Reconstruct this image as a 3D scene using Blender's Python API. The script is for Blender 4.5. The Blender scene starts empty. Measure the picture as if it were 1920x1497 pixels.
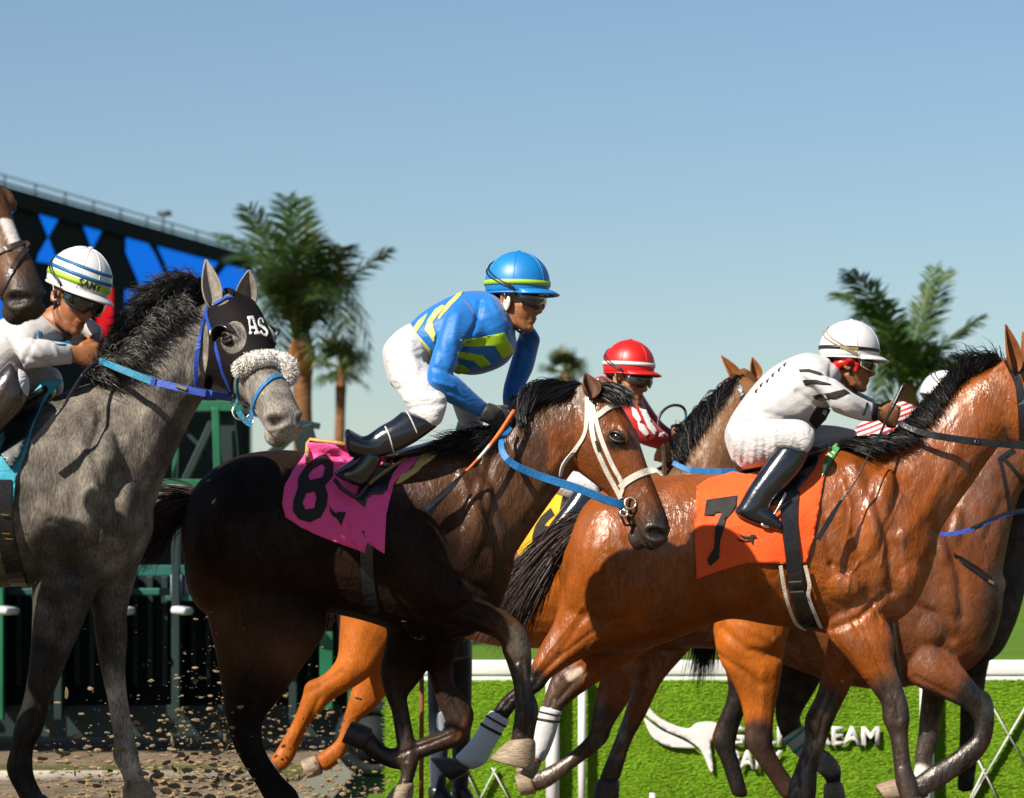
import bpy, bmesh, math, random
import numpy as np
from mathutils import Vector, Matrix, Quaternion
from mathutils.bvhtree import BVHTree
from mathutils.geometry import delaunay_2d_cdt

random.seed(7)
rng = np.random.default_rng(11)
scene = bpy.context.scene
C = scene.collection

# ------------------------------------------------------------------ camera, sky, sun, exposure
F = 5880.0          # focal length in photograph pixels (1920 wide)
H0 = 1110.0         # photograph row of the horizon
HC = 1.05           # camera height in metres

cam_d = bpy.data.cameras.new('camera')
cam = bpy.data.objects.new('camera', cam_d); C.objects.link(cam)
cam.location = (0, 0, HC); cam.rotation_euler = (math.radians(90), 0, 0)
cam_d.sensor_width = 36.0; cam_d.lens = 36.0 * F / 1920.0
cam_d.shift_y = (H0 - 748.5) / 1920.0
cam_d.clip_start = 0.1; cam_d.clip_end = 6000
cam_d.dof.use_dof = True; cam_d.dof.focus_distance = 12.2; cam_d.dof.aperture_fstop = 4.5
scene.camera = cam

LIGHT = Vector((0.82, 0.90, -1.02)).normalized()     # the way the sunlight travels
SUN = -LIGHT
world = bpy.data.worlds.new('World'); scene.world = world; world.use_nodes = True
wn = world.node_tree.nodes; wl = world.node_tree.links
bgn = wn['Background']; bgn.inputs['Strength'].default_value = 0.053
sky = wn.new('ShaderNodeTexSky'); sky.sky_type = 'NISHITA'; sky.sun_disc = False
sky.sun_elevation = math.asin(SUN.z); sky.sun_rotation = math.atan2(SUN.x, SUN.y)
sky.air_density = 1.15; sky.dust_density = 0.45; sky.ozone_density = 4.2; sky.altitude = 0
wl.new(sky.outputs[0], bgn.inputs['Color'])
sun_d = bpy.data.lights.new('sun', 'SUN'); sun_d.energy = 5.0; sun_d.angle = math.radians(0.53)
sun_d.color = (1.0, 0.93, 0.82)
sun = bpy.data.objects.new('sun', sun_d); C.objects.link(sun)
sun.rotation_euler = LIGHT.to_track_quat('-Z', 'Y').to_euler()
sun.location = (-20, -30, 40)
vs = scene.view_settings
vs.view_transform = 'Standard'; vs.look = 'None'; vs.exposure = 0.95; vs.gamma = 1.0
try: vs.use_curve_mapping = False
except Exception: pass
scene.render.engine = 'CYCLES'
scene.cycles.use_denoising = True
scene.cycles.max_bounces = 6

# ------------------------------------------------------------------ basic helpers
def W(px, py, Y):
    return Vector(((px - 960.0) / F * Y, Y, HC + (H0 - py) / F * Y))
def PX(co):
    y = co[:, 1]
    return np.stack([960 + co[:, 0] / y * F, H0 - (co[:, 2] - HC) / y * F], 1)

ROOTS = []
def tag(o, label=None, cat=None, group=None, kind=None):
    if label: o['label'] = label
    if cat: o['category'] = cat
    if group: o['group'] = group
    if kind: o['kind'] = kind
    if cat and o not in ROOTS: ROOTS.append(o)
    return o
def empty(name, label, cat, group=None):
    o = bpy.data.objects.new(name, None); C.objects.link(o); o.empty_display_size = .1
    return tag(o, label, cat, group)

def mesh_np(name, V, Fq, smooth=True):
    """Fq: list of index arrays, each (n,3) or (n,4), or a list of tuples"""
    me = bpy.data.meshes.new(name)
    V = np.asarray(V, dtype=np.float32).reshape(-1, 3)
    if isinstance(Fq, np.ndarray): Fq = [Fq]
    if len(Fq) and not isinstance(Fq[0], np.ndarray):
        me.from_pydata(V.tolist(), [], Fq)
    else:
        tot = [np.full(len(f), f.shape[1], np.int32) for f in Fq]
        tot = np.concatenate(tot); loops = np.concatenate([f.reshape(-1) for f in Fq]).astype(np.int32)
        me.vertices.add(len(V)); me.vertices.foreach_set('co', V.reshape(-1))
        me.loops.add(len(loops)); me.loops.foreach_set('vertex_index', loops)
        me.polygons.add(len(tot))
        st = np.concatenate([[0], np.cumsum(tot)[:-1]]).astype(np.int32)
        me.polygons.foreach_set('loop_start', st); me.polygons.foreach_set('loop_total', tot)
        me.update(calc_edges=True); me.validate()
    if smooth: me.polygons.foreach_set('use_smooth', np.ones(len(me.polygons), bool))
    me.update()
    return me
def link(name, me, mat=None, parent=None):
    o = bpy.data.objects.new(name, me); C.objects.link(o)
    if mat is not None:
        me.materials.clear(); me.materials.append(mat)
    if parent is not None: o.parent = parent
    return o

class G:
    """gathers closed shapes; build() links them as one mesh, remesh() melts them into one skin"""
    def __init__(s): s.V = []; s.F = []
    def add(s, V, F_):
        n = len(s.V); s.V += [tuple(v) for v in V]; s.F += [tuple(i + n for i in f) for f in F_]
    def rings(s, R, cap=True):
        n = len(R[0]); V = [p for r in R for p in r]; Fc = []
        for i in range(len(R) - 1):
            for k in range(n):
                a = i * n + k; b = i * n + (k + 1) % n
                Fc.append((a, b, b + n, a + n))
        if cap:
            Fc.append(tuple(range(n - 1, -1, -1)))
            Fc.append(tuple(range((len(R) - 1) * n, len(R) * n)))
        s.add(V, Fc)
    def box(s, c, size, rot=None):
        x, y, z = [q / 2 for q in size]
        V = [Vector((sx * x, sy * y, sz * z)) for sx in (-1, 1) for sy in (-1, 1) for sz in (-1, 1)]
        if rot is not None: V = [rot @ v for v in V]
        V = [v + Vector(c) for v in V]
        s.add(V, [(0, 1, 3, 2), (4, 6, 7, 5), (0, 4, 5, 1), (2, 3, 7, 6), (0, 2, 6, 4), (1, 5, 7, 3)])
    def bar(s, a, b, w, d=None):
        """box beam from a to b, w across, d deep"""
        a = Vector(a); b = Vector(b); d = d or w
        ax = (b - a); L = ax.length; q = ax.to_track_quat('Z', 'Y').to_matrix()
        s.box((a + b) / 2, (w, d, L), q)
    def tube(s, P, r, n=8, flat=None, side=None, cap=True):
        P = [Vector(p) for p in P]
        if not hasattr(r, '__len__'): r = [r] * len(P)
        R = []; up = None
        for i, p in enumerate(P):
            t = (P[min(i + 1, len(P) - 1)] - P[max(i - 1, 0)])
            t = t.normalized() if t.length > 1e-9 else Vector((1, 0, 0))
            if side is not None:
                u = Vector(side[i] if isinstance(side, list) else side)
            else:
                u = up if up is not None else (Vector((0, 1, 0)) if abs(t.y) < .9 else Vector((1, 0, 0)))
            u = (u - t * u.dot(t)); u = u.normalized() if u.length > 1e-6 else Vector((0, 0, 1))
            up = u; v = t.cross(u)
            fl = 1.0 if flat is None else flat
            R.append([p + (u * math.cos(2 * math.pi * k / n) * fl + v * math.sin(2 * math.pi * k / n)) * r[i] for k in range(n)])
        s.rings(R, cap)
    def ell(s, c, r, M=None, nu=14, nv=9):
        c = Vector(c); R = []
        for j in range(nv + 1):
            th = math.pi * (j + .02) / (nv + .04)
            R.append([])
            for k in range(nu):
                ph = 2 * math.pi * k / nu
                p = Vector((r[0] * math.sin(th) * math.cos(ph), r[1] * math.sin(th) * math.sin(ph), r[2] * math.cos(th)))
                R[-1].append((M @ (c + p)) if M is not None else c + p)
        s.rings(R)
    def build(s, name, mat, parent=None, smooth=True, bevel=None):
        me = mesh_np(name, s.V, s.F, smooth)
        o = link(name, me, mat, parent)
        if bevel:
            m = o.modifiers.new('bevel', 'BEVEL'); m.width = bevel; m.segments = 2; m.limit_method = 'ANGLE'
        return o

def cr(rows, sub):
    """Catmull-Rom through rows"""
    A = np.array(rows, float)
    if len(A) < 3 or sub == 1: sub = max(sub, 1)
    out = []
    for i in range(len(A) - 1):
        p0 = A[max(i - 1, 0)]; p1 = A[i]; p2 = A[i + 1]; p3 = A[min(i + 2, len(A) - 1)]
        for k in range(sub):
            t = k / sub
            out.append(.5 * ((2 * p1) + (-p0 + p2) * t + (2 * p0 - 5 * p1 + 4 * p2 - p3) * t * t + (-p0 + 3 * p1 - 3 * p2 + p3) * t ** 3))
    out.append(A[-1])
    return np.array(out)
def norm_rows(st, dy0=0.0):
    out = []
    for r in st:
        r = list(r)
        if len(r) == 5: r.append(dy0)
        out.append(r)
    return out
def loft(g, st, Y, dy=0.0, n=20, sub=5, dil=0.0, e=1.0):
    """st rows: (xa,ya, xb,yb, half width, depth offset): the two edges of a body in its side view"""
    R = []
    for r in cr(norm_rows(st, dy), sub):
        yy = Y + r[5]
        A = W(r[0], r[1], yy); B = W(r[2], r[3], yy); c = (A + B) / 2; a = (A - B) / 2
        L = a.length
        if L < 1e-5: a = Vector((0, 0, 1e-4)); L = 1e-4
        a = a * ((L + dil) / L); h = max(r[4] + dil, .004)
        ring = []
        for k in range(n):
            q = 2 * math.pi * k / n; cq, sq = math.cos(q), math.sin(q)
            cq = math.copysign(abs(cq) ** e, cq); sq = math.copysign(abs(sq) ** e, sq)
            ring.append(c + a * cq + Vector((0, h * sq, 0)))
        R.append(ring)
    # rounded ends
    def endcap(r0, r1, s):
        c = sum(r0, Vector()) / len(r0); c1 = sum(r1, Vector()) / len(r1); d = (c - c1)
        d = d.normalized() if d.length > 1e-6 else Vector((1, 0, 0))
        rad = min(sum((p - c).length for p in r0) / len(r0), .05) * .35
        return [[c + (p - c) * .8 + d * rad * .6 for p in r0], [c + (p - c) * .4 + d * rad for p in r0]]
    e0 = endcap(R[0], R[1], 0); e1 = endcap(R[-1], R[-2], 0)
    g.rings([e0[1], e0[0]] + R + [e1[0], e1[1]])

def melt(name, g, voxel, it, factor=.5):
    me = mesh_np(name + '_src', g.V, g.F)
    bm = bmesh.new(); bm.from_mesh(me); bmesh.ops.recalc_face_normals(bm, faces=bm.faces); bm.to_mesh(me); bm.free()
    o = bpy.data.objects.new(name, me); C.objects.link(o)
    m = o.modifiers.new('r', 'REMESH'); m.mode = 'VOXEL'; m.voxel_size = voxel; m.use_smooth_shade = True
    if it:
        m2 = o.modifiers.new('s', 'SMOOTH'); m2.factor = factor; m2.iterations = it
    dg = bpy.context.evaluated_depsgraph_get()
    me2 = bpy.data.meshes.new_from_object(o.evaluated_get(dg))
    bpy.data.objects.remove(o); bpy.data.meshes.remove(me)
    me2.name = name
    me2.polygons.foreach_set('use_smooth', np.ones(len(me2.polygons), bool))
    return me2
def get_co(me):
    a = np.empty(len(me.vertices) * 3, np.float32); me.vertices.foreach_get('co', a); return a.reshape(-1, 3)
def get_no(me):
    a = np.empty(len(me.vertices) * 3, np.float32); me.vertices.foreach_get('normal', a); return a.reshape(-1, 3)
def set_co(me, co):
    me.vertices.foreach_set('co', np.ascontiguousarray(co, np.float32).reshape(-1)); me.update()
def seg_dist(P, line):
    """distance of 2-D or 3-D points to a polyline"""
    L = np.asarray(line, float); d = np.full(len(P), 1e9)
    for a, b in zip(L[:-1], L[1:]):
        ab = b - a; t = np.clip(((P - a) @ ab) / max(ab @ ab, 1e-12), 0, 1)
        d = np.minimum(d, np.linalg.norm(P - (a + t[:, None] * ab), axis=1))
    return d
def sm(x): x = np.clip(x, 0, 1); return x * x * (3 - 2 * x)
def relief(me, items, near=True):
    """items: (polyline px, sigma px, amplitude m): raised (+) or sunk (-) lines on the near side"""
    co = get_co(me); no = get_no(me); px = PX(co); d = np.zeros(len(co))
    for line, sg, amp in items:
        if len(line) == 1: line = [line[0], (line[0][0] + .1, line[0][1])]
        q = seg_dist(px, line)
        d += amp * np.exp(-(q / sg) ** 2)
    if near: d *= sm((.25 - no[:, 1]) / .5)
    set_co(me, co + no * d[:, None])
def color_attr(me, col, name='coat'):
    a = me.attributes.new(name, 'FLOAT_COLOR', 'POINT')
    c = np.ones((len(me.vertices), 4), np.float32); c[:, :col.shape[1]] = col
    a.data.foreach_set('color', c.reshape(-1))
def bvh_of(o):
    return BVHTree.FromObject(o, bpy.context.evaluated_depsgraph_get())
CAM = Vector((0, 0, HC))
def cast(bvh, px, py):
    d = (W(px, py, 1.0) - CAM).normalized()
    loc, no, i, t = bvh.ray_cast(CAM, d)
    return loc, no, t, d

def resample(P, step, closed=True):
    P = [np.array(p, float) for p in P]; out = []
    Q = P + [P[0]] if closed else P
    for a, b in zip(Q[:-1], Q[1:]):
        n = max(1, int(round(np.linalg.norm(b - a) / step)))
        for k in range(n): out.append(a + (b - a) * k / n)
    if not closed: out.append(Q[-1])
    return out
def smooth_closed(P, sub=4):
    """rounded closed outline through points"""
    A = np.array(P, float); n = len(A); out = []
    for i in range(n):
        p0, p1, p2, p3 = A[i - 1], A[i], A[(i + 1) % n], A[(i + 2) % n]
        for k in range(sub):
            t = k / sub
            out.append(.5 * ((2 * p1) + (-p0 + p2) * t + (2 * p0 - 5 * p1 + 4 * p2 - p3) * t * t + (-p0 + 3 * p1 - 3 * p2 + p3) * t ** 3))
    return [tuple(p) for p in out]
def inside(pt, loops):
    c = False; x, y = pt
    for L in loops:
        n = len(L); j = n - 1
        for i in range(n):
            if (L[i][1] > y) != (L[j][1] > y) and x < (L[j][0] - L[i][0]) * (y - L[i][1]) / (L[j][1] - L[i][1] + 1e-12) + L[i][0]: c = not c
            j = i
    return c
def tri2d(loops, step):
    pts = []; edges = []
    for L in loops:
        s0 = len(pts); Q = resample(L, step); pts += [Vector((q[0], q[1])) for q in Q]
        n = len(Q); edges += [(s0 + i, s0 + (i + 1) % n) for i in range(n)]
    xs = [p.x for p in pts]; ys = [p.y for p in pts]
    y = min(ys) + step * .5; row = 0
    while y < max(ys):
        x = min(xs) + (step * .5 if row % 2 else 0)
        while x < max(xs):
            if inside((x, y), loops): pts.append(Vector((x, y)))
            x += step
        y += step * .87; row += 1
    v, e, f, *_ = delaunay_2d_cdt(pts, edges, [], 0, 1e-3)
    v = [tuple(q) for q in v]
    f = [t for t in f if inside((sum(v[i][0] for i in t) / 3, sum(v[i][1] for i in t) / 3), loops)]
    return v, f
def drape(name, loops, bvh, off, mat, parent=None, step=9, thick=.003, smooth=2, Y=None, jump=.10, wob=0.0, wf=.05, lift=None):
    """a sheet laid on a surface: outline in the side view, real thickness"""
    if not isinstance(loops[0][0], (tuple, list)): loops = [loops]
    v, f = tri2d(loops, step)
    n = len(v); D = np.full(n, np.nan); dirs = np.zeros((n, 3))
    for i, (x, y) in enumerate(v):
        loc, no, t, d = cast(bvh, x, y) if bvh else (None, None, None, (W(x, y, 1.) - CAM).normalized())
        dirs[i] = d
        if loc is not None: D[i] = loc.y
    nb = [set() for _ in range(n)]
    for t in f:
        for a in t:
            for b in t:
                if a != b: nb[a].add(b)
    if Y is not None: D[np.isnan(D)] = Y
    ok = D[~np.isnan(D)]
    if len(ok):
        med = np.median(ok); D[np.abs(np.nan_to_num(D, nan=med) - med) > jump * 2.2] = np.nan
    for _ in range(60):
        bad = [i for i in range(n) if np.isnan(D[i])]
        if not bad: break
        for i in bad:
            q = [D[j] for j in nb[i] if not np.isnan(D[j])]
            if q: D[i] = sum(q) / len(q)
    D = np.nan_to_num(D, nan=Y or 12.)
    for _ in range(smooth):
        E = D.copy()
        for i in range(n):
            if nb[i]: E[i] = min(.5 * D[i] + .5 * sum(D[j] for j in nb[i]) / len(nb[i]), D[i] + .004)
        D = E
    P = np.array([CAM]) + dirs * ((D - off) / dirs[:, 1])[:, None]
    if wob:
        vx = np.array(v)
        P[:, 1] += wob * (np.sin(vx[:, 0] * wf + vx[:, 1] * wf * .6) + .6 * np.sin(vx[:, 0] * wf * 2.3 - vx[:, 1] * wf * 1.1 + 1.))
    if lift is not None: P[:, 1] += np.array([lift(x, y) for x, y in v])
    used = sorted({i for t in f for i in t}); mp = {a: b for b, a in enumerate(used)}
    me = mesh_np(name, P[used], [tuple(mp[i] for i in t) for t in f])
    bm = bmesh.new(); bm.from_mesh(me); bmesh.ops.recalc_face_normals(bm, faces=bm.faces)
    if bm.faces and sum(fc.normal.y * fc.calc_area() for fc in bm.faces) > 0: bmesh.ops.reverse_faces(bm, faces=bm.faces)
    bm.to_mesh(me); bm.free()
    o = link(name, me, mat, parent)
    m = o.modifiers.new('thick', 'SOLIDIFY'); m.thickness = thick; m.offset = -1
    return o
def strap(name, line, wpx, bvh, mat, parent=None, off=.003, thick=.004, Y=None, sub=6, fixed=None, jump=.07):
    """flat strap lying along a line on a surface (or hung in the air at depths `fixed`)"""
    rows = cr([(p[0], p[1]) for p in line], sub) if len(line) > 2 else np.array(resample(line, 8, False))
    n = len(rows); D = np.full(n, np.nan)
    if fixed is not None:
        D = np.interp(np.linspace(0, 1, n), np.linspace(0, 1, len(fixed)), fixed)
    else:
        N = [None] * n
        for i, (x, y) in enumerate(rows):
            loc, no, t, d = cast(bvh, x, y)
            if loc is not None: D[i] = loc.y
        idx = np.arange(n); ok = ~np.isnan(D)
        if ok.any():
            med = np.median(D[ok]); ok &= np.abs(np.nan_to_num(D, nan=med) - med) < jump * 3
        if ok.any(): D = np.interp(idx, idx[ok], D[ok])
        else: D[:] = Y or 12.
        for _ in range(2):
            E = D.copy(); E[1:-1] = np.minimum((D[:-2] + 2 * D[1:-1] + D[2:]) / 4, D[1:-1] + .002); D = E
    P = [W(x, y, d - off) for (x, y), d in zip(rows, D)]
    hw = np.array(wpx if hasattr(wpx, '__len__') else [wpx, wpx], float)
    hw = np.interp(np.linspace(0, 1, n), np.linspace(0, 1, len(hw)), hw) * .5 / F * float(np.mean(D))
    g = G(); R = []
    for i, p in enumerate(P):
        t = (P[min(i + 1, n - 1)] - P[max(i - 1, 0)]).normalized()
        dep = Vector((0, 1, 0)); side = t.cross(dep)
        side = side.normalized() if side.length > 1e-4 else Vector((0, 0, 1))
        dep = side.cross(t).normalized()
        if fixed is None and bvh is not None:
            loc, no, _i, _d = bvh.find_nearest(p)
            if no is not None and no.y < -.15:
                s2 = t.cross(-no); 
                if s2.length > .2:
                    side = s2.normalized() if s2.dot(side) > 0 else -s2.normalized()
                    dep = -no.normalized()
        a = side * hw[i]; b = dep * thick * .5
        R.append([p + a + b * .6, p + a * .9 - b, p - a * .9 - b, p - a + b * .6])
    g.rings(R)
    return g.build(name, mat, parent, smooth=False)

# ------------------------------------------------------------------ hair
def hair(name, guides, N, mat, parent, w=.0035, jit=.01, segs=9, spread=.03, curl=.006, tip=.1, lenvar=.3, clump=0):
    """guides: list of 3-D polylines (root to tip); strands run between neighbouring guides"""
    K = len(guides); T = np.linspace(0, 1, segs + 1)
    GA = []
    for gd in guides:
        q = cr(gd, 5) if len(gd) > 2 else np.array(resample(gd, .02, False))
        s = np.linspace(0, 1, len(q)); GA.append(np.stack([np.interp(T, s, q[:, c]) for c in range(3)], 1))
    GA = np.array(GA)
    u = rng.random(N) * (K - 1 - 1e-6) if K > 1 else np.zeros(N)
    i0 = u.astype(int); fr = (u - i0)[:, None, None]
    P = GA[i0] * (1 - fr) + GA[np.minimum(i0 + 1, K - 1)] * fr
    ln = 1 - lenvar * rng.random(N)
    # shorten along the strand
    S = T[None, :] * ln[:, None]
    k = np.clip((S * segs).astype(int), 0, segs - 1); f2 = (S * segs - k)[..., None]
    ar = np.arange(N)[:, None]
    P = P[ar, k] * (1 - f2) + P[ar, k + 1] * f2
    P += rng.normal(0, jit, (N, 1, 3)) * np.array([.6, 1, .6])
    d = rng.normal(0, spread, (N, 1, 3)); P += d * (T[None, :, None] ** 1.4)
    ph = rng.random((N, 1)) * 6.28; fq = 3 + 4 * rng.random((N, 1))
    wv = np.sin(T[None, :] * fq + ph) - np.sin(ph)
    P += (rng.normal(0, 1, (N, 1, 3)) * curl) * wv[..., None]
    Wd = w * (.6 + .8 * rng.random((N, 1))) * (1 - (1 - tip) * T[None, :] ** 1.5)
    tan = np.gradient(P, axis=1); tan /= np.linalg.norm(tan, axis=2, keepdims=True) + 1e-9
    rv = rng.normal(0, 1, (N, 1, 3)); rv[..., 1] *= .35
    sd = np.cross(tan, np.broadcast_to(np.array([0, 1., 0]), tan.shape) + .5 * rv); sd /= np.linalg.norm(sd, axis=2, keepdims=True) + 1e-9
    V = np.stack([P - sd * Wd[..., None], P + sd * Wd[..., None]], 2)     # N, segs+1, 2, 3
    n1 = segs + 1
    b = (np.arange(N) * n1 * 2)[:, None] + (np.arange(segs) * 2)[None, :]
    Fq = np.stack([b, b + 1, b + 3, b + 2], 2).reshape(-1, 4)
    me = mesh_np(name, V.reshape(-1, 3), [Fq])
    return link(name, me, mat, parent)
def gl(Y, *lines):
    """guide lines given in the side view: (x, y, depth offset)"""
    return [[W(p[0], p[1], Y + (p[2] if len(p) > 2 else 0)) for p in L] for L in lines]

# ------------------------------------------------------------------ materials
def pm(name, col, rough=.5, spec=.5, var=.15, vs_=8., bump=.0, bs=60., metal=0., sheen=0., coat=0., emit=None, trans=0., var2=None, stretch=None):
    m = bpy.data.materials.new(name); m.use_nodes = True; nt = m.node_tree; N = nt.nodes; L = nt.links
    p = N['Principled BSDF']; tc = N.new('ShaderNodeTexCoord')
    mp = N.new('ShaderNodeMapping'); L.new(tc.outputs['Object'], mp.inputs[0])
    if stretch: mp.inputs['Scale'].default_value = stretch
    nz = N.new('ShaderNodeTexNoise'); nz.inputs['Scale'].default_value = vs_; nz.inputs['Detail'].default_value = 6
    L.new(mp.outputs[0], nz.inputs['Vector'])
    mr = N.new('ShaderNodeMapRange'); mr.inputs['From Min'].default_value = .3; mr.inputs['From Max'].default_value = .7
    mr.inputs['To Min'].default_value = 1 - var; mr.inputs['To Max'].default_value = 1 + var
    L.new(nz.outputs['Fac'], mr.inputs['Value'])
    mx = N.new('ShaderNodeMix'); mx.data_type = 'RGBA'; mx.blend_type = 'MULTIPLY'; mx.inputs['Factor'].default_value = 1
    mx.inputs[6].default_value = (*col, 1); L.new(mr.outputs[0], mx.inputs[7])
    src = mx.outputs[2]
    if var2:
        nz2 = N.new('ShaderNodeTexNoise'); nz2.inputs['Scale'].default_value = vs_ * 2.7; nz2.inputs['Detail'].default_value = 5
        L.new(mp.outputs[0], nz2.inputs['Vector'])
        rm = N.new('ShaderNodeMapRange'); rm.inputs['From Min'].default_value = .48; rm.inputs['From Max'].default_value = .66
        L.new(nz2.outputs['Fac'], rm.inputs['Value'])
        mx2 = N.new('ShaderNodeMix'); mx2.data_type = 'RGBA'; L.new(rm.outputs[0], mx2.inputs['Factor'])
        L.new(src, mx2.inputs[6]); mx2.inputs[7].default_value = (*var2, 1); src = mx2.outputs[2]
    L.new(src, p.inputs['Base Color'])
    p.inputs['Roughness'].default_value = rough; p.inputs['Specular IOR Level'].default_value = spec
    p.inputs['Metallic'].default_value = metal
    if sheen: p.inputs['Sheen Weight'].default_value = sheen
    if coat: p.inputs['Coat Weight'].default_value = coat; p.inputs['Coat Roughness'].default_value = .15
    if trans: p.inputs['Transmission Weight'].default_value = trans
    if emit: p.inputs['Emission Color'].default_value = (*emit[0], 1); p.inputs['Emission Strength'].default_value = emit[1]
    if bump:
        nb = N.new('ShaderNodeTexNoise'); nb.inputs['Scale'].default_value = bs; nb.inputs['Detail'].default_value = 4
        L.new(mp.outputs[0], nb.inputs['Vector'])
        bp = N.new('ShaderNodeBump'); bp.inputs['Strength'].default_value = bump; bp.inputs['Distance'].default_value = .01
        L.new(nb.outputs['Fac'], bp.inputs['Height']); L.new(bp.outputs[0], p.inputs['Normal'])
    return m
def coat_mat(name, wet=.5, dapple=0., rough=(.32, .6), vein=.3, hairb=.35, wrinkle=.35, spec=.22):
    """horse coat: colour from the coat attribute, hair grain, sweat patches, veins"""
    m = bpy.data.materials.new(name); m.use_nodes = True; nt = m.node_tree; N = nt.nodes; L = nt.links
    p = N['Principled BSDF']; at = N.new('ShaderNodeAttribute'); at.attribute_name = 'coat'
    tc = N.new('ShaderNodeTexCoord')
    def noise(sc, det=5, stretch=None, dist=0., rot=None):
        mp = N.new('ShaderNodeMapping'); L.new(tc.outputs['Object'], mp.inputs[0])
        if stretch: mp.inputs['Scale'].default_value = stretch
        if rot: mp.inputs['Rotation'].default_value = rot
        nz = N.new('ShaderNodeTexNoise'); nz.inputs['Scale'].default_value = sc; nz.inputs['Detail'].default_value = det
        nz.inputs['Distortion'].default_value = dist; L.new(mp.outputs[0], nz.inputs['Vector']); return nz.outputs['Fac']
    def rng_(x, a, b, c, d):
        r = N.new('ShaderNodeMapRange'); r.inputs[1].default_value = a; r.inputs[2].default_value = b; r.inputs[3].default_value = c; r.inputs[4].default_value = d
        L.new(x, r.inputs[0]); return r.outputs[0]
    def mul(c, x):
        mx = N.new('ShaderNodeMix'); mx.data_type = 'RGBA'; mx.blend_type = 'MULTIPLY'; mx.inputs['Factor'].default_value = 1
        L.new(c, mx.inputs[6]); L.new(x, mx.inputs[7]); return mx.outputs[2]
    big = noise(5, 4); fine = noise(170, 3, (1, 1, .25), rot=(0, .5, 0))
    c = mul(at.outputs['Color'], rng_(big, .3, .7, .66, 1.28))
    c = mul(c, rng_(fine, .3, .7, .8 - .25 * (dapple > 0), 1.2 + .3 * (dapple > 0)))
    if dapple:
        vo = N.new('ShaderNodeTexVoronoi'); vo.inputs['Scale'].default_value = 16; vo.feature = 'SMOOTH_F1'
        L.new(tc.outputs['Object'], vo.inputs['Vector'])
        c = mul(c, rng_(vo.outputs['Distance'], .1, .6, 1.3, 1 - dapple)); c = mul(c, rng_(noise(9, 3), .35, .65, .68, 1.25))
    L.new(c, p.inputs['Base Color'])
    w1 = noise(7, 5, (1, 1, .5), .8)
    p.inputs['Roughness'].default_value = .6; p.inputs['Specular IOR Level'].default_value = .04
    # the shine of wet hair: broken patches and streaks
    gls = N.new('ShaderNodeBsdfGlossy'); gls.inputs['Color'].default_value = (1, .90, .82, 1)
    L.new(rng_(w1, .38, .62, rough[0], rough[1]), gls.inputs['Roughness'])
    def m2(op, x, y):
        q = N.new('ShaderNodeMath'); q.operation = op
        for i, v in enumerate((x, y)):
            if isinstance(v, float): q.inputs[i].default_value = v
            else: L.new(v, q.inputs[i])
        return q.outputs[0]
    patch = rng_(noise(3.6, 5, (1, 1, .6), 1.0), .40, .58, .25, 1.); streak = rng_(noise(26, 5, (1, 1, .4), 1.2, rot=(0, .6, 0)), .36, .62, .3, 1.)
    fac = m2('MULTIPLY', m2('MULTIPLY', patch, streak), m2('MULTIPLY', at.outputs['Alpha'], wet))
    mxs = N.new('ShaderNodeMixShader'); L.new(fac, mxs.inputs[0]); L.new(p.outputs[0], mxs.inputs[1]); L.new(gls.outputs[0], mxs.inputs[2])
    L.new(mxs.outputs[0], N['Material Output'].inputs['Surface'])
    # veins, wet streaks and hair as fine relief
    v = noise(5.5, 2, (1, 1, .8), 1.2)
    ab = N.new('ShaderNodeMath'); ab.operation = 'SUBTRACT'; ab.inputs[1].default_value = .5; L.new(v, ab.inputs[0])
    a2 = N.new('ShaderNodeMath'); a2.operation = 'ABSOLUTE'; L.new(ab.outputs[0], a2.inputs[0])
    vn = rng_(a2.outputs[0], 0., .03, 1., 0.)
    ms = N.new('ShaderNodeMath'); ms.operation = 'MULTIPLY'; L.new(vn, ms.inputs[0]); L.new(rng_(noise(3.1, 3), .5, .62, 0, 1), ms.inputs[1])
    mus = noise(10, 4, (1, 1, .5), .5, rot=(0, -.5, 0)); wet_ = noise(38, 6, (1, 1, .55), 1.6, rot=(0, .6, 0))
    def bump(h, st, di, prev=None):
        b = N.new('ShaderNodeBump'); b.inputs['Strength'].default_value = st; b.inputs['Distance'].default_value = di; L.new(h, b.inputs['Height'])
        if prev: L.new(prev.outputs[0], b.inputs['Normal'])
        return b
    b1 = bump(mus, .42, .02); b2 = bump(wet_, wrinkle, .008, b1); b2 = bump(ms.outputs[0], vein, .003, b2); b3 = bump(fine, hairb, .004, b2)
    L.new(b3.outputs[0], p.inputs['Normal']); L.new(b3.outputs[0], gls.inputs['Normal'])
    return m
def attr_mat(name, rough=.5, spec=.4, bump=.2, bs=90, var=.12, sss=0.):
    m = pm(name, (1, 1, 1), rough, spec, var, 25, bump, bs)
    N = m.node_tree.nodes; L = m.node_tree.links
    at = N.new('ShaderNodeAttribute'); at.attribute_name = 'coat'
    mx = [n for n in N if n.type == 'MIX'][0]; L.new(at.outputs['Color'], mx.inputs[6])
    if sss: N['Principled BSDF'].inputs['Subsurface Weight'].default_value = sss; N['Principled BSDF'].inputs['Subsurface Radius'].default_value = (.012, .005, .003)
    return m

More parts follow.
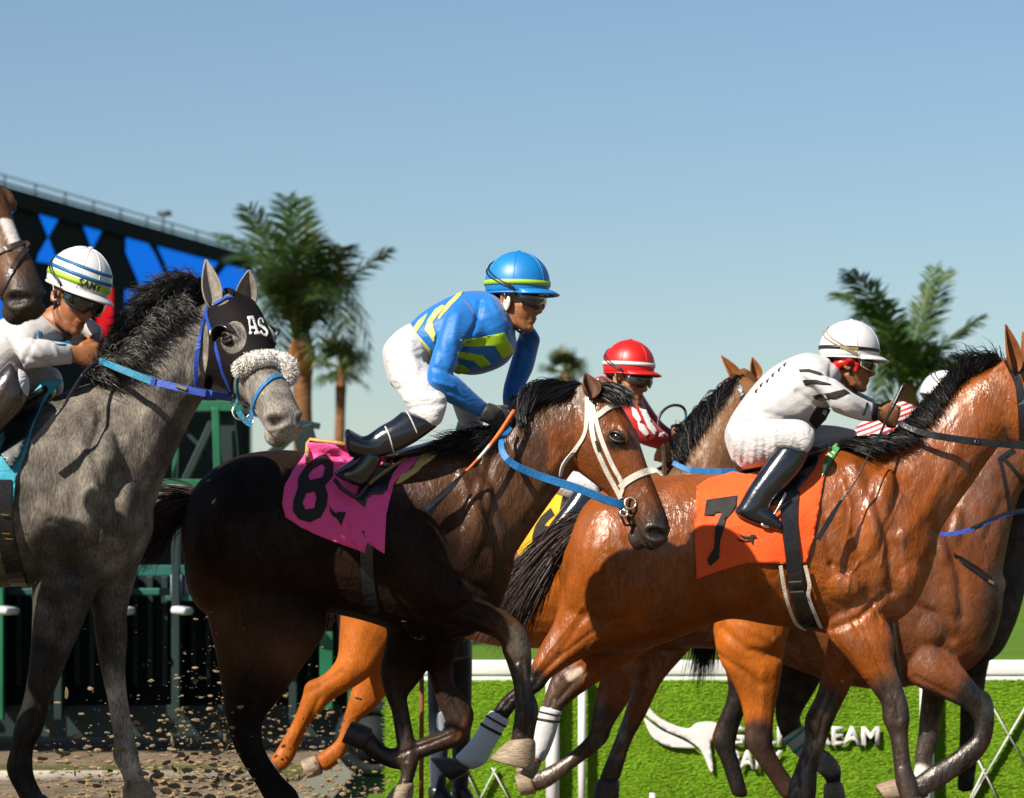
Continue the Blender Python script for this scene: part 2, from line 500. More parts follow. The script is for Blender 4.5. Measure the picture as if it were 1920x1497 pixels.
M = {}
M['skin'] = attr_mat('skin', .45, .45, .15, 220, .12, .08)
M['hoof'] = pm('hoof', (.22, .16, .105), .55, .4, .35, 30, .4, 60, stretch=(1, 1, 4))
M['dark_hoof'] = pm('dark_hoof', (.03, .025, .022), .5, .4, .35, 30, .4, 60)
M['black_hair'] = pm('black_hair', (.005, .004, .004), .45, .28, .5, 20)
M['brown_hair'] = pm('brown_hair', (.018, .009, .006), .48, .28, .5, 20)
M['grey_hair'] = pm('grey_hair', (.022, .02, .019), .5, .25, .8, 14, var2=(.13, .12, .105))
M['eye'] = pm('eye', (.006, .004, .003), .06, .7, .2, 30, coat=.6)
M['white_leather'] = pm('white_leather', (.50, .455, .39), .5, .4, .18, 25, .25, 120)
M['black_leather'] = pm('black_leather', (.008, .008, .009), .32, .5, .4, 18, .2, 90)
M['boot'] = pm('boot', (.006, .007, .010), .2, .6, .4, 10, .12, 40, coat=.5)
M['brown_boot'] = pm('brown_boot', (.02, .014, .011), .25, .6, .4, 10, .2, 40, coat=.4)
M['brown_leather'] = pm('brown_leather', (.035, .02, .015), .38, .5, .4, 18, .25, 70)
M['blue_strap'] = pm('blue_strap', (.012, .13, .33), .5, .4, .2, 30, .3, 150)
M['royal_strap'] = pm('royal_strap', (.015, .05, .28), .5, .4, .2, 30, .3, 150)
M['teal_strap'] = pm('teal_strap', (.012, .15, .25), .5, .4, .2, 30, .3, 150)
M['steel'] = pm('steel', (.55, .5, .42), .28, .5, .2, 30, .1, 80, metal=1.)
M['brass'] = pm('brass', (.6, .42, .18), .3, .5, .2, 30, metal=1.)
# ------------------------------------------------------------------ the horse's head, in its own axes
# x' runs from the poll to the muzzle, z' points out of the forehead, y' out of the near cheek
def head_frame(px, py, Y, pitch, yaw, s=1.0, roll=0.0):
    th = math.radians(pitch); ps = math.radians(yaw)
    h = Vector((math.cos(ps), -math.sin(ps), 0))
    X = h * math.cos(th) - Vector((0, 0, math.sin(th))); Z = h * math.sin(th) + Vector((0, 0, math.cos(th)))
    Yn = Vector((-math.sin(ps), -math.cos(ps), 0))
    Mx = Matrix((X, Yn, Z)).transposed()
    if roll: Mx = Matrix.Rotation(math.radians(roll), 3, X) @ Mx
    o = W(px, py, Y)
    return Matrix.Translation(o) @ (Mx * s).to_4x4()
HEAD = [  # t, dorsal z, ventral z, width at the top, width at the jaw
    (-.07, .005, -.17, .058, .058), (-.02, .026, -.21, .074, .070), (.05, .040, -.242, .092, .078), (.11, .046, -.254, .100, .080),
    (.17, .046, -.248, .103, .076), (.23, .040, -.226, .094, .066), (.30, .029, -.192, .078, .056), (.37, .019, -.164, .066, .050),
    (.44, .012, -.152, .066, .054), (.50, .006, -.146, .068, .057), (.555, -.002, -.146, .071, .058), (.595, -.016, -.140, .067, .055), (.628, -.048, -.122, .050, .044)]
def head_shape(g, Mh):
    R = []
    for t, d, v, w, wv in cr(HEAD, 3):
        ring = []; n = 20; c = (d + v) / 2; hh = (d - v) / 2
        for k in range(n):
            q = 2 * math.pi * k / n; cq, sq = math.cos(q), math.sin(q)
            z = math.copysign(abs(cq) ** .85, cq); y = math.copysign(abs(sq) ** .8, sq)
            ww = w if z > .0 else w + (wv - w) * min(1, -z * 1.3)
            if z > .3: ww = w * (1 - .18 * (z - .3))
            ring.append(Mh @ Vector((t, y * ww, c + z * hh)))
        R.append(ring)
    g.rings(R)
    for s in (1, -1):
        g.ell((.183, s * .074, .012), (.050, .025, .024), Mh)            # brow over the eye
        g.ell((.185, s * .082, -.035), (.040, .018, .018), Mh)           # below the eye
        g.ell((.105, s * .052, -.135), (.098, .038, .10), Mh)           # cheek
        g.tube([Mh @ Vector(q) for q in [(.215, s * .074, -.035), (.27, s * .066, -.052), (.33, s * .05, -.06)]], [.017, .015, .008])
        g.ell((.574, s * .038, -.056), (.040, .024, .038), Mh)           # nostril flare
        g.ell((.44, s * .034, -.014), (.09, .020, .016), Mh)             # nasal bone edge
    g.ell((.612, 0, -.090), (.026, .054, .038), Mh)
    g.ell((.565, 0, -.150), (.046, .044, .028), Mh)
def head_carve(me, Mh, col=None):
    co = get_co(me); no = get_no(me); Mi = np.array(Mh.inverted())
    L = co @ Mi[:3, :3].T + Mi[:3, 3]; d = np.zeros(len(co)); dark = np.zeros(len(co))
    for s in (1, -1):
        q = np.sqrt(((L[:, 0] - .588) / .024) ** 2 + ((L[:, 2] + .056 - (L[:, 0] - .588) * .5) / .026) ** 2)
        m = sm((1.25 - q) / .55) * (L[:, 1] * s > .018); d -= .017 * m; dark = np.maximum(dark, m)
        rim = np.exp(-((q - 1.5) / .3) ** 2) * (L[:, 1] * s > .02); d += .004 * rim
        ca, sa = math.cos(.66), math.sin(.66); ex = (L[:, 0] - .19) * ca + (L[:, 2] + .01) * sa; ez = -(L[:, 0] - .19) * sa + (L[:, 2] + .01) * ca
        e = np.sqrt((ex / .031) ** 2 + (ez / .021) ** 2)
        me_ = sm((1.15 - e) / .5) * (L[:, 1] * s > .05); d -= .012 * me_
    mouth = seg_dist(L[:, [0, 2]], [(.465, -.108), (.53, -.118), (.59, -.120), (.64, -.112)])
    d -= .007 * np.exp(-(mouth / .006) ** 2) * (np.abs(L[:, 1]) > .008)
    hollow = np.exp(-(((L[:, 0] - .10) / .03) ** 2 + ((L[:, 2] - .012) / .022) ** 2)); d -= .006 * hollow
    set_co(me, co + no * d[:, None])
    return L, dark
def ear(name, base, tip, open_dir, wid, mat, parent, curl=1.0):
    """cupped leaf of an ear"""
    base = Vector(base); tip = Vector(tip); ax = tip - base; Ln = ax.length; ax.normalize()
    o = Vector(open_dir); o = (o - ax * o.dot(ax)).normalized(); s = ax.cross(o)
    nu, nv = 14, 11; V = []; Fc = []
    for i in range(nu + 1):
        u = i / nu
        w = wid * (math.sin(math.pi * min(u ** .75 * .93 + .07, 1)) ** .8) * (1 - .12 * u)
        w = max(w, .002)
        arc = 1.9 * (1 - .35 * u)
        for k in range(nv + 1):
            a = (k / nv - .5) * 2 * arc
            p = base + ax * (Ln * u) + s * (w * math.sin(a)) - o * (w * (math.cos(a) - .3) * curl) + o * .012 * math.sin(u * 3)
            V.append(p)
    for i in range(nu):
        for k in range(nv):
            a = i * (nv + 1) + k; Fc.append((a, a + 1, a + nv + 2, a + nv + 1))
    ob = link(name, mesh_np(name, V, Fc), mat, parent)
    m = ob.modifiers.new('t', 'SOLIDIFY'); m.thickness = .006; m.offset = 0
    m = ob.modifiers.new('s', 'SUBSURF'); m.levels = 1; m.render_levels = 1
    return ob
def eyeball(Mh, s, parent):
    g = G(); Me = Mh @ Matrix.Translation((.19, s * .084, -.010)) @ Matrix.Rotation(math.radians(-38), 4, 'Y')
    g.ell((0, 0, 0), (.0250, .0195, .0205), Me, 18, 12)
    o = g.build('eye', M['eye'], parent)
    for up in (1, -1):
        g = G(); P = []
        for k in range(11):
            a = math.pi * k / 10
            P.append(Me @ Vector((-.031 * math.cos(a), s * (.003 + .0135 * math.sin(a)), up * (.0185 if up > 0 else .0150) * math.sin(a))))
        g.tube(P, [.003, .0045, .005, .0055, .006, .006, .006, .0055, .005, .0045, .003], 8)
        g.build('eyelid', M['lid'], o)
    return o
M['lid'] = pm('lid', (.02, .012, .009), .4, .5, .3, 40, .3, 120)
def hoof(parent, cor, sole, hw, Y, dy, mat):
    """cor / sole: (xa,ya,xb,yb) of the coronet and of the ground edge"""
    g = G(); R = []; n = 16
    for t, k in ((-.04, .80), (.03, .96), (.12, 1.06), (.3, 1.08), (.55, 1.07), (.8, 1.04), (.94, 1.0), (1., .93), (1.0, .7)):
        xa, ya, xb, yb = [c + (s - c) * t for c, s in zip(cor, sole)]
        A = W(xa, ya, Y + dy); B = W(xb, yb, Y + dy); c = (A + B) / 2; a = (A - B) / 2 * k
        R.append([c + a * math.cos(2 * math.pi * q / n) + Vector((0, hw * (1 + .18 * t) * k * math.sin(2 * math.pi * q / n), 0)) for q in range(n)])
    g.rings(R)
    return g.build('hoof', mat, parent)

def make_horse(cfg):
    Y = cfg['Y']; g = G()
    loft(g, cfg['trunk'], Y, 0, 28, 5, cfg.get('dil', .004), .88)
    loft(g, cfg['neck'], Y, 0, 24, 5, .004, .95)
    for b in cfg.get('bulges', []):      # px, py, rx px, ry px, depth offset, depth radius, tilt degrees
        x, y, rx, ry, dy, rd, tl = b
        Mb = Matrix.Translation(W(x, y, Y + dy)) @ Matrix.Rotation(math.radians(tl), 4, 'Y')
        k = (Y + dy) / F; g.ell((0, 0, 0), (rx * k, rd, ry * k), Mb, 18, 12)
    for st, dy in cfg['legs']:
        st = [list(r) + [dy * k] for r, k in zip(st, [.55, .8] + [1.] * len(st))]
        loft(g, st, Y, dy, 18, 5, .002, .95)
    Mh = None
    if 'head' in cfg:
        Mh = head_frame(*cfg['head']); head_shape(g, Mh)
    me = melt('horse', g, cfg.get('voxel', .009), cfg.get('smooth', 5))
    ten = []
    for st, dy in cfg['legs']:
        n = len(st)
        if n < 8: continue
        P = [(r[0] * .62 + r[2] * .38, r[1] * .62 + r[3] * .38) for r in st[n // 2:n - 2]]; ten.append((P, 2.6, -.0055))
        P = [(r[0] * .40 + r[2] * .60, r[1] * .40 + r[3] * .60) for r in st[1:n // 2 + 1]]; ten.append((P, 4.5, -.006))
        P = [(r[0] * .75 + r[2] * .25, r[1] * .75 + r[3] * .25) for r in st[1:n // 2]]; ten.append((P, 3.2, .0035))
    relief(me, cfg.get('relief', []) + (ten if cfg.get('voxel', 1) < .0095 else []))
    if Mh is not None: L, dark = head_carve(me, Mh)
    co = get_co(me); px = PX(co); n = len(co)
    col = np.tile(np.array(cfg['col'], np.float32), (n, 1))
    for rows, dark_c, (x0, x1) in cfg.get('points', []):   # leg colour from station x0 to x1 of a leg
        pass
    for bl in cfg.get('blobs', []):      # line px, radius px, colour, soft, depth window or None
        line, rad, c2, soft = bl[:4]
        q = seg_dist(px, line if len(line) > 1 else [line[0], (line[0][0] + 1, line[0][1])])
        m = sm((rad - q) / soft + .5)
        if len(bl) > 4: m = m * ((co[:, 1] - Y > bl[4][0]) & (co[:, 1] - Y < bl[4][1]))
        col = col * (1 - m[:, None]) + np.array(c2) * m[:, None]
    if Mh is not None:
        hx = sm((L[:, 0] - .42) / .14) * (np.abs(L[:, 1]) < .14) * (np.abs(L[:, 2]) < .3) * (L[:, 0] < .75)
        mz = np.array(cfg.get('muzzle', (.02, .014, .012)))
        col = col * (1 - hx[:, None]) + mz * hx[:, None]
        if 'face' in cfg:
            f = sm((L[:, 0] + .02) / .12) * (1 - hx) * (np.abs(L[:, 1]) < .14) * (L[:, 2] > -.3) * (L[:, 0] < .6) * (L[:, 0] > -.1)
            f = f * (L[:, 2] < .12); col = col * (1 - f[:, None]) + np.array(cfg['face']) * f[:, None]
        if 'eyering' in cfg:
            e = sm((.055 - np.hypot(L[:, 0] - .2, L[:, 2] + .02)) / .03) * (np.abs(L[:, 1]) > .04) * (np.abs(L[:, 1]) < .13)
            col = col * (1 - e[:, None]) + np.array(cfg['eyering']) * e[:, None]
        if 'blaze' in cfg:
            b = cfg['blaze']; f = sm((b[2] - np.abs(L[:, 1])) / .012) * (L[:, 0] > b[0]) * (L[:, 0] < b[1]) * (L[:, 2] > -.06) * (L[:, 2] < .1)
            col = col * (1 - f[:, None]) + np.array((.7, .62, .56)) * f[:, None]
        col = col * (1 - dark[:, None] * .93)
    shinev = np.ones(n)
    for line, rad, soft, v in cfg.get('shade_dull', []):  # gloss lowered over shaded parts of the coat to deepen their shade
        m = sm((rad - seg_dist(px, line)) / soft + .5); shinev = shinev * (1 - m) + v * m
    color_attr(me, np.concatenate([col, shinev[:, None]], 1).astype(np.float32))
    body = link('horse', me, cfg['mat']); tag(body, cfg['label'], 'horse', 'racehorses galloping along the track')
    if Mh is not None and cfg.get('eyes', True):
        for s in (1, -1): eyeball(Mh, s, body)
    for e in cfg.get('ears', []):
        ear('ear', W(*e[0]), W(*e[1]), e[2], e[3], cfg['earmat'], body, e[4] if len(e) > 4 else 1.)
    for h in cfg.get('hooves', []):
        hoof(body, h[0], h[1], h[2], Y, h[3], M[h[4] if len(h) > 4 else 'hoof'])
    cfg['body'] = body; cfg['Mh'] = Mh; cfg['bvh'] = bvh_of(body)
    return cfg

# ================================================================== the horses
M['coat_bay'] = coat_mat('coat_bay', .125, 0, (.30, .46), .45, .3, .48)
M['coat_dark'] = coat_mat('coat_dark', .065, 0, (.28, .44), .45, .3, .55)
M['coat_chestnut'] = coat_mat('coat_chestnut', .03, 0, (.38, .5), .4, .35, .35)
M['coat_grey'] = coat_mat('coat_grey', .012, .32, (.45, .6), .2, .5, .3)
def earm(name, c): return pm(name, c, .55, .3, .25, 40, .3, 200)
BLK = (.009, .007, .006)

# ---- 8, dark bay
H8 = dict(Y=12.0, shade_dull=[([(400, 980), (560, 1080), (770, 1110)], 190, 110, .12), ([(450, 1200), (480, 1500)], 120, 60, .12)], label='dark bay horse in a white bridle carrying the pink number 8 cloth', mat=M['coat_dark'], col=(.062, .026, .011), face=(.15, .042, .009), muzzle=(.03, .022, .018), voxel=.0062, smooth=6, eyering=(.02, .012, .01),  # rear half dulled where the grey's shadow falls
  trunk=[(350, 965, 350, 1060, .12), (362, 922, 356, 1110, .19), (400, 882, 385, 1150, .25), (450, 856, 445, 1175, .275), (520, 846, 530, 1165, .285), (590, 850, 610, 1150, .275), (660, 858, 680, 1162, .285), (730, 858, 750, 1185, .285), (790, 850, 815, 1200, .265), (835, 838, 868, 1195, .24), (880, 838, 912, 1172, .215), (930, 880, 945, 1122, .165), (962, 960, 960, 1070, .10)],
  neck=[(830, 840, 925, 1110, .19), (880, 822, 972, 1030, .155), (940, 783, 1025, 950, .125), (1000, 754, 1065, 895, .10), (1060, 735, 1090, 860, .085), (1105, 728, 1120, 830, .075)],
  head=(1131, 740, 11.97, 62, 17, .975),
  legs=[([(372, 1060, 600, 1105, .16), (388, 1150, 612, 1175, .13), (405, 1225, 575, 1240, .10), (417, 1295, 520, 1315, .068), (424, 1345, 494, 1350, .048), (436, 1392, 492, 1388, .038), (455, 1430, 503, 1420, .033), (480, 1470, 528, 1456, .033), (497, 1500, 556, 1485, .038), (515, 1530, 565, 1515, .034), (530, 1560, 580, 1550, .034)], -.13),
        ([(690, 1120, 805, 1140, .12), (725, 1180, 806, 1195, .085), (716, 1240, 802, 1250, .062), (714, 1268, 782, 1282, .048), (724, 1306, 764, 1306, .040), (735, 1335, 766, 1332, .032), (744, 1392, 777, 1390, .032), (750, 1428, 784, 1424, .038), (752, 1455, 778, 1450, .034), (742, 1478, 772, 1472, .034)], .13),
        ([(825, 1075, 835, 1195, .11), (868, 1105, 866, 1182, .085), (908, 1129, 893, 1184, .065), (955, 1152, 934, 1200, .054), (988, 1186, 944, 1226, .050), (996, 1232, 952, 1246, .043), (995, 1283, 964, 1288, .032), (1009, 1328, 966, 1334, .038), (1003, 1368, 961, 1372, .034), (1000, 1388, 958, 1390, .034)], -.15),
        ([(795, 1150, 880, 1150, .10), (798, 1200, 858, 1210, .078), (804, 1258, 846, 1268, .06), (818, 1310, 866, 1302, .05), (836, 1352, 888, 1340, .047), (834, 1368, 868, 1392, .043), (800, 1382, 822, 1410, .033), (768, 1393, 780, 1426, .033), (734, 1404, 744, 1442, .038), (715, 1394, 700, 1424, .034), (698, 1374, 680, 1408, .034)], .14)],
  hooves=[((1003, 1386, 955, 1388), (1000, 1446, 918, 1424), .05, -.15), ((700, 1368, 682, 1408), (660, 1352, 640, 1392), .05, .14, 'dark_hoof'), ((743, 1472, 776, 1468), (722, 1500, 772, 1503), .05, .13), ((530, 1555, 580, 1545), (545, 1610, 610, 1605), .05, -.13, 'dark_hoof')],
  bulges=[(880, 1010, 38, 120, -.15, .095, 14), (835, 1110, 52, 42, -.17, .08, 0), (450, 1010, 85, 120, -.16, .14, 0)],
  relief=[([(925, 850), (905, 930), (930, 1020), (945, 1110)], 9, -.011), ([(1075, 900), (1010, 985), (955, 1060)], 8, -.010), ([(1050, 860), (985, 960), (940, 1010)], 12, .006), ([(870, 900), (905, 1010), (930, 1090)], 12, .008), ([(815, 1060), (870, 1090), (915, 1110)], 8, -.010),
          ([(870, 1125), (930, 1152), (958, 1168)], 2.2, .004), ([(900, 960), (925, 1010), (920, 1060)], 3, .004), ([(860, 880), (880, 940), (870, 1000)], 4, .004), ([(905, 1140), (960, 1170)], 5, -.006), ([(840, 1170), (930, 1190)], 5, -.008), ([(845, 1110), (920, 1140)], 6, .005), ([(970, 1250), (982, 1330)], 5, .004)],
  blobs=[([(870, 1140), (940, 1165)], 34, (.085, .038, .015), 30, (-.4, 0)), ([(970, 1200), (975, 1215)], 26, (.075, .06, .045), 30, (-.4, 0)), ([(985, 1270), (985, 1380)], 40, (.024, .017, .013), 40, (-.4, 0)), ([(840, 1320), (760, 1410), (690, 1400)], 45, (.03, .018, .013), 40, (0, .5)), ([(740, 1300), (760, 1450)], 36, (.03, .018, .013), 40, (0, .5)), ([(470, 1320), (520, 1500)], 70, BLK, 80), ([(480, 960), (700, 1060), (780, 1130)], 170, (.012, .006, .004), 120)],  # last blob: shade on rump and flank painted near-black into the coat
  earmat=earm('ear_brown', (.075, .026, .010)))
# ---- 7, bay
H7 = dict(Y=13.2, shade_dull=[([(1150, 1130), (1450, 1110)], 110, 90, .3)], label='glossy bay horse carrying the orange number 7 cloth', mat=M['coat_bay'], col=(.19, .047, .005), muzzle=(.03, .02, .016), voxel=.0062, smooth=6,  # flank and belly dulled to deepen the shade there
  trunk=[(1066, 1010, 1052, 1100, .12), (1085, 965, 1050, 1150, .19), (1110, 935, 1058, 1195, .235), (1155, 910, 1110, 1222, .27), (1220, 897, 1190, 1222, .285), (1300, 892, 1290, 1188, .275), (1370, 890, 1365, 1160, .285), (1440, 880, 1440, 1170, .29), (1510, 858, 1515, 1180, .275), (1565, 845, 1590, 1192, .255), (1620, 848, 1652, 1178, .23), (1680, 880, 1708, 1142, .20), (1724, 935, 1738, 1085, .15), (1748, 985, 1752, 1045, .09)],
  neck=[(1560, 843, 1735, 1090, .20), (1640, 843, 1757, 1008, .16), (1700, 813, 1785, 958, .13), (1750, 768, 1825, 905, .11), (1800, 722, 1862, 850, .095), (1850, 693, 1890, 815, .085), (1895, 680, 1925, 800, .08)],
  head=(1912, 690, 13.2, 50, 0, 1.0),
  legs=[([(1050, 1060, 1250, 1120, .15), (1048, 1120, 1225, 1185, .125), (1040, 1165, 1140, 1212, .092), (1012, 1215, 1078, 1242, .066), (992, 1258, 1034, 1270, .048), (972, 1284, 1014, 1294, .042), (944, 1308, 972, 1322, .034), (919, 1342, 947, 1356, .033), (892, 1388, 921, 1402, .033), (868, 1415, 905, 1428, .038), (850, 1425, 872, 1446, .034)], -.13),
        ([(1090, 1150, 1265, 1190, .12), (1085, 1195, 1190, 1235, .09), (1072, 1232, 1142, 1266, .068), (1040, 1262, 1096, 1296, .05), (1024, 1300, 1062, 1322, .042), (1016, 1334, 1048, 1340, .034), (1001, 1376, 1036, 1378, .034), (1000, 1402, 1024, 1408, .038), (990, 1425, 1012, 1435, .034)], .13),
        ([(1545, 1110, 1690, 1100, .12), (1545, 1180, 1660, 1150, .085), (1585, 1229, 1665, 1200, .066), (1627, 1283, 1682, 1262, .052), (1652, 1319, 1699, 1310, .048), (1656, 1350, 1705, 1345, .047), (1669, 1382, 1702, 1378, .034), (1677, 1438, 1708, 1436, .032), (1680, 1468, 1719, 1465, .038), (1690, 1500, 1724, 1496, .034)], -.15),
        ([(1560, 1160, 1650, 1175, .09), (1548, 1232, 1610, 1248, .068), (1533, 1298, 1592, 1292, .052), (1511, 1345, 1566, 1345, .047), (1509, 1387, 1551, 1384, .036), (1493, 1438, 1533, 1438, .034), (1478, 1480, 1530, 1484, .040), (1478, 1520, 1525, 1520, .036)], .13)],
  hooves=[((850, 1422, 880, 1446), (806, 1422, 846, 1466), .05, -.13, 'dark_hoof'), ((988, 1420, 1014, 1432), (965, 1445, 1000, 1462), .05, .13), ((1690, 1498, 1728, 1494), (1690, 1545, 1745, 1540), .05, -.15, 'dark_hoof'), ((1476, 1518, 1528, 1518), (1480, 1560, 1535, 1560), .05, .13, 'dark_hoof')],
  bulges=[(1625, 1000, 42, 130, -.16, .10, 18), (1578, 1090, 58, 46, -.18, .085, 0), (1690, 1075, 42, 62, -.11, .10, 15), (1150, 1060, 80, 120, -.16, .14, 0), (1640, 1195, 34, 60, -.14, .06, -20)],
  relief=[([(1660, 860), (1640, 930), (1668, 1020), (1672, 1110)], 9, -.012), ([(1850, 860), (1790, 985), (1735, 1060)], 9, -.010), ([(1800, 830), (1740, 950), (1690, 1010)], 13, .007), ([(1600, 870), (1635, 980), (1655, 1080)], 13, .009), ([(1560, 1060), (1610, 1085), (1650, 1150)], 8, -.011), ([(1560, 1180), (1610, 1160), (1655, 1120)], 7, -.012),
          ([(1590, 1150), (1640, 1240), (1665, 1300)], 6, -.007), ([(1575, 1190), (1625, 1270)], 6, .005), ([(1575, 950), (1590, 1040)], 10, .006), ([(1690, 1000), (1700, 1110)], 8, .006), ([(1545, 960), (1560, 1060)], 8, -.005), ([(1600, 1000), (1620, 1060)], 6, -.006),
          ([(1590, 1165), (1622, 1205), (1650, 1262)], 2.2, .004), ([(1562, 1200), (1602, 1258)], 2.2, .004), ([(1588, 1112), (1596, 1076), (1614, 1050)], 2.4, .004), ([(1640, 1120), (1656, 1170)], 2.4, .004), ([(1690, 930), (1660, 1000), (1650, 1060)], 2.6, .004), ([(1580, 900), (1596, 950), (1590, 1000)], 4, .004), ([(1100, 1150), (1050, 1225), (1005, 1270)], 7, -.006), ([(1480, 1080), (1450, 1150)], 14, -.004)],
  blobs=[([(1670, 1310), (1700, 1480)], 46, (.03, .018, .013), 45, (-.5, 0)), ([(1540, 1330), (1510, 1480)], 50, (.022, .014, .01), 60, (0, .5)), ([(1000, 1280), (930, 1350)], 30, BLK, 30, (-.5, 0)), ([(1060, 1280), (1020, 1340)], 34, (.05, .025, .014), 30, (0, .5)), ([(1070, 1268), (1085, 1260)], 9, (.5, .4, .3), 8)],
  earmat=earm('ear_bay', (.17, .05, .01)))
# ---- grey
HG = dict(Y=11.28, label='dappled grey horse in a black hood with white sheepskin noseband', mat=M['coat_grey'], col=(.13, .113, .093), face=(.20, .178, .15), muzzle=(.20, .178, .152), voxel=.0085, smooth=4, eyes=True, eyering=(.15, .135, .115),
  trunk=[(-565, 900, -570, 990, .12), (-530, 840, -545, 1110, .23), (-420, 800, -430, 1160, .28), (-250, 810, -250, 1130, .28), (-120, 815, -110, 1115, .295), (0, 795, 5, 1100, .285), (70, 765, 80, 1100, .27), (130, 738, 150, 1108, .25), (185, 735, 215, 1095, .215), (236, 800, 255, 1062, .165), (272, 870, 281, 1010, .10)],
  neck=[(120, 735, 250, 1050, .2), (185, 716, 283, 968, .165), (232, 692, 303, 905, .145), (275, 652, 328, 850, .125), (320, 610, 356, 790, .105), (362, 580, 384, 740, .095), (405, 560, 415, 700, .085)],
  head=(431, 570, 11.2, 43, 54, .99),
  legs=[([(60, 1070, 190, 1085, .12), (62, 1150, 155, 1170, .085), (56, 1242, 121, 1248, .062), (45, 1312, 94, 1318, .05), (28, 1362, 78, 1372, .047), (21, 1402, 62, 1405, .036), (13, 1445, 62, 1450, .037), (34, 1490, 75, 1482, .034), (42, 1505, 82, 1495, .034)], -.13),
        ([(145, 1070, 258, 1070, .11), (172, 1140, 238, 1145, .08), (180, 1200, 238, 1200, .062), (190, 1255, 234, 1252, .05), (202, 1308, 237, 1303, .047), (209, 1350, 244, 1345, .037), (214, 1388, 252, 1384, .035), (213, 1420, 258, 1412, .040), (228, 1450, 265, 1445, .034), (236, 1475, 274, 1468, .034)], .08),
        ([(-560, 1050, -390, 1120, .15), (-560, 1180, -430, 1210, .1), (-600, 1290, -540, 1300, .055), (-620, 1420, -580, 1430, .034), (-600, 1540, -550, 1545, .036)], -.13)],
  hooves=[((40, 1500, 86, 1490), (48, 1545, 108, 1538), .05, -.13, 'dark_hoof'), ((232, 1470, 278, 1464), (232, 1512, 296, 1506), .05, .08)],
  bulges=[(170, 930, 42, 130, -.16, .10, 16), (112, 1030, 56, 50, -.145, .07, 0), (232, 960, 30, 70, -.11, .09, 10)],
  relief=[([(190, 780), (175, 860), (205, 960), (205, 1050)], 10, -.011), ([(365, 760), (315, 870), (262, 960)], 9, -.009), ([(140, 790), (185, 920), (200, 1010)], 13, .008), ([(330, 700), (270, 790), (215, 860)], 14, .006), ([(95, 980), (150, 1010), (200, 1060)], 9, -.009)],
  blobs=[([(225, 1300), (250, 1470)], 42, (.24, .205, .165), 45, (0, .5)), ([(60, 1240), (50, 1460)], 70, (.018, .016, .014), 80, (-.5, 0)), ([(100, 1050), (200, 1200)], 60, (.06, .053, .046), 80), ([(330, 700), (300, 880)], 26, (.08, .072, .063), 50)],  # near foreleg: its shade is painted in as a dark coat
  earmat=earm('ear_grey', (.19, .165, .135)))
# ---- dark horse entering on the far side of the frame edge
HA = dict(Y=10.1, label='dark brown horse with white blaze only its muzzle and nose in view', mat=M['coat_chestnut'], col=(.05, .03, .02), face=(.09, .04, .016), muzzle=(.028, .021, .017), voxel=.0095, smooth=5, blaze=(.3, .43, .034),
  trunk=[(-905, 900, -910, 990, .12), (-870, 840, -885, 1110, .23), (-760, 790, -770, 1150, .28), (-590, 800, -590, 1120, .28), (-460, 800, -450, 1100, .295), (-340, 760, -330, 1090, .285), (-270, 730, -260, 1090, .27), (-210, 700, -190, 1090, .25), (-160, 690, -130, 1060, .215), (-115, 740, -98, 1000, .165), (-85, 800, -76, 940, .10)],
  neck=[(-240, 705, -110, 1000, .2), (-215, 640, -78, 880, .165), (-200, 540, -62, 750, .145), (-180, 440, -60, 630, .125), (-150, 360, -65, 530, .105), (-115, 315, -55, 470, .095), (-72, 290, -20, 420, .085)],
  head=(-64, 300, 10., 50, 42, .96), eyes=True,
  legs=[([(-250, 1070, -120, 1085, .12), (-250, 1240, -180, 1248, .062), (-260, 1380, -210, 1385, .045), (-262, 1560, -220, 1560, .036)], -.13), ([(-860, 1050, -690, 1120, .15), (-860, 1180, -730, 1210, .1), (-900, 1290, -840, 1300, .055), (-920, 1420, -880, 1430, .034)], .1)],
  ears=[((-95, 290, 10.1), (-110, 205, 10.1), (.6, -.6, .3), .035), ((-55, 285, 10.1), (-40, 200, 10.1), (.6, -.6, .3), .035)],
  bulges=[], relief=[], earmat=earm('ear_dark', (.05, .03, .02)))
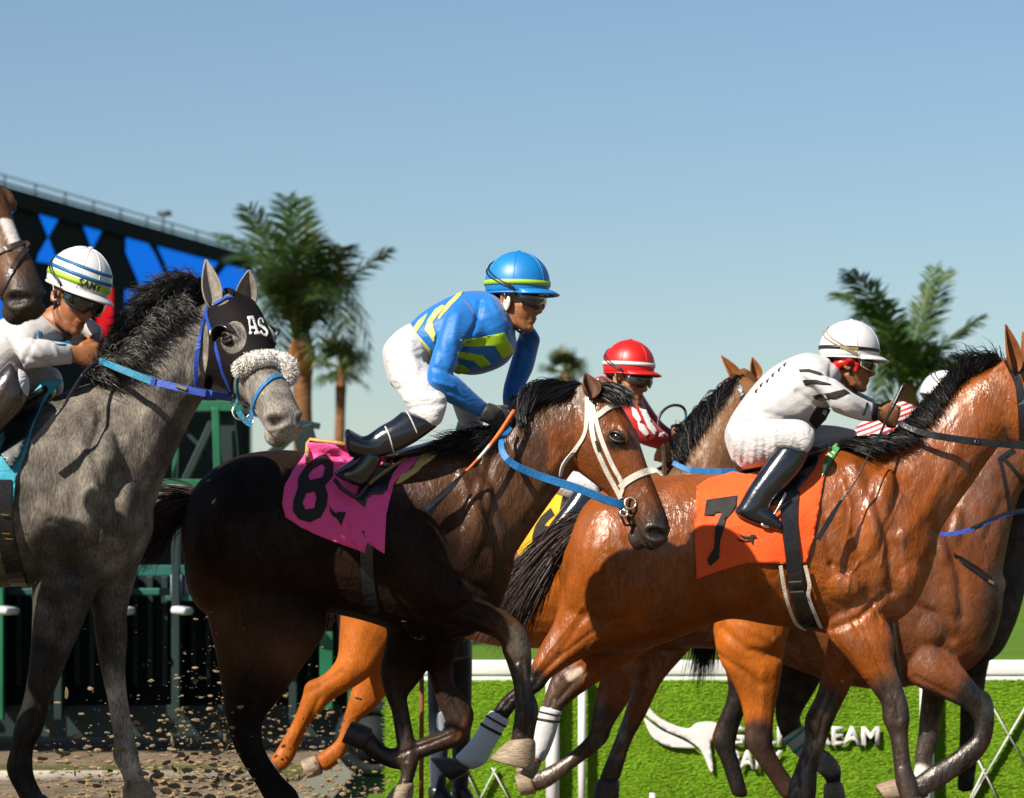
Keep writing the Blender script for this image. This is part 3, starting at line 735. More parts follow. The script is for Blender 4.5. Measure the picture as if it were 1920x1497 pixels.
# ---- chestnut ridden by the red rider
HR = dict(Y=14.8, label='bright chestnut horse galloping between the number 8 and number 7 horses', mat=M['coat_chestnut'], col=(.27, .070, .007), muzzle=(.05, .03, .02), voxel=.0105, smooth=3,
  trunk=[(640, 980, 640, 1080, .12), (680, 925, 660, 1150, .22), (760, 895, 720, 1190, .27), (850, 893, 840, 1190, .28), (950, 905, 930, 1210, .29), (1050, 905, 1050, 1215, .29), (1150, 895, 1150, 1205, .28), (1230, 880, 1240, 1195, .25), (1300, 885, 1330, 1172, .22), (1360, 920, 1385, 1120, .17), (1395, 980, 1405, 1070, .1)],
  neck=[(1228, 882, 1380, 1060, .2), (1262, 858, 1395, 960, .16), (1300, 812, 1400, 900, .13), (1335, 762, 1415, 840, .105), (1368, 722, 1432, 780, .09), (1395, 706, 1450, 760, .085)],
  head=(1405, 712, 14.9, 52, -35, .95), eyes=False,
  legs=[([(640, 1120, 790, 1170, .15), (637, 1180, 742, 1216, .115), (632, 1235, 708, 1256, .08), (606, 1266, 668, 1286, .06), (575, 1281, 628, 1309, .05), (566, 1310, 602, 1334, .045), (551, 1350, 579, 1361, .035), (529, 1390, 561, 1400, .034), (512, 1418, 546, 1430, .038), (506, 1424, 530, 1446, .034)], -.13),
        ([(720, 1190, 820, 1220, .1), (688, 1240, 762, 1262, .075), (666, 1280, 724, 1302, .056), (655, 1310, 702, 1330, .05), (645, 1346, 673, 1353, .035), (633, 1386, 656, 1392, .033), (610, 1406, 640, 1426, .037), (594, 1418, 612, 1446, .034)], .13),
        ([(1335, 1150, 1490, 1150, .12), (1340, 1200, 1474, 1200, .1), (1350, 1240, 1466, 1255, .082), (1372, 1277, 1461, 1285, .066), (1390, 1320, 1453, 1325, .052), (1397, 1365, 1449, 1368, .046), (1397, 1392, 1448, 1394, .047), (1415, 1422, 1454, 1412, .036), (1440, 1457, 1474, 1446, .033), (1465, 1495, 1502, 1485, .038)], -.12),
        ([(1340, 1190, 1440, 1200, .09), (1366, 1290, 1412, 1300, .052), (1342, 1362, 1390, 1350, .047), (1336, 1390, 1378, 1398, .044), (1353, 1430, 1386, 1430, .036), (1373, 1490, 1402, 1490, .038)], .12)],
  hooves=[((504, 1418, 530, 1448), (496, 1420, 512, 1452), .05, -.13), ((592, 1416, 606, 1450), (563, 1428, 578, 1460), .05, .13)],
  bulges=[(1405, 1200, 58, 55, -.14, .085, 10)],
  relief=[([(1355, 1180), (1400, 1220), (1460, 1230)], 9, -.014), ([(1345, 1230), (1395, 1260), (1425, 1285)], 8, -.012), ([(1390, 1170), (1450, 1200)], 9, .01), ([(1430, 1260), (1428, 1360)], 7, .006), ([(640, 1260), (575, 1300)], 6, -.006), ([(600, 1310), (555, 1400)], 5, -.006)],
  blobs=[([(1420, 1385), (1490, 1490)], 36, (.035, .018, .012), 24, (-.5, 0)), ([(1400, 1300), (1360, 1480)], 60, BLK, 60, (0, .5)), ([(1260, 900), (1400, 720)], 90, (.13, .058, .022), 60)],  # far foreleg: shade painted into the coat as black
  ears=[((1388, 722, 14.8), (1352, 667, 14.8), (.5, -.8, .2), .032), ((1418, 712, 14.95), (1410, 670, 14.95), (.3, -.9, .2), .03)],
  earmat=earm('ear_chestnut', (.21, .07, .015)))
# ---- bay beyond 7
HB = dict(Y=15.35, label='sweating bay horse galloping just beyond the number 7 horse at the rail', mat=M['coat_bay'], col=(.13, .039, .012), muzzle=(.03, .02, .016), voxel=.0095, smooth=3,
  trunk=[(1122, 1000, 1122, 1100, .1), (1160, 935, 1150, 1180, .2), (1230, 908, 1210, 1215, .27), (1330, 908, 1330, 1215, .28), (1430, 912, 1440, 1235, .29), (1530, 912, 1550, 1275, .29), (1620, 905, 1645, 1292, .28), (1700, 890, 1722, 1283, .25), (1770, 900, 1802, 1262, .22), (1822, 950, 1850, 1222, .18), (1855, 1020, 1873, 1160, .12), (1873, 1070, 1880, 1110, .07)],
  neck=[(1690, 892, 1865, 1150, .2), (1750, 870, 1884, 1040, .15), (1800, 835, 1898, 970, .12), (1850, 800, 1918, 910, .1), (1895, 770, 1945, 880, .09)],
  head=(1936, 795, 15.35, 50, 0, 1.0), eyes=False,
  legs=[([(1120, 1100, 1290, 1160, .13), (1135, 1190, 1240, 1215, .1), (1130, 1250, 1196, 1265, .072), (1119, 1300, 1180, 1312, .056), (1110, 1348, 1150, 1358, .048), (1104, 1378, 1134, 1394, .04), (1062, 1418, 1076, 1440, .034), (1024, 1440, 1032, 1474, .038), (996, 1452, 1006, 1484, .034)], -.13),
        ([(1195, 1160, 1320, 1190, .11), (1192, 1225, 1278, 1235, .08), (1188, 1280, 1240, 1280, .06), (1172, 1335, 1212, 1338, .048), (1152, 1390, 1184, 1390, .037), (1136, 1430, 1170, 1432, .035), (1122, 1466, 1162, 1460, .038)], .12),
        ([(1690, 1150, 1800, 1180, .12), (1690, 1225, 1770, 1200, .1), (1704, 1276, 1802, 1246, .075), (1760, 1306, 1834, 1288, .058), (1806, 1328, 1856, 1304, .05), (1826, 1350, 1864, 1340, .046), (1826, 1378, 1858, 1388, .037), (1806, 1398, 1836, 1424, .035), (1772, 1422, 1794, 1456, .035), (1742, 1440, 1768, 1474, .038), (1716, 1458, 1736, 1490, .034), (1690, 1466, 1704, 1496, .034)], -.14),
        ([(1735, 1240, 1800, 1240, .08), (1727, 1320, 1768, 1325, .052), (1722, 1378, 1760, 1384, .047), (1716, 1415, 1748, 1420, .036), (1714, 1450, 1748, 1452, .038), (1700, 1490, 1740, 1494, .034)], .13)],
  hooves=[((992, 1450, 1006, 1488), (964, 1454, 976, 1492), .05, -.13), ((1118, 1464, 1160, 1460), (1112, 1502, 1160, 1498), .05, .12, 'dark_hoof'), ((1686, 1460, 1702, 1500), (1640, 1472, 1662, 1505), .05, -.14)],
  bulges=[(1760, 1050, 40, 110, -.14, .1, 18), (1735, 1170, 55, 50, -.16, .085, 0), (1835, 1120, 26, 50, -.08, .08, 12)],
  relief=[([(1800, 920), (1775, 1000), (1800, 1080), (1805, 1160)], 9, -.012), ([(1740, 960), (1775, 1060), (1790, 1140)], 11, .009), ([(1700, 1130), (1750, 1150), (1785, 1200)], 8, -.012), ([(1880, 940), (1850, 1010)], 9, -.008), ([(1770, 1110), (1790, 1180)], 6, .006), ([(1760, 1215), (1830, 1290)], 6, -.006), ([(1715, 1270), (1800, 1310)], 5, -.006)],
  blobs=[([(1840, 1310), (1780, 1440), (1700, 1480)], 48, BLK, 30, (-.5, 0)), ([(1740, 1330), (1730, 1490)], 40, (.03, .02, .015), 40, (0, .5)), ([(1725, 1447), (1735, 1452)], 14, (.55, .5, .45), 10, (0, .5)), ([(1130, 1360), (1010, 1470)], 40, (.03, .018, .012), 30, (-.5, 0)), ([(1165, 1390), (1135, 1470)], 36, (.03, .018, .012), 40, (0, .5)), ([(1860, 1080), (1850, 1240)], 16, (.06, .03, .018), 24)],  # last blob: shade on the chest front painted as darker coat
  earmat=earm('ear_red_bay', (.2, .07, .03)))
# ---- dark horse furthest away at the right
HF = dict(Y=15.95, label='dark grey brown horse furthest from the camera with a white bandaged leg', mat=M['coat_grey'], col=(.04, .032, .027), muzzle=(.03, .02, .016), voxel=.0115, smooth=3,
  trunk=[(1350, 960, 1360, 1100, .15), (1450, 915, 1450, 1200, .27), (1600, 918, 1620, 1220, .28), (1750, 925, 1780, 1250, .26), (1835, 950, 1862, 1235, .2), (1886, 1000, 1898, 1180, .15), (1914, 1045, 1918, 1120, .08)],
  neck=[(1800, 930, 1912, 1130, .17), (1870, 885, 1930, 1030, .12), (1930, 840, 1962, 960, .1)],
  head=(1990, 820, 15.95, 45, 0, 1.0), eyes=False,
  legs=[([(1450, 1140, 1590, 1180, .13), (1462, 1220, 1560, 1240, .09), (1455, 1290, 1525, 1300, .062), (1454, 1340, 1504, 1335, .05), (1462, 1372, 1500, 1352, .045), (1476, 1395, 1510, 1370, .036), (1508, 1426, 1534, 1398, .034), (1530, 1446, 1558, 1414, .036), (1548, 1462, 1576, 1440, .036), (1548, 1480, 1574, 1476, .033)], -.1),
        ([(1790, 1150, 1880, 1150, .1), (1800, 1260, 1850, 1260, .06), (1800, 1360, 1840, 1360, .045), (1795, 1480, 1825, 1480, .034)], .12)],
  hooves=[((1546, 1470, 1578, 1466), (1544, 1500, 1586, 1498), .05, -.1)],
  blobs=[([(1530, 1425), (1560, 1435)], 20, (.3, .26, .22), 16)], bulges=[], relief=[], earmat=M['lid'])
HORSES = [HA, HG, H8, H7, HR, HB, HF]
for h in HORSES: make_horse(h)

# ears: tracked one by one
def ears(h, lst):
    for b, t, o, w, *c in lst: ear('ear', W(*b), W(*t), o, w, h['earmat'], h['body'], *(c or [1.]))
ears(H8, [((1112, 745, 11.88), (1098, 700, 11.92), (.35, -.85, .1), .036), ((1132, 738, 12.08), (1126, 706, 12.1), (.5, .8, .1), .032)])
ears(HG, [((402, 580, 11.18), (386, 486, 11.22), (.25, -.95, 0), .036), ((464, 572, 11.28), (467, 506, 11.24), (-.1, -1, .1), .040)])
ears(H7, [((1905, 700, 13.12), (1885, 608, 13.1), (.45, -.85, .1), .036), ((1928, 690, 13.28), (1918, 622, 13.3), (.6, .6, .1), .034)])
# ------------------------------------------------------------------ people
def person_frame(px, py, Y, yaw, pitch, roll=0., s=1.0):
    ps, th = math.radians(yaw), math.radians(pitch)
    f0 = Vector((math.cos(ps), -math.sin(ps), 0)); l = Vector((-math.sin(ps), -math.cos(ps), 0)); u0 = Vector((0, 0, 1))
    f = f0 * math.cos(th) - u0 * math.sin(th); u = u0 * math.cos(th) + f0 * math.sin(th)
    Mx = Matrix((f, l, u)).transposed()
    Mx = Matrix.Rotation(math.radians(roll), 3, 'Y') @ Mx
    return Matrix.Translation(W(px, py, Y)) @ (Mx * s).to_4x4()
def face_shape(g, Mh):
    E = g.ell
    E((-.012, 0, .035), (.095, .074, .098), Mh, 20, 14)
    E((.028, 0, -.030), (.062, .060, .080), Mh, 18, 12)
    E((.035, 0, -.082), (.048, .046, .034), Mh)
    E((.072, 0, -.102), (.020, .022, .019), Mh)
    for s in (1, -1):
        E((.060, s * .038, -.022), (.024, .022, .020), Mh)
        g.tube([Mh @ Vector(q) for q in [(-.005, s * .062, -.055), (.03, s * .050, -.092), (.068, s * .018, -.108)]], [.016, .017, .013])
        E((.080, s * .024, .026), (.016, .026, .010), Mh)
        E((.098, s * .011, -.036), (.012, .009, .009), Mh)
        R = [Mh @ Vector((-.004 + .019 * math.cos(a), s * (.074 + .007 * math.sin(a * .5)), -.008 + .030 * math.sin(a))) for a in np.linspace(.6, 5.6, 12)]
        g.tube(R, [.005, .007, .007, .006, .006, .006, .006, .007, .008, .008, .007, .005])
        E((-.006, s * .072, -.010), (.012, .008, .022), Mh)
    g.tube([Mh @ Vector(q) for q in [(.078, 0, .022), (.090, 0, .002), (.102, 0, -.020), (.107, 0, -.032), (.094, 0, -.042)]], [.010, .010, .011, .0125, .010], 10)
    E((.084, 0, -.063), (.013, .024, .008), Mh)
    E((.081, 0, -.077), (.013, .021, .009), Mh)
def fist(g, wrist, kn, row, n, s=1.0, open_=0.):
    wrist = Vector(wrist); kn = Vector(kn); d = (kn - wrist).normalized(); L = (kn - wrist).length
    row = Vector(row); row = (row - d * row.dot(d)).normalized(); n = Vector(n); n = (n - d * n.dot(d) - row * n.dot(row)).normalized()
    R = []
    for t, w, h in ((-.15, .026, .020), (.1, .028, .018), (.4, .036, .018), (.75, .042, .017), (1.0, .040, .014), (1.08, .034, .010)):
        c = wrist + d * L * t
        R.append([c + row * (w * s * math.copysign(abs(math.cos(a)) ** .8, math.cos(a))) + n * (h * s * math.sin(a)) for a in np.linspace(0, 2 * math.pi, 15)[:-1]])
    g.rings(R)
    for i in range(4):
        f = (.95, 1., .96, .8)[i] * s; k = wrist + d * L * (.97 - .035 * abs(i - 1.3)) + row * (.031 - .0205 * i) * s
        p1 = k + (d * .62 - n * .78) * .038 * f; p2 = p1 + (-d * .35 - n * .9) * .026 * f; p3 = p2 + (-d * .95 + n * .05) * .020 * f
        g.tube([k - d * .025 + n * .001, k + n * .005, p1, p2, p3], [q * s for q in (.008, .0115, .0102, .0094, .0078)], 9)
    b = wrist + d * L * .3 + row * .026 * s
    g.tube([b, b + (d * .028 + row * .018 - n * .008) * s, b + (d * .052 + row * .016 - n * .026) * s, b + (d * .064 + row * .004 - n * .042) * s], [.013 * s, .0125 * s, .0105 * s, .008 * s], 9)
def dome_pt(Mh, ph, th, k=1.0):
    return Mh @ Vector((-.006 + .127 * k * math.sin(th) * math.cos(ph), .108 * k * math.sin(th) * math.sin(ph), .046 + .120 * k * math.cos(th)))
def helmet(P, Mh, mat, bands, brim_mat=None, seam_mat=None, seams=6):
    body = P['body']; V = []; Fc = []; nu, nv = 40, 18; T = math.radians(110)
    for j in range(nv + 1):
        for k in range(nu): V.append(dome_pt(Mh, 2 * math.pi * k / nu, T * max(j, .02) / nv))
    for j in range(nv):
        for k in range(nu):
            a = j * nu + k; b = j * nu + (k + 1) % nu; Fc.append((a, b, b + nu, a + nu))
    o = link('helmet', mesh_np('helmet', V, Fc), mat, body)
    m = o.modifiers.new('t', 'SOLIDIFY'); m.thickness = .010; m.offset = -1
    # peak
    V = []; Fc = []; n1, n2 = 24, 6; A = math.radians(68)
    for i in range(n1 + 1):
        a = -A + 2 * A * i / n1; w = .044 * max(math.cos(a / A * math.pi / 2), 0) ** .6
        for j in range(n2 + 1):
            t = j / n2; p = Vector((-.006 + .124 * math.cos(a), .105 * math.sin(a), .014))
            dr = Vector((math.cos(a), math.sin(a) * .55, 0)).normalized()
            p = p + dr * (w * t) + Vector((0, 0, -.012 * t * t - .004 * math.sin(a) ** 2 + .006 * (1 - t)))
            V.append(Mh @ p)
    for i in range(n1):
        for j in range(n2):
            a = i * (n2 + 1) + j; Fc.append((a, a + 1, a + n2 + 2, a + n2 + 1))
    pk = link('peak', mesh_np('peak', V, Fc), brim_mat or mat, o)
    m = pk.modifiers.new('t', 'SOLIDIFY'); m.thickness = .005; m.offset = 0
    g = G(); g.tube([dome_pt(Mh, a, T, 1.005) for a in np.linspace(0, 2 * math.pi, 41)], .0045, 8); g.build('rim', brim_mat or mat, o)
    for th0, th1, mt in bands:
        V = []; Fc = []; nb = 48
        for k in range(nb):
            for th in (th0, th1):
                for kk in (1.012,): V.append(dome_pt(Mh, 2 * math.pi * k / nb, math.radians(th), kk))
        for k in range(nb):
            a = 2 * k; b = 2 * ((k + 1) % nb); Fc.append((a, a + 1, b + 1, b))
        bo = link('cap_band', mesh_np('cap_band', V, Fc), mt, o)
        m = bo.modifiers.new('t', 'SOLIDIFY'); m.thickness = .004; m.offset = 0
    for k in range(seams):
        g = G(); ph = math.pi * 2 * (k + .3) / seams
        g.tube([dome_pt(Mh, ph, th, 1.001) for th in np.linspace(.05, T, 14)], .0016, 6); g.build('seam', seam_mat or mat, o)
    g = G(); g.ell((0, 0, 0), (.011, .011, .006), Matrix.Translation(dome_pt(Mh, 0, 0)) , 12, 8); g.build('button', mat, o)
    return o
def helm_text(parent, Mh, s, phc, thc, size, mat, k=1.04, bold=.02, name='lettering'):
    me = text_mesh(s, bold); co = get_co(me)
    w = co[:, 0].max(); co[:, 0] -= w / 2; co[:, 1] -= .35; co *= size
    P = [dome_pt(Mh, math.radians(phc) - x / .115, math.radians(thc) - y / .118, k) for x, y, z in co]
    set_co(me, np.array(P)); o = link(name, me, mat, parent)
    return o
def text_mesh(s, bold=.0, res=3):
    cu = bpy.data.curves.new('t', 'FONT'); cu.body = s; cu.size = 1.0; cu.offset = bold; cu.resolution_u = res
    ob = bpy.data.objects.new('t', cu); C.objects.link(ob)
    dg = bpy.context.evaluated_depsgraph_get()
    me = bpy.data.meshes.new_from_object(ob.evaluated_get(dg)); bpy.data.objects.remove(ob)
    me.materials.clear()
    return me
def goggles(P, Mh, Mc, lens, strap_m, frame_m=None, up=0.):
    body = P['body']; n = 26; V = []; Fc = []; top = []; bot = []
    A = math.radians(82)
    for i in range(n + 1):
        a = -A + 2 * A * i / n; q = abs(a) / A
        x = .030 + .078 * math.cos(a) ** .8 if math.cos(a) > 0 else .03; y = .086 * math.sin(a)
        t = .030 - .012 * q ** 3; b = -.024 + .016 * q ** 4 + .016 * math.exp(-(a / .22) ** 2)
        for j in range(5):
            u = b + (t - b) * j / 4; bul = .006 * math.sin(math.pi * j / 4)
            V.append(Mh @ Vector((x + bul, y * (1 + bul * 3), u + up)))
        top.append(V[-1]); bot.append(V[-5])
    for i in range(n):
        for j in range(4):
            a = i * 5 + j; Fc.append((a, a + 5, a + 6, a + 1))
    o = link('goggles', mesh_np('goggles', V, Fc), lens, body)
    m = o.modifiers.new('t', 'SOLIDIFY'); m.thickness = .004; m.offset = 0
    g = G(); g.tube(top + bot[::-1] + [top[0]], .0035, 7); g.build('goggle_frame', frame_m or strap_m, o)
    for dth in (0, 9):
        for s in (1, -1):
            g = G(); pts = [Mh @ Vector((.040, s * .086, .006 + up + dth * .0006))]
            for t in np.linspace(0, 1, 12):
                pts.append(dome_pt(Mc, s * math.radians(78 + 102 * t), math.radians(104 - 46 * t - dth * (t + .3)), 1.03))
            g.tube(pts, .0032, 6); g.build('goggle_strap', strap_m, o)
    return o
def chin_strap(P, Mh, Mc, mat, cup=None):
    g = G()
    pts = [dome_pt(Mc, math.radians(95), math.radians(108), 1.0)] + [Mh @ Vector(q) for q in [(.004, .078, -.03), (.012, .068, -.07), (.03, .050, -.108), (.05, .022, -.124), (.055, 0, -.126), (.05, -.022, -.124), (.03, -.050, -.108), (.012, -.068, -.07)]] + [dome_pt(Mc, math.radians(-95), math.radians(108), 1.0)]
    g.tube(pts, .005, 8, flat=.5); o = g.build('chin_strap', mat, P['body'])
    if cup:
        for s in (1, -1):
            g = G(); g.ell((.004, s * .082, -.028), (.014, .006, .030), Mh, 14, 10); g.build('ear_pad', cup, o)
    return o
def make_person(cfg):
    Y = cfg['Y']; vx = cfg.get('voxel', .0055); g = G()
    groups = cfg['groups']
    for nm, (lofts, mat, opt) in groups.items():
        for st, dy in lofts: loft(g, st, Y, dy, 18, 5, -.022 if nm != 'neck' else 0.)
    if 'head' in cfg:
        Mh = person_frame(*cfg['head']); face_shape(g, Mh); cfg['Mh'] = Mh
    for h in cfg.get('hands', []): fist(g, W(h[0][0], h[0][1], Y + h[0][2]), W(h[1][0], h[1][1], Y + h[1][2]), h[2], h[3], h[4] if len(h) > 4 else 1.)
    me = melt('person', g, vx, 3, .45)
    co = get_co(me); col = np.tile(np.array(cfg['skin'], np.float32), (len(co), 1))
    if 'head' in cfg:
        Mi = np.array(Mh.inverted()); L = co @ Mi[:3, :3].T + Mi[:3, 3]
        lip = np.exp(-(((L[:, 0] - .094) / .016) ** 2 + (L[:, 1] / .026) ** 2 + ((L[:, 2] + .070) / .013) ** 2) ** 2)
        col = col * (1 - .75 * lip[:, None]) + np.array(cfg['skin']) * np.array((.75, .38, .34)) * .75 * lip[:, None]
        hr = sm((.015 - L[:, 0] + np.maximum(L[:, 2], -.05) * .3) / .02) * (L[:, 2] > -.045) * (np.abs(L[:, 1]) < .073) * (L[:, 2] < .2) * (L[:, 0] > -.15)
        hr = np.maximum(hr, (L[:, 2] > .055) * (L[:, 2] < .2) * (np.abs(L[:, 0]) < .15) * (np.abs(L[:, 1]) < .12))
        col = col * (1 - hr[:, None]) + np.array((.012, .008, .006)) * hr[:, None]
        st = np.exp(-(((L[:, 0] - .055) / .05) ** 2 + (L[:, 1] / .06) ** 2 + ((L[:, 2] + .1) / .03) ** 2))
        col *= (1 - .35 * cfg.get('stubble', .5) * st)[:, None]
    color_attr(me, col.astype(np.float32))
    body = link('person', me, M['skin']); tag(body, cfg['label'], 'jockey' if cfg.get('jockey', True) else 'person', cfg.get('group', 'jockeys riding in the race'))
    cfg['body'] = body
    for nm, (lofts, mat, opt) in groups.items():
        if mat is None: continue
        gs = [lofts] if opt.get('one', True) else [[l] for l in lofts]
        for ls in gs:
            g = G()
            for st, dy in ls: loft(g, st, Y, dy, 22, 6, opt.get('dil', 0.), opt.get('e', .95))
            m2 = melt(nm, g, opt.get('voxel', .0075), opt.get('smooth', 5))
            if opt.get('relief'): relief(m2, opt['relief'])
            o = link(nm, m2, mat, body); cfg.setdefault(nm, o); cfg[nm + '_bvh'] = bvh_of(o)
    for i, gl_ in enumerate(cfg.get('gloves', [])):
        g = G(); h = gl_
        fist(g, W(h[0][0], h[0][1], Y + h[0][2]), W(h[1][0], h[1][1], Y + h[1][2]), h[2], h[3], 1.16)
        loft(g, h[4], Y, h[5], 16, 4, .002)
        cfg['glove'] = link('glove', melt('glove', g, .0045, 2), M['glove'], body)
    return cfg
def cloth_mat(name, col, rough=.6, spec=.35, bump=.14, bs=14, var=.07, sheen=.2):
    m = pm(name, col, rough, spec, var, 6, 0, 0, sheen=sheen)
    N = m.node_tree.nodes; L = m.node_tree.links; tc = [n for n in N if n.type == 'TEX_COORD'][0]
    def nz(sc, det, dist, scale):
        mp = N.new('ShaderNodeMapping'); mp.inputs['Scale'].default_value = scale; L.new(tc.outputs['Object'], mp.inputs[0])
        n = N.new('ShaderNodeTexNoise'); n.inputs['Scale'].default_value = sc; n.inputs['Detail'].default_value = det; n.inputs['Distortion'].default_value = dist
        L.new(mp.outputs[0], n.inputs['Vector']); return n.outputs['Fac']
    b = N.new('ShaderNodeBump'); b.inputs['Strength'].default_value = bump; b.inputs['Distance'].default_value = .03; L.new(nz(bs, 2, 1.3, (1, 1, 1.6)), b.inputs['Height'])
    b2 = N.new('ShaderNodeBump'); b2.inputs['Strength'].default_value = .25; b2.inputs['Distance'].default_value = .001; L.new(nz(700, 2, 0, (1, 1, 1)), b2.inputs['Height']); L.new(b.outputs[0], b2.inputs['Normal'])
    L.new(b2.outputs[0], N['Principled BSDF'].inputs['Normal'])
    return m
M['glove'] = cloth_mat('glove', (.006, .006, .007), .6, .4)
M['blue_silk'] = cloth_mat('blue_silk', (.003, .115, .38), .5, .3, .12)
M['white_silk'] = cloth_mat('white_silk', (.42, .405, .40), .55, .4, .12)
M['breeches'] = cloth_mat('breeches', (.43, .415, .41), .6, .25, .3, 20)
M['red_silk'] = cloth_mat('red_silk', (.36, .006, .007), .5, .3, .15)
M['lime'] = pm('lime', (.25, .42, .012), .5, .4, .08, 20)
M['lime_sunlit'] = pm('lime_sunlit', (.42, .45, .13), .5, .4, .08, 20)  # lime lightened for the back chevrons: sunlight put into the colour
M['blue_cap'] = pm('blue_cap', (.005, .145, .40), .42, .5, .08, 10, .06, 300)
M['white_cap'] = pm('white_cap', (.52, .51, .51), .3, .5, .04, 10, .03, 300)
M['red_cap'] = pm('red_cap', (.42, .007, .005), .4, .5, .08, 10, .06, 300)
M['black_paint'] = pm('black_paint', (.008, .008, .009), .4, .5, .2, 20)
M['black_print'] = pm('black_print', (.018, .016, .015), .7, .25, .2, 20)
M['white_print'] = pm('white_print', (.55, .53, .51), .6, .3, .08, 20)
M['cap_blue'] = pm('cap_blue', (.008, .10, .22), .5, .4, .1, 20)
M['lens'] = pm('lens', (.006, .007, .008), .05, .7, .2, 20, coat=.7)
M['clear_lens'] = pm('clear_lens', (.035, .03, .025), .08, .6, .2, 20, coat=.5)
M['yellow_print'] = pm('yellow_print', (.5, .38, .012), .5, .4, .05, 20)
M['red_scarf'] = pm('red_scarf', (.42, .008, .006), .35, .5, .1, 20, .2, 60)
M['tan_strap'] = pm('tan_strap', (.30, .22, .15), .5, .4, .1, 20, .2, 120)

def stripes(P, part, lst, Y, bvh, off=.0045, jump=.07):
    for nm, poly, mt in lst: drape(nm, [poly], bvh, off, M[mt], P[part], 5, .002, 1, jump=jump)

UPV = (0, 0, 1); OUT = (0, -1, 0)
# ---- rider of 8
J8 = make_person(dict(Y=12.0, label='jockey in blue and lime chevron silks and blue helmet crouched over the dark bay', skin=(.27, .105, .042), stubble=.4,
  head=(968, 558, 11.97, 24, 12, 0, 1.02),
  groups={
    'jersey': ([([(768, 608, 812, 682, .135), (792, 586, 838, 694, .15), (830, 563, 886, 704, .165), (868, 548, 932, 692, .175), (905, 546, 958, 672, .17), (926, 552, 968, 640, .135), (938, 562, 966, 608, .08)], 0.),
                ([(866, 560, 922, 642, .072, -.12), (842, 580, 890, 642, .062, -.17), (823, 625, 869, 650, .052, -.205), (807, 675, 855, 688, .047, -.225), (800, 710, 848, 706, .045, -.23), (812, 737, 858, 706, .042, -.225), (850, 761, 884, 730, .037, -.19), (897, 783, 914, 757, .030, -.14)], 0.),
                ([(980, 600, 1014, 640, .062, .14), (966, 650, 1010, 652, .052, .19), (954, 690, 1000, 692, .046, .21), (943, 732, 986, 722, .042, .22), (944, 764, 985, 740, .038, .19), (958, 770, 980, 742, .032, .12)], 0.)], M['blue_silk'],
               dict(relief=[([(900, 566), (893, 610), (870, 650)], 5, -.009), ([(850, 700), (815, 690)], 4, -.006), ([(812, 716), (850, 726)], 4, .006), ([(955, 615), (935, 590), (920, 560)], 5, .006), ([(962, 620), (990, 660)], 6, -.006), ([(880, 655), (925, 650), (968, 640)], 6, .004), ([(800, 600), (835, 690)], 7, -.004), ([(843, 740), (880, 762)], 3.5, .004), ([(826, 735), (860, 765)], 3.5, -.004), ([(860, 590), (850, 640)], 6, .005)])),
    'breeches': ([([(768, 606, 814, 682, .138), (738, 626, 812, 702, .16), (717, 658, 802, 735, .155), (727, 712, 785, 752, .11)], 0.),
                  ([(722, 664, 812, 690, .095, -.09), (732, 714, 836, 716, .09, -.15), (755, 750, 838, 742, .076, -.21), (774, 782, 838, 762, .062, -.25), (792, 798, 830, 788, .05, -.26)], 0.),
                  ([(800, 690, 862, 730, .09, .12), (832, 715, 888, 760, .078, .17), (850, 765, 906, 792, .065, .21), (862, 800, 900, 822, .055, .22)], 0.)], M['breeches'],
                 dict(relief=[([(735, 690), (790, 705)], 4, -.007), ([(738, 712), (800, 722)], 4, .006), ([(748, 730), (815, 735)], 4, -.006), ([(760, 750), (830, 748)], 4, .006), ([(770, 766), (832, 757)], 3.5, -.006), ([(765, 625), (780, 690)], 7, .005), ([(728, 665), (770, 680)], 4, -.005)])),
    'neck': ([([(922, 562, 972, 612, .06), (940, 548, 986, 592, .054)], 0.)], None, {}),
    'boot': ([([(752, 773, 820, 800, .058, -.262), (735, 787, 796, 818, .057, -.275), (712, 800, 768, 836, .053, -.285), (692, 814, 738, 850, .046, -.29), (680, 818, 714, 858, .044, -.295), (664, 810, 684, 862, .048, -.295), (651, 803, 658, 858, .050, -.295)], 0.),
              ([(682, 838, 716, 866, .042, -.292), (664, 858, 704, 888, .042, -.295), (644, 872, 692, 902, .042, -.295), (626, 884, 684, 912, .038, -.295)], 0.),
              ([(858, 790, 908, 806, .055, .23), (840, 850, 880, 860, .05, .26), (815, 900, 850, 910, .045, .28), (830, 940, 860, 925, .04, .28), (870, 940, 880, 930, .03, .28)], 0.)], M['boot'], dict(one=False, voxel=.006, smooth=4))},
  hands=[((914, 772, -.14), (953, 797, -.10), UPV, OUT), ((962, 755, .10), (972, 792, .03), UPV, (0, 1, 0))],
  gloves=[((914, 772, -.14), (953, 797, -.10), UPV, OUT, [(900, 788, 918, 756, .033, -.14), (918, 796, 934, 762, .033, -.135), (930, 800, 942, 770, .03, -.12)], 0.),
          ((962, 755, .10), (972, 792, .03), UPV, (0, 1, 0), [(950, 770, 980, 744, .034, .12), (956, 785, 982, 760, .03, .09)], 0.)]))
b = J8['body']
J8['Mc'] = person_frame(972, 554, 11.97, 22, 2, 0, 1.0)
helmet(J8, J8['Mc'], M['blue_cap'], [(87, 95.5, M['lime'])], M['blue_cap'], M['white_cap'] if 0 else None)
goggles(J8, J8['Mh'], J8['Mc'], M['lens'], M['black_paint']); chin_strap(J8, J8['Mh'], J8['Mc'], M['black_leather'], M['white_leather'])
helm_text(J8['body'], J8['Mc'], 'GUILD', 20, 112.5, .010, M['white_leather'], 1.06)
cz = lambda P, ox, oy, k: [(ox + x / k, oy + y / k) for x, y in P]
K3 = 2.994
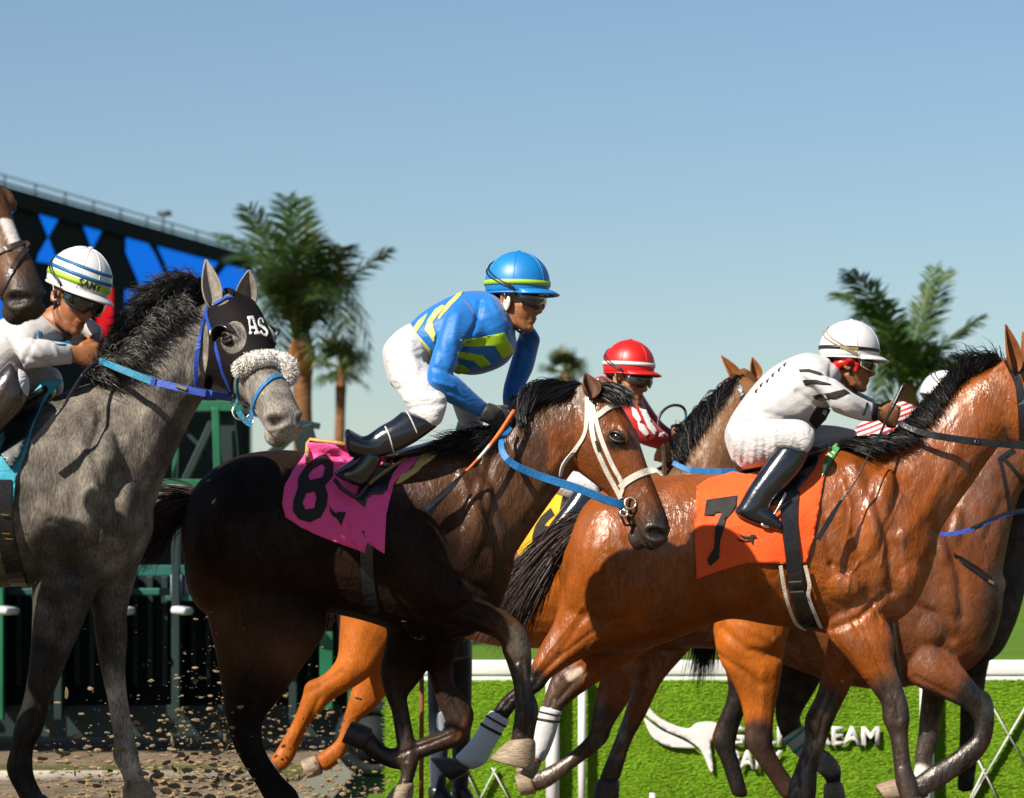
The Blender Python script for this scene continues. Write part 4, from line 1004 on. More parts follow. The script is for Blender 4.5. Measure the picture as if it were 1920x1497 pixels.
stripes(J8, 'jersey', [
  ('chevron_stripe', cz([(985, 423), (1003, 430), (962, 480), (930, 525), (948, 585), (940, 640), (886, 562), (905, 505), (945, 448)], 500, 430, K3), 'lime_sunlit'),
  ('chevron_stripe', cz([(905, 468), (880, 520), (838, 582), (925, 682), (922, 722), (870, 678), (806, 580), (850, 512)], 500, 430, K3), 'lime_sunlit'),
  ('chevron_stripe', cz([(1112, 347), (1085, 375), (1030, 432), (968, 510), (962, 495), (1010, 418), (1070, 358)], 500, 430, K3), 'lime_sunlit'),
  ('chevron_stripe', cz([(1088, 622), (1200, 610), (1335, 580), (1395, 690), (1325, 732), (1282, 657), (1095, 661)], 500, 430, K3), 'lime'),
  ('chevron_stripe', cz([(1075, 685), (1215, 710), (1262, 760), (1200, 778), (1165, 745), (1068, 722)], 500, 430, K3), 'lime'),
  ('chevron_stripe', cz([(1050, 755), (1110, 770), (1150, 805), (1075, 815), (1040, 800)], 500, 430, K3), 'lime')], 12, J8['jersey_bvh'])
drape('glove_patch', [cz([(1248, 1020), (1275, 1012), (1280, 1040), (1252, 1048)], 500, 430, K3)], bvh_of(J8['glove']), .002, M['white_leather'], b, 4, .001, 1)
for q in ((757, 776, 776, 828), (727, 802, 748, 850)):
    pass
for L_ in ([(762, 772), (770, 785), (782, 812)], [(722, 800), (730, 818), (738, 848)]):
    strap('boot_band', L_, 2.5, J8['boot_bvh'] if False else bvh_of(J8['boot']), M['white_leather'], J8['boot'], .002, .002)
# ---- rider of 7
J7 = make_person(dict(Y=13.2, label='jockey in white silks with black sleeve bars and white helmet on the number 7 horse', skin=(.23, .09, .035), stubble=.3,
  head=(1593, 678, 13.2, 4, 10, 0, 1.0),
  groups={
    'jersey': ([([(1372, 778, 1432, 832, .14), (1398, 741, 1472, 815, .16), (1432, 702, 1526, 800, .172), (1468, 677, 1554, 772, .178), (1508, 662, 1566, 738, .175), (1538, 667, 1578, 712, .11)], 0.),
                ([(1488, 690, 1545, 752, .070, -.12), (1518, 700, 1556, 764, .062, -.17), (1560, 708, 1562, 772, .054, -.2), (1596, 735, 1588, 782, .046, -.2), (1624, 750, 1616, 790, .037, -.165), (1646, 760, 1640, 792, .031, -.125)], 0.),
                ([(1545, 690, 1580, 740, .06, .14), (1590, 722, 1600, 772, .05, .18), (1640, 750, 1642, 785, .032, .1)], 0.)], M['white_silk'],
               dict(relief=[([(1495, 735), (1530, 760), (1575, 776)], 5, -.008), ([(1420, 770), (1490, 790)], 6, -.006), ([(1400, 780), (1470, 805)], 5, .005), ([(1440, 720), (1500, 780)], 8, .005), ([(1560, 680), (1555, 715), (1575, 735)], 5, -.006), ([(1590, 745), (1630, 772)], 4, .004), ([(1385, 790), (1430, 800)], 4, -.006)])),
    'breeches': ([([(1373, 776, 1440, 836, .142), (1358, 818, 1442, 860, .162), (1374, 866, 1432, 876, .12)], 0.),
                  ([(1362, 800, 1392, 882, .1, -.09), (1410, 786, 1432, 874, .095, -.16), (1460, 786, 1470, 854, .085, -.21), (1503, 788, 1500, 852, .07, -.25), (1526, 806, 1508, 852, .055, -.26)], 0.),
                  ([(1490, 795, 1510, 852, .08, .12), (1560, 798, 1560, 842, .07, .17), (1602, 806, 1596, 842, .06, .2)], 0.)], M['breeches'],
                 dict(relief=[([(1400, 800), (1392, 868)], 4, -.006), ([(1418, 800), (1412, 868)], 4, .006), ([(1435, 800), (1434, 862)], 4, -.006), ([(1452, 800), (1452, 855)], 4, .006), ([(1380, 800), (1374, 860)], 5, .005), ([(1490, 800), (1500, 840)], 5, -.005)])),
    'neck': ([([(1536, 674, 1590, 722, .058), (1562, 672, 1600, 716, .052)], 0.)], None, {}),
    'boot': ([([(1457, 836, 1516, 854, .062, -.262), (1440, 860, 1500, 884, .06, -.275), (1420, 890, 1476, 912, .055, -.285), (1400, 920, 1452, 938, .05, -.29), (1387, 944, 1442, 955, .046, -.295), (1378, 962, 1428, 962, .044, -.295), (1400, 978, 1424, 942, .042, -.295), (1430, 989, 1446, 956, .042, -.295), (1456, 997, 1466, 980, .034, -.295)], 0.),
              ([(1560, 808, 1602, 842, .055, .21), (1540, 880, 1580, 890, .05, .25), (1510, 950, 1550, 950, .044, .27), (1560, 975, 1570, 955, .035, .27)], 0.)], M['boot'], dict(one=False, voxel=.006, smooth=4))},
  hands=[((1647, 776, -.125), (1680, 784, -.08), UPV, OUT, 1.05), ((1644, 768, .1), (1682, 778, .05), UPV, (0, 1, 0))]))
J7['Mc'] = person_frame(1594, 675, 13.2, 4, 4, 0, 1.0)
helmet(J7, J7['Mc'], M['white_cap'], [(88, 94.5, M['black_paint'])], M['white_cap'])
goggles(J7, J7['Mh'], J7['Mc'], M['lens'], M['tan_strap'], M['tan_strap'], -.006); chin_strap(J7, J7['Mh'], J7['Mc'], M['black_leather'])
helm_text(J7['body'], J7['Mc'], "Jockeys' Guild", 92, 92, .0115, M['yellow_print'])
g = G()
for s in (1,):
    g.tube([J7['Mh'] @ Vector((-.03 + .03 * math.sin(k * 1.5), s * (.074 + .01 * math.sin(k * 2)), .02 - .018 * k)) for k in np.linspace(0, 4, 9)], [.016, .02, .022, .02, .022, .02, .018, .016, .01], 9)
g.tube([J7['Mh'] @ Vector(q) for q in [(-.045, .074, .012), (.0, .084, .0), (.032, .078, -.012), (.03, .068, -.045)]], [.012, .010, .012, .012], 9)
link('scarf', melt('scarf', g, .005, 2), M['red_scarf'], J7['body'])
K2 = 2.994
stripes(J7, 'jersey', [
  ('sleeve_bar', cz([(590, 398), (650, 395), (715, 415), (750, 445), (700, 430), (650, 412), (600, 415)], 1300, 560, K2), 'black_print'),
  ('sleeve_bar', cz([(612, 460), (690, 455), (775, 480), (765, 487), (690, 480), (625, 487)], 1300, 560, K2), 'black_print'),
  ('sleeve_bar', cz([(668, 545), (760, 530), (850, 508), (880, 530), (800, 562), (720, 573), (680, 565)], 1300, 560, K2), 'black_print'),
  ('sleeve_bar', cz([(975, 580), (985, 590), (960, 660), (948, 655)], 1300, 560, K2), 'black_print'),
  ('sleeve_bar', cz([(1008, 585), (1040, 600), (1030, 690), (1000, 680)], 1300, 560, K2), 'black_print'),
  ('front_panel', cz([(690, 605), (770, 625), (745, 680), (690, 735), (650, 690)], 1300, 560, K2), 'black_print')], 13.04, J7['jersey_bvh'])
for k, (x, y) in enumerate([(1415, 733), (1424, 722), (1436, 714), (1446, 703), (1458, 693), (1468, 684)]):
    drape('back_mark', [[(x, y), (x + 6, y - 5), (x + 7, y - 1), (x + 3, y + 2), (x + 6, y + 4), (x + 1, y + 5)]], J7['jersey_bvh'], .002, M['black_print'], J7['jersey'], 4, .001, 1)
# ---- rider in red
JR = make_person(dict(Y=14.8, label='jockey in red silks with white bands and red helmet riding the chestnut horse', skin=(.33, .145, .06), stubble=.7, voxel=.006,
  head=(1178, 709, 14.75, 36, 14, 0, 1.02),
  groups={
    'jersey': ([([(1005, 820, 1085, 900, .14), (1038, 772, 1140, 855, .16), (1070, 735, 1166, 805, .175), (1100, 714, 1172, 784, .165), (1130, 704, 1184, 768, .12)], 0.),
                ([(1160, 735, 1108, 790, .066, -.12), (1206, 768, 1166, 816, .052, -.17), (1235, 800, 1204, 834, .042, -.17), (1256, 818, 1232, 843, .034, -.13)], 0.),
                ([(1190, 715, 1200, 770, .06, .14), (1240, 790, 1215, 820, .05, .18), (1280, 815, 1262, 840, .034, .12)], 0.)], M['red_silk'], dict(voxel=.009)),
    'breeches': ([([(990, 830, 1070, 900, .14), (965, 870, 1060, 940, .155), (975, 925, 1040, 955, .11)], 0.),
                  ([(975, 880, 1050, 940, .095, -.1), (1030, 880, 1080, 945, .085, -.17), (1085, 885, 1125, 940, .07, -.24), (1115, 900, 1125, 940, .055, -.25)], 0.)], M['breeches'], dict(voxel=.010)),
    'neck': ([([(1134, 698, 1184, 746, .055), (1152, 694, 1196, 732, .05)], 0.)], None, {}),
    'boot': ([([(1082, 908, 1128, 944, .062, -.26), (1062, 940, 1108, 968, .058, -.275), (1040, 970, 1082, 996, .05, -.285), (1026, 992, 1060, 1012, .046, -.29), (1030, 1012, 1066, 1018, .04, -.29), (1060, 1030, 1080, 1015, .036, -.29)], 0.)], M['boot'], dict(voxel=.008, smooth=3))},
  hands=[((1246, 834, -.13), (1243, 863, -.09), (1, 0, 0), OUT, 1.05), ((1270, 826, .12), (1280, 812, .05), UPV, (0, 1, 0))]))
JR['Mc'] = person_frame(1180, 704, 14.75, 34, 2, 2, 1.0)
helmet(JR, JR['Mc'], M['red_cap'], [(84, 92, M['white_print'])], M['red_cap'])
goggles(JR, JR['Mh'], JR['Mc'], M['clear_lens'], M['black_paint']); chin_strap(JR, JR['Mh'], JR['Mc'], M['black_leather'])
KR = 4.571
stripes(JR, 'jersey', [
  ('white_band', cz([(330, 600), (370, 575), (440, 530), (440, 545), (385, 585), (340, 618)], 1000, 600, KR), 'white_print'),
  ('white_band', cz([(330, 622), (440, 590), (440, 605), (330, 636)], 1000, 600, KR), 'white_print'),
  ('white_band', cz([(530, 510), (565, 500), (580, 560), (545, 560)], 1000, 600, KR), 'white_print'),
  ('white_band', cz([(873, 645), (912, 638), (951, 723), (977, 775), (932, 768), (893, 710)], 1000, 600, KR), 'white_print'),
  ('white_band', cz([(911, 759), (969, 772), (1015, 857), (1008, 896), (950, 844)], 1000, 600, KR), 'white_print'),
  ('white_band', cz([(951, 842), (1016, 881), (1061, 946), (1042, 992), (983, 927)], 1000, 600, KR), 'white_print'),
  ('white_band', cz([(840, 743), (885, 769), (931, 860), (905, 886), (853, 821)], 1000, 600, KR), 'white_print'),
  ('white_band', cz([(893, 875), (952, 901), (997, 979), (965, 1005), (906, 940)], 1000, 600, KR), 'white_print'),
  ('white_band', cz([(1085, 970), (1130, 960), (1110, 1010), (1075, 1000)], 1000, 600, KR), 'white_print')], 14.8, JR['jersey_bvh'], .003)
# ---- rider of the grey
JG = make_person(dict(Y=11.28, label='jockey in white silks and striped white helmet bent low over the grey horse', skin=(.25, .095, .036), stubble=.7,
  head=(141, 556, 11.2, 42, 16, 14, 1.02),
  groups={
    'jersey': ([([(-110, 722, -30, 790, .14), (-72, 662, 10, 742, .16), (-22, 616, 62, 694, .17), (28, 590, 104, 662, .172), (66, 588, 124, 640, .12)], 0.),
                ([(0, 608, 52, 692, .07, -.1), (14, 622, 52, 694, .062, -.16), (44, 632, 44, 694, .056, -.19), (82, 638, 72, 690, .047, -.19), (110, 641, 106, 686, .039, -.165), (136, 646, 134, 683, .033, -.13)], 0.),
                ([(100, 590, 138, 650, .06, .12), (150, 588, 160, 638, .05, .16), (190, 612, 184, 645, .038, .1)], 0.)], M['white_silk'],
               dict(relief=[([(30, 640), (50, 670), (90, 684)], 5, -.006), ([(60, 642), (80, 668)], 5, .005), ([(70, 630), (40, 690)], 4, -.004), ([(100, 645), (112, 680)], 4, .004), ([(40, 625), (90, 640)], 5, .004)])),
    'breeches': ([([(-112, 722, -20, 792, .14), (-122, 770, 0, 835, .16), (-110, 830, -30, 850, .12)], 0.),
                  ([(-70, 720, -40, 830, .1, -.09), (-20, 700, 5, 790, .088, -.17), (30, 690, 40, 760, .07, -.24), (48, 700, 44, 752, .055, -.25)], 0.),
                  ([(-20, 680, 10, 780, .09, .06), (50, 678, 60, 750, .08, .1), (105, 690, 112, 742, .062, .14)], 0.)], M['breeches'], {}),
    'neck': ([([(74, 588, 128, 644, .06), (98, 572, 142, 624, .054)], 0.)], None, {}),
    'boot': ([([(20, 676, 52, 742, .066, -.25), (-4, 700, 44, 766, .064, -.268), (-40, 750, 14, 800, .058, -.28), (-80, 810, -30, 850, .05, -.29), (-110, 860, -66, 890, .046, -.295), (-110, 896, -60, 896, .044, -.295), (-70, 925, -55, 890, .04, -.295)], 0.)], M['brown_boot'], dict(voxel=.007, smooth=3))},
  hands=[((138, 664, -.13), (182, 668, -.10), UPV, OUT, 1.12), ((166, 640, .1), (186, 658, .02), UPV, (0, 1, 0), .9)]))
JG['Mc'] = person_frame(143, 549, 11.2, 40, 8, 14, 1.0)
helmet(JG, JG['Mc'], M['white_cap'], [(62, 67, M['cap_blue']), (77, 82.5, M['cap_blue']), (86, 95, M['lime'])], M['white_cap'], None, 10)
goggles(JG, JG['Mh'], JG['Mc'], M['lens'], M['black_paint']); chin_strap(JG, JG['Mh'], JG['Mc'], M['black_leather'])
helm_text(JG['body'], JG['Mc'], 'SAMY', 24, 90, .034, M['black_print'], 1.04, .03)
stripes(JG, 'jersey', [('chest_patch', [(96, 640), (128, 638), (140, 644), (112, 648)], 'cap_blue'), ('chest_patch', [(70, 618), (80, 624), (79, 634), (71, 632)], 'cap_blue')], 11.28, JG['jersey_bvh'])
# ---- rider in striped silks, mostly hidden by the neck of 7
M['stripe_silk'] = pm('stripe_silk', (.5, .48, .48), .55, .4, .05, 10)
def add_stripes(m, c2, sc=26, rot=.5):
    N = m.node_tree.nodes; L = m.node_tree.links; tc = [n for n in N if n.type == 'TEX_COORD'][0]
    mp = N.new('ShaderNodeMapping'); mp.inputs['Rotation'].default_value = (0, rot, 0); L.new(tc.outputs['Object'], mp.inputs[0])
    wv = N.new('ShaderNodeTexWave'); wv.bands_direction = 'Z'; wv.inputs['Scale'].default_value = sc / 3.14; wv.inputs['Distortion'].default_value = .8; L.new(mp.outputs[0], wv.inputs[0])
    gt = N.new('ShaderNodeMath'); gt.operation = 'GREATER_THAN'; gt.inputs[1].default_value = .5; L.new(wv.outputs['Fac'], gt.inputs[0])
    mx = N.new('ShaderNodeMix'); mx.data_type = 'RGBA'; L.new(gt.outputs[0], mx.inputs['Factor'])
    p = N['Principled BSDF']; old = p.inputs['Base Color'].links[0].from_socket; L.new(old, mx.inputs[6]); mx.inputs[7].default_value = (*c2, 1); L.new(mx.outputs[2], p.inputs['Base Color'])
add_stripes(M['stripe_silk'], (.40, .007, .008), 42, .35)
JS = make_person(dict(Y=15.35, label='jockey in red and white striped silks with a white cap half hidden behind a mane', skin=(.22, .09, .037), voxel=.007,
  head=(1768, 758, 15.35, -10, 30, 0, 1.0),
  groups={
    'jersey': ([([(1580, 835, 1620, 885, .13), (1612, 795, 1650, 870, .15), (1660, 772, 1700, 850, .16), (1705, 762, 1740, 830, .15), (1730, 766, 1750, 810, .1)], 0.),
                ([(1660, 760, 1690, 810, .062, -.1), (1690, 752, 1700, 800, .052, -.14), (1720, 765, 1716, 800, .042, -.14), (1738, 780, 1730, 804, .033, -.1)], 0.)], M['stripe_silk'], dict(voxel=.009)),
    'breeches': ([([(1575, 840, 1625, 890, .14), (1560, 880, 1640, 920, .15), (1570, 910, 1620, 925, .11)], 0.), ([(1580, 870, 1600, 930, .09, -.1), (1640, 860, 1660, 920, .075, -.2), (1690, 880, 1680, 920, .055, -.24)], 0.)], M['breeches'], dict(voxel=.010)),
    'neck': ([([(1726, 760, 1760, 810, .055), (1745, 750, 1778, 795, .05)], 0.)], None, {}),
    'boot': ([([(1650, 890, 1700, 910, .06, -.25), (1620, 960, 1660, 970, .05, -.28), (1600, 1010, 1640, 1020, .045, -.28), (1640, 1040, 1650, 1010, .04, -.28)], 0.)], M['boot'], dict(voxel=.009, smooth=3))},
  hands=[((1738, 790, -.1), (1762, 797, -.05), UPV, OUT)]))
JS['Mc'] = person_frame(1768, 758, 15.35, -10, 25, 0, 1.0)
helmet(JS, JS['Mc'], M['white_cap'], [], M['white_cap'])
goggles(JS, JS['Mh'], JS['Mc'], M['lens'], M['black_paint'])

# ---- rider of the dark horse, outside the frame at the left; the sun throws the shadow on the grey
def shifted(cfg, dx, dy, k, cx, cy):
    def f(row): return tuple([cx + dx + (row[0] - cx) * k, cy + dy + (row[1] - cy) * k, cx + dx + (row[2] - cx) * k, cy + dy + (row[3] - cy) * k] + list(row[4:]))
    return {nm: ([([f(q) for q in st], d) for st, d in lf], mt, dict(voxel=.01, smooth=3)) for nm, (lf, mt, op) in cfg['groups'].items()}
JA = make_person(dict(Y=10.1, label='jockey on the dark horse just outside the picture', skin=(.25, .095, .036), voxel=.008, head=(-262, 376, 10.05, 30, 12, 0, 1.0), groups=shifted(JG, -410, -170, 1.1, 140, 560), hands=[((-275, 505, -.13), (-230, 510, -.10), UPV, OUT)]))
JA['Mc'] = person_frame(-262, 370, 10.05, 30, 4, 0, 1.0); helmet(JA, JA['Mc'], M['red_cap'], [], M['red_cap'])
# ------------------------------------------------------------------ hair
def mane(h, guides, N, mat='black_hair', name='mane', **k): return hair(name, gl(h['Y'], *guides), N, M[mat], h['body'], **k)
# 8
mane(H8, [[(872, 832, 0), (850, 832, -.10), (826, 838, -.14), (805, 846, -.16)], [(905, 822, 0), (880, 820, -.08), (850, 830, -.12), (820, 834, -.12)], [(935, 806, 0), (915, 812, -.08), (893, 820, -.12), (862, 836, -.14)], [(950, 800, 0), (940, 818, -.1), (922, 832, -.13), (892, 846, -.15)]], 1500, w=.0021, jit=.008, spread=.022, curl=.008)
mane(H8, [[(992, 760, 0), (982, 750, -.05), (976, 775, -.09), (980, 815, -.13)], [(1010, 750, 0), (1000, 728, -.04), (984, 742, -.08), (978, 790, -.12)], [(1045, 740, 0), (1035, 722, -.03), (1008, 726, -.07), (984, 760, -.11)], [(1075, 734, 0), (1062, 724, -.02), (1035, 730, -.06), (1005, 748, -.10)], [(1102, 730, 0), (1090, 727, -.02), (1070, 738, -.06), (1045, 752, -.09)]], 3200, w=.0019, jit=.007, spread=.011, curl=.005)
mane(H8, [[(1112, 735, -.03), (1140, 728, -.06), (1165, 740, -.10), (1176, 758, -.11)], [(1120, 732, .03), (1150, 726, 0), (1176, 742, -.04), (1182, 760, -.05)], [(1105, 735, -.05), (1125, 738, -.09), (1145, 748, -.11), (1160, 758, -.12)]], 1100, name='forelock', w=.0022, jit=.008, spread=.012, curl=.005)
mane(H8, [[(372, 928, 0), (345, 925, 0), (300, 932, .02), (240, 960, .05), (190, 1000, .08)], [(366, 940, -.04), (335, 945, -.05), (295, 965, -.02), (250, 1000, .02), (210, 1040, .05)], [(364, 950, .03), (340, 965, .03), (310, 990, .03), (285, 1025, .03), (270, 1060, .03)]], 3600, 'brown_hair', 'tail', w=.0025, jit=.012, spread=.035, curl=.008)
# 7
mane(H7, [[(1562, 842, -.02), (1585, 832, -.10), (1610, 836, -.15), (1640, 846, -.17)], [(1600, 846, -.02), (1625, 826, -.10), (1660, 828, -.15), (1690, 836, -.16)], [(1650, 842, -.02), (1668, 824, -.08), (1700, 818, -.13), (1722, 824, -.15)], [(1700, 813, 0), (1702, 792, -.06), (1716, 790, -.10), (1735, 800, -.13)], [(1750, 769, 0), (1742, 748, -.04), (1746, 752, -.08), (1762, 772, -.12)], [(1800, 724, 0), (1788, 704, -.02), (1780, 708, -.05), (1782, 735, -.1)], [(1845, 696, 0), (1832, 682, 0), (1816, 680, -.03), (1808, 700, -.07)], [(1880, 684, 0), (1868, 674, 0), (1852, 674, -.03), (1840, 692, -.06)]], 4200, w=.0019, jit=.008, spread=.012, curl=.005)
mane(H7, [[(1800, 724, 0), (1782, 695, 0), (1768, 676, -.02), (1752, 672, -.04)], [(1850, 694, 0), (1830, 672, 0), (1812, 668, -.02), (1795, 676, -.04)], [(1882, 683, 0), (1872, 666, 0), (1862, 664, -.02), (1850, 672, -.04)]], 160, w=.0025, jit=.01, spread=.03, curl=.008)
mane(H7, [[(1095, 968, 0), (1060, 985, 0), (1010, 1035, -.02), (950, 1100, -.02), (880, 1190, 0)], [(1088, 985, -.04), (1055, 1010, -.06), (1010, 1065, -.06), (965, 1130, -.04), (930, 1200, 0)], [(1082, 1000, .03), (1050, 1030, .03), (1010, 1090, .03), (985, 1140, .03), (960, 1200, .03)]], 4200, 'brown_hair', 'tail', w=.0025, jit=.014, spread=.035, curl=.008)
# grey
mane(HG, [[(190, 718, 0), (175, 700, -.05), (165, 685, -.10), (175, 695, -.14)], [(225, 697, 0), (212, 668, -.04), (208, 640, -.08), (195, 645, -.12)], [(265, 660, 0), (250, 625, -.04), (240, 595, -.06), (220, 600, -.1)], [(310, 618, 0), (290, 575, -.02), (275, 552, -.05), (245, 562, -.08)], [(350, 588, 0), (335, 548, -.01), (315, 530, -.02), (285, 538, -.05)], [(388, 564, 0), (374, 536, -.01), (352, 524, -.02), (325, 530, -.04)]], 4000, 'grey_hair', w=.0020, jit=.009, spread=.018, curl=.007)
mane(HG, [[(320, 606, 0), (305, 570, -.04), (300, 548, -.08), (285, 560, -.1)], [(355, 582, 0), (345, 545, -.03), (335, 532, -.06), (318, 545, -.09)], [(392, 562, 0), (385, 540, -.02), (368, 530, -.05), (352, 545, -.08)]], 1900, 'black_hair', w=.0020, jit=.008, spread=.014, curl=.006)
mane(HG, [[(185, 722, -.04), (180, 702, -.12), (195, 697, -.17), (210, 710, -.17)], [(230, 700, -.04), (224, 676, -.12), (240, 668, -.16), (258, 684, -.16)], [(290, 640, -.03), (278, 612, -.1), (290, 608, -.13), (303, 626, -.13)], [(350, 590, -.02), (342, 566, -.08), (350, 560, -.1), (362, 576, -.11)]], 1500, 'grey_hair', w=.0022, jit=.010, spread=.02, curl=.010)
# chestnut
mane(HR, [[(1262, 864, 0), (1255, 848, -.06), (1265, 856, -.12), (1272, 880, -.15)], [(1300, 818, 0), (1280, 804, -.04), (1272, 820, -.1), (1280, 850, -.14)], [(1335, 768, 0), (1318, 764, -.03), (1308, 786, -.08), (1312, 818, -.12)], [(1370, 726, 0), (1358, 728, -.02), (1342, 748, -.06), (1342, 775, -.1)], [(1395, 710, 0), (1388, 712, -.02), (1372, 725, -.05), (1364, 748, -.08)]], 2400, w=.0024, jit=.008, spread=.014, curl=.007)
mane(HR, [[(650, 985, 0), (620, 1000, .05), (600, 1080, .08), (600, 1160, .1)], [(650, 1000, .05), (630, 1030, .08), (620, 1100, .1), (615, 1180, .12)]], 400, 'brown_hair', 'tail', w=.005, jit=.014, spread=.04)
mane(HB, [[(1130, 1000, 0), (1110, 1030, .03), (1100, 1120, .05), (1110, 1200, .06)], [(1130, 1020, .05), (1120, 1060, .08), (1115, 1140, .1), (1125, 1210, .1)]], 400, 'black_hair', 'tail', w=.005, jit=.014, spread=.03)
mane(HF, [[(1362, 990, 0), (1345, 1020, -.05), (1320, 1120, -.06), (1300, 1260, -.06)], [(1362, 1010, .05), (1350, 1060, .05), (1330, 1150, .05), (1310, 1290, .05)], [(1362, 1000, -.05), (1352, 1060, -.05), (1345, 1150, -.05), (1330, 1260, -.05)]], 900, 'black_hair', 'tail', w=.005, jit=.014, spread=.03)

# ------------------------------------------------------------------ tack
def T(name, label, cat, group=None): return empty(name, label, cat, group)
NUM = 'numbered saddle cloths'
M['pink_cloth'] = cloth_mat('pink_cloth', (.76, .065, .26), .65, .3, .25, 14)
M['orange_cloth'] = cloth_mat('orange_cloth', (.66, .072, .003), .65, .3, .2, 14)
M['turquoise_cloth'] = cloth_mat('turquoise_cloth', (.03, .28, .37), .6, .3, .25, 14)
M['yellow_cloth'] = cloth_mat('yellow_cloth', (.6, .33, .006), .65, .3, .2, 14)
M['cream_pad'] = cloth_mat('cream_pad', (.52, .34, .10), .7, .3, .2, 14)
M['tan_piping'] = pm('tan_piping', (.34, .19, .06), .5, .4, .15, 20, .15, 100)
M['green_band'] = pm('green_band', (.05, .18, .06), .6, .3, .2, 30)
M['pale_band'] = pm('pale_band', (.45, .55, .32), .6, .3, .2, 30)
k4 = lambda P: [(340 + x / 2.994, 780 + y / 2.994) for x, y in P]
k6 = lambda P: [(880 + x / 2.994, 680 + y / 2.994) for x, y in P]
k5 = lambda P: [(560 + x / 4.99, 760 + y / 4.99) for x, y in P]
# -- 8
b8 = H8['bvh']
sc8 = T('saddle_cloth', 'pink saddle cloth with a big black 8 on the dark bay', 'saddle cloth', NUM)
o = drape('cloth', [[(578, 830), (612, 832), (650, 838), (690, 850), (735, 860), (744, 885), (724, 964), (721, 1039), (703, 1028), (688, 1018), (684, 1037), (640, 1021), (600, 1006), (560, 986), (535, 970), (529, 945), (533, 912), (550, 880), (570, 855)]], b8, .014, M['pink_cloth'], sc8, 8, .004, 4, Y=11.85, wob=.0035, wf=.055)
bc = bvh_of(o)
drape('number', [k4([(720, 260), (775, 222), (815, 216), (855, 265), (852, 335), (805, 392), (822, 440), (816, 505), (782, 570), (722, 598), (660, 580), (625, 532), (632, 470), (655, 400), (655, 350), (690, 292)]), k4([(735, 300), (790, 268), (808, 288), (792, 345), (722, 362), (712, 332)]), k4([(702, 432), (750, 425), (760, 460), (746, 520), (696, 525), (680, 490)])], bc, .004, M['black_print'], sc8, 6, .0015, 1)
drape('emblem', [k4([(830, 500), (846, 530), (868, 548), (884, 538), (926, 542), (908, 582), (898, 618), (886, 596), (872, 575), (850, 560), (836, 540)])], bc, .004, M['black_print'], sc8, 3.5, .001, 1)
g = G(); g.tube([W(x, y, 12.0 + d) for x, y, d in [(577, 868, -.2), (576, 848, -.16), (577, 832, -.12), (582, 825, -.11), (600, 827, -.13), (625, 830, -.16), (648, 834, -.18)]], .009, 9); g.build('piping', M['tan_piping'], sc8)
g = G(); g.bar(W(578, 832, 11.9), W(640, 836, 11.86), .012, .16); 
drape('hem', [k5([(640, 1270), (620, 1375), (560, 1360), (490, 1240), (470, 1060), (474, 1060), (500, 1230), (568, 1345), (612, 1362), (628, 1270)])], bc, .003, M['pink_cloth'], sc8, 4, .001, 1)
sd8 = T('saddle', 'small black racing saddle with cream pad under the blue jockey', 'saddle', 'racing saddles')
g = G(); loft(g, [(640, 832, 650, 850, .12), (680, 838, 690, 858, .17), (720, 848, 740, 870, .19), (770, 838, 785, 862, .17), (815, 826, 828, 846, .12), (838, 822, 842, 834, .06)], 12.0, 0, 16, 4, 0.)
link('seat', melt('seat', g, .007, 4), M['black_leather'], sd8)
drape('flap', [k5([(880, 480), (1000, 490), (960, 540), (900, 640), (840, 760), (790, 830), (690, 830), (640, 870), (620, 960), (520, 870), (600, 700), (760, 560)])], b8, .022, M['black_leather'], sd8, 8, .006, 3)
drape('pad', [k5([(1140, 470), (1250, 385), (1345, 398), (1300, 450), (1180, 540), (1090, 630), (960, 715), (905, 735), (960, 640), (1060, 590)])], b8, .02, M['cream_pad'], sd8, 7, .012, 2)
drape('pad_cover', [k5([(880, 640), (960, 530), (1060, 465), (1130, 475), (1050, 580), (960, 640), (900, 720), (830, 800), (840, 740)])], b8, .028, M['pink_cloth'], sd8, 7, .004, 2)
strap('stirrup_leather', k5([(1120, 420), (960, 520), (820, 610), (700, 700), (660, 740)]), 6, b8, M['tan_piping'], sd8, .045, .004)
strap('girth', [(690, 960), (687, 1020), (690, 1090), (700, 1150)], 26, b8, M['black_leather'], sd8, .006, .006)
strap('girth_strap', [(757, 1165), (765, 1185), (785, 1196), (800, 1194)], 9, b8, M['black_leather'], sd8, .008, .005)
st8 = T('stirrup_iron', 'black stirrup iron beneath the boot on the pink cloth', 'stirrup', 'stirrups')
g = G(); g.tube([W(x, y, 11.69) for x, y in k5([(650, 740), (610, 790), (560, 860), (510, 850), (400, 780), (330, 690)])], .008, 8); g.build('arch', M['black_leather'], st8)
br8 = T('bridle', 'white leather bridle on the head of the dark bay', 'bridle', 'bridles and reins')
def BR(h, root, lst, mat, off=.004):
    for nm, line, w in lst: strap(nm, line, w, h['bvh'], M[mat], root, off, .005)
BR(H8, br8, [('throat_lash', k6([(660, 195), (652, 380), (600, 480), (530, 570), (510, 640)]), 8), ('cheekpiece', k6([(678, 215), (695, 420), (755, 580), (828, 720), (850, 765)]), 10.5), ('cheekpiece', k6([(690, 240), (738, 420), (800, 570), (858, 682), (848, 745)]), 9), ('browband', k6([(690, 318), (730, 290), (785, 250), (860, 232), (930, 245)]), 11), ('noseband', k6([(848, 705), (880, 670), (960, 625), (1040, 605), (1084, 632)]), 13)], 'white_leather')
strap('label_patch', k6([(712, 440), (728, 500)]), 6, b8, M['black_print'], br8, .008, .002)
def ring(root, px, py, Y, r, mat, name='bit_ring', tilt=.3, th=.005):
    c = W(px, py, Y); g = G(); g.tube([c + Vector((r * math.cos(a), r * math.sin(a) * tilt, r * math.sin(a))) for a in np.linspace(0, 2 * math.pi, 25)], th, 7); return g.build(name, mat, root)
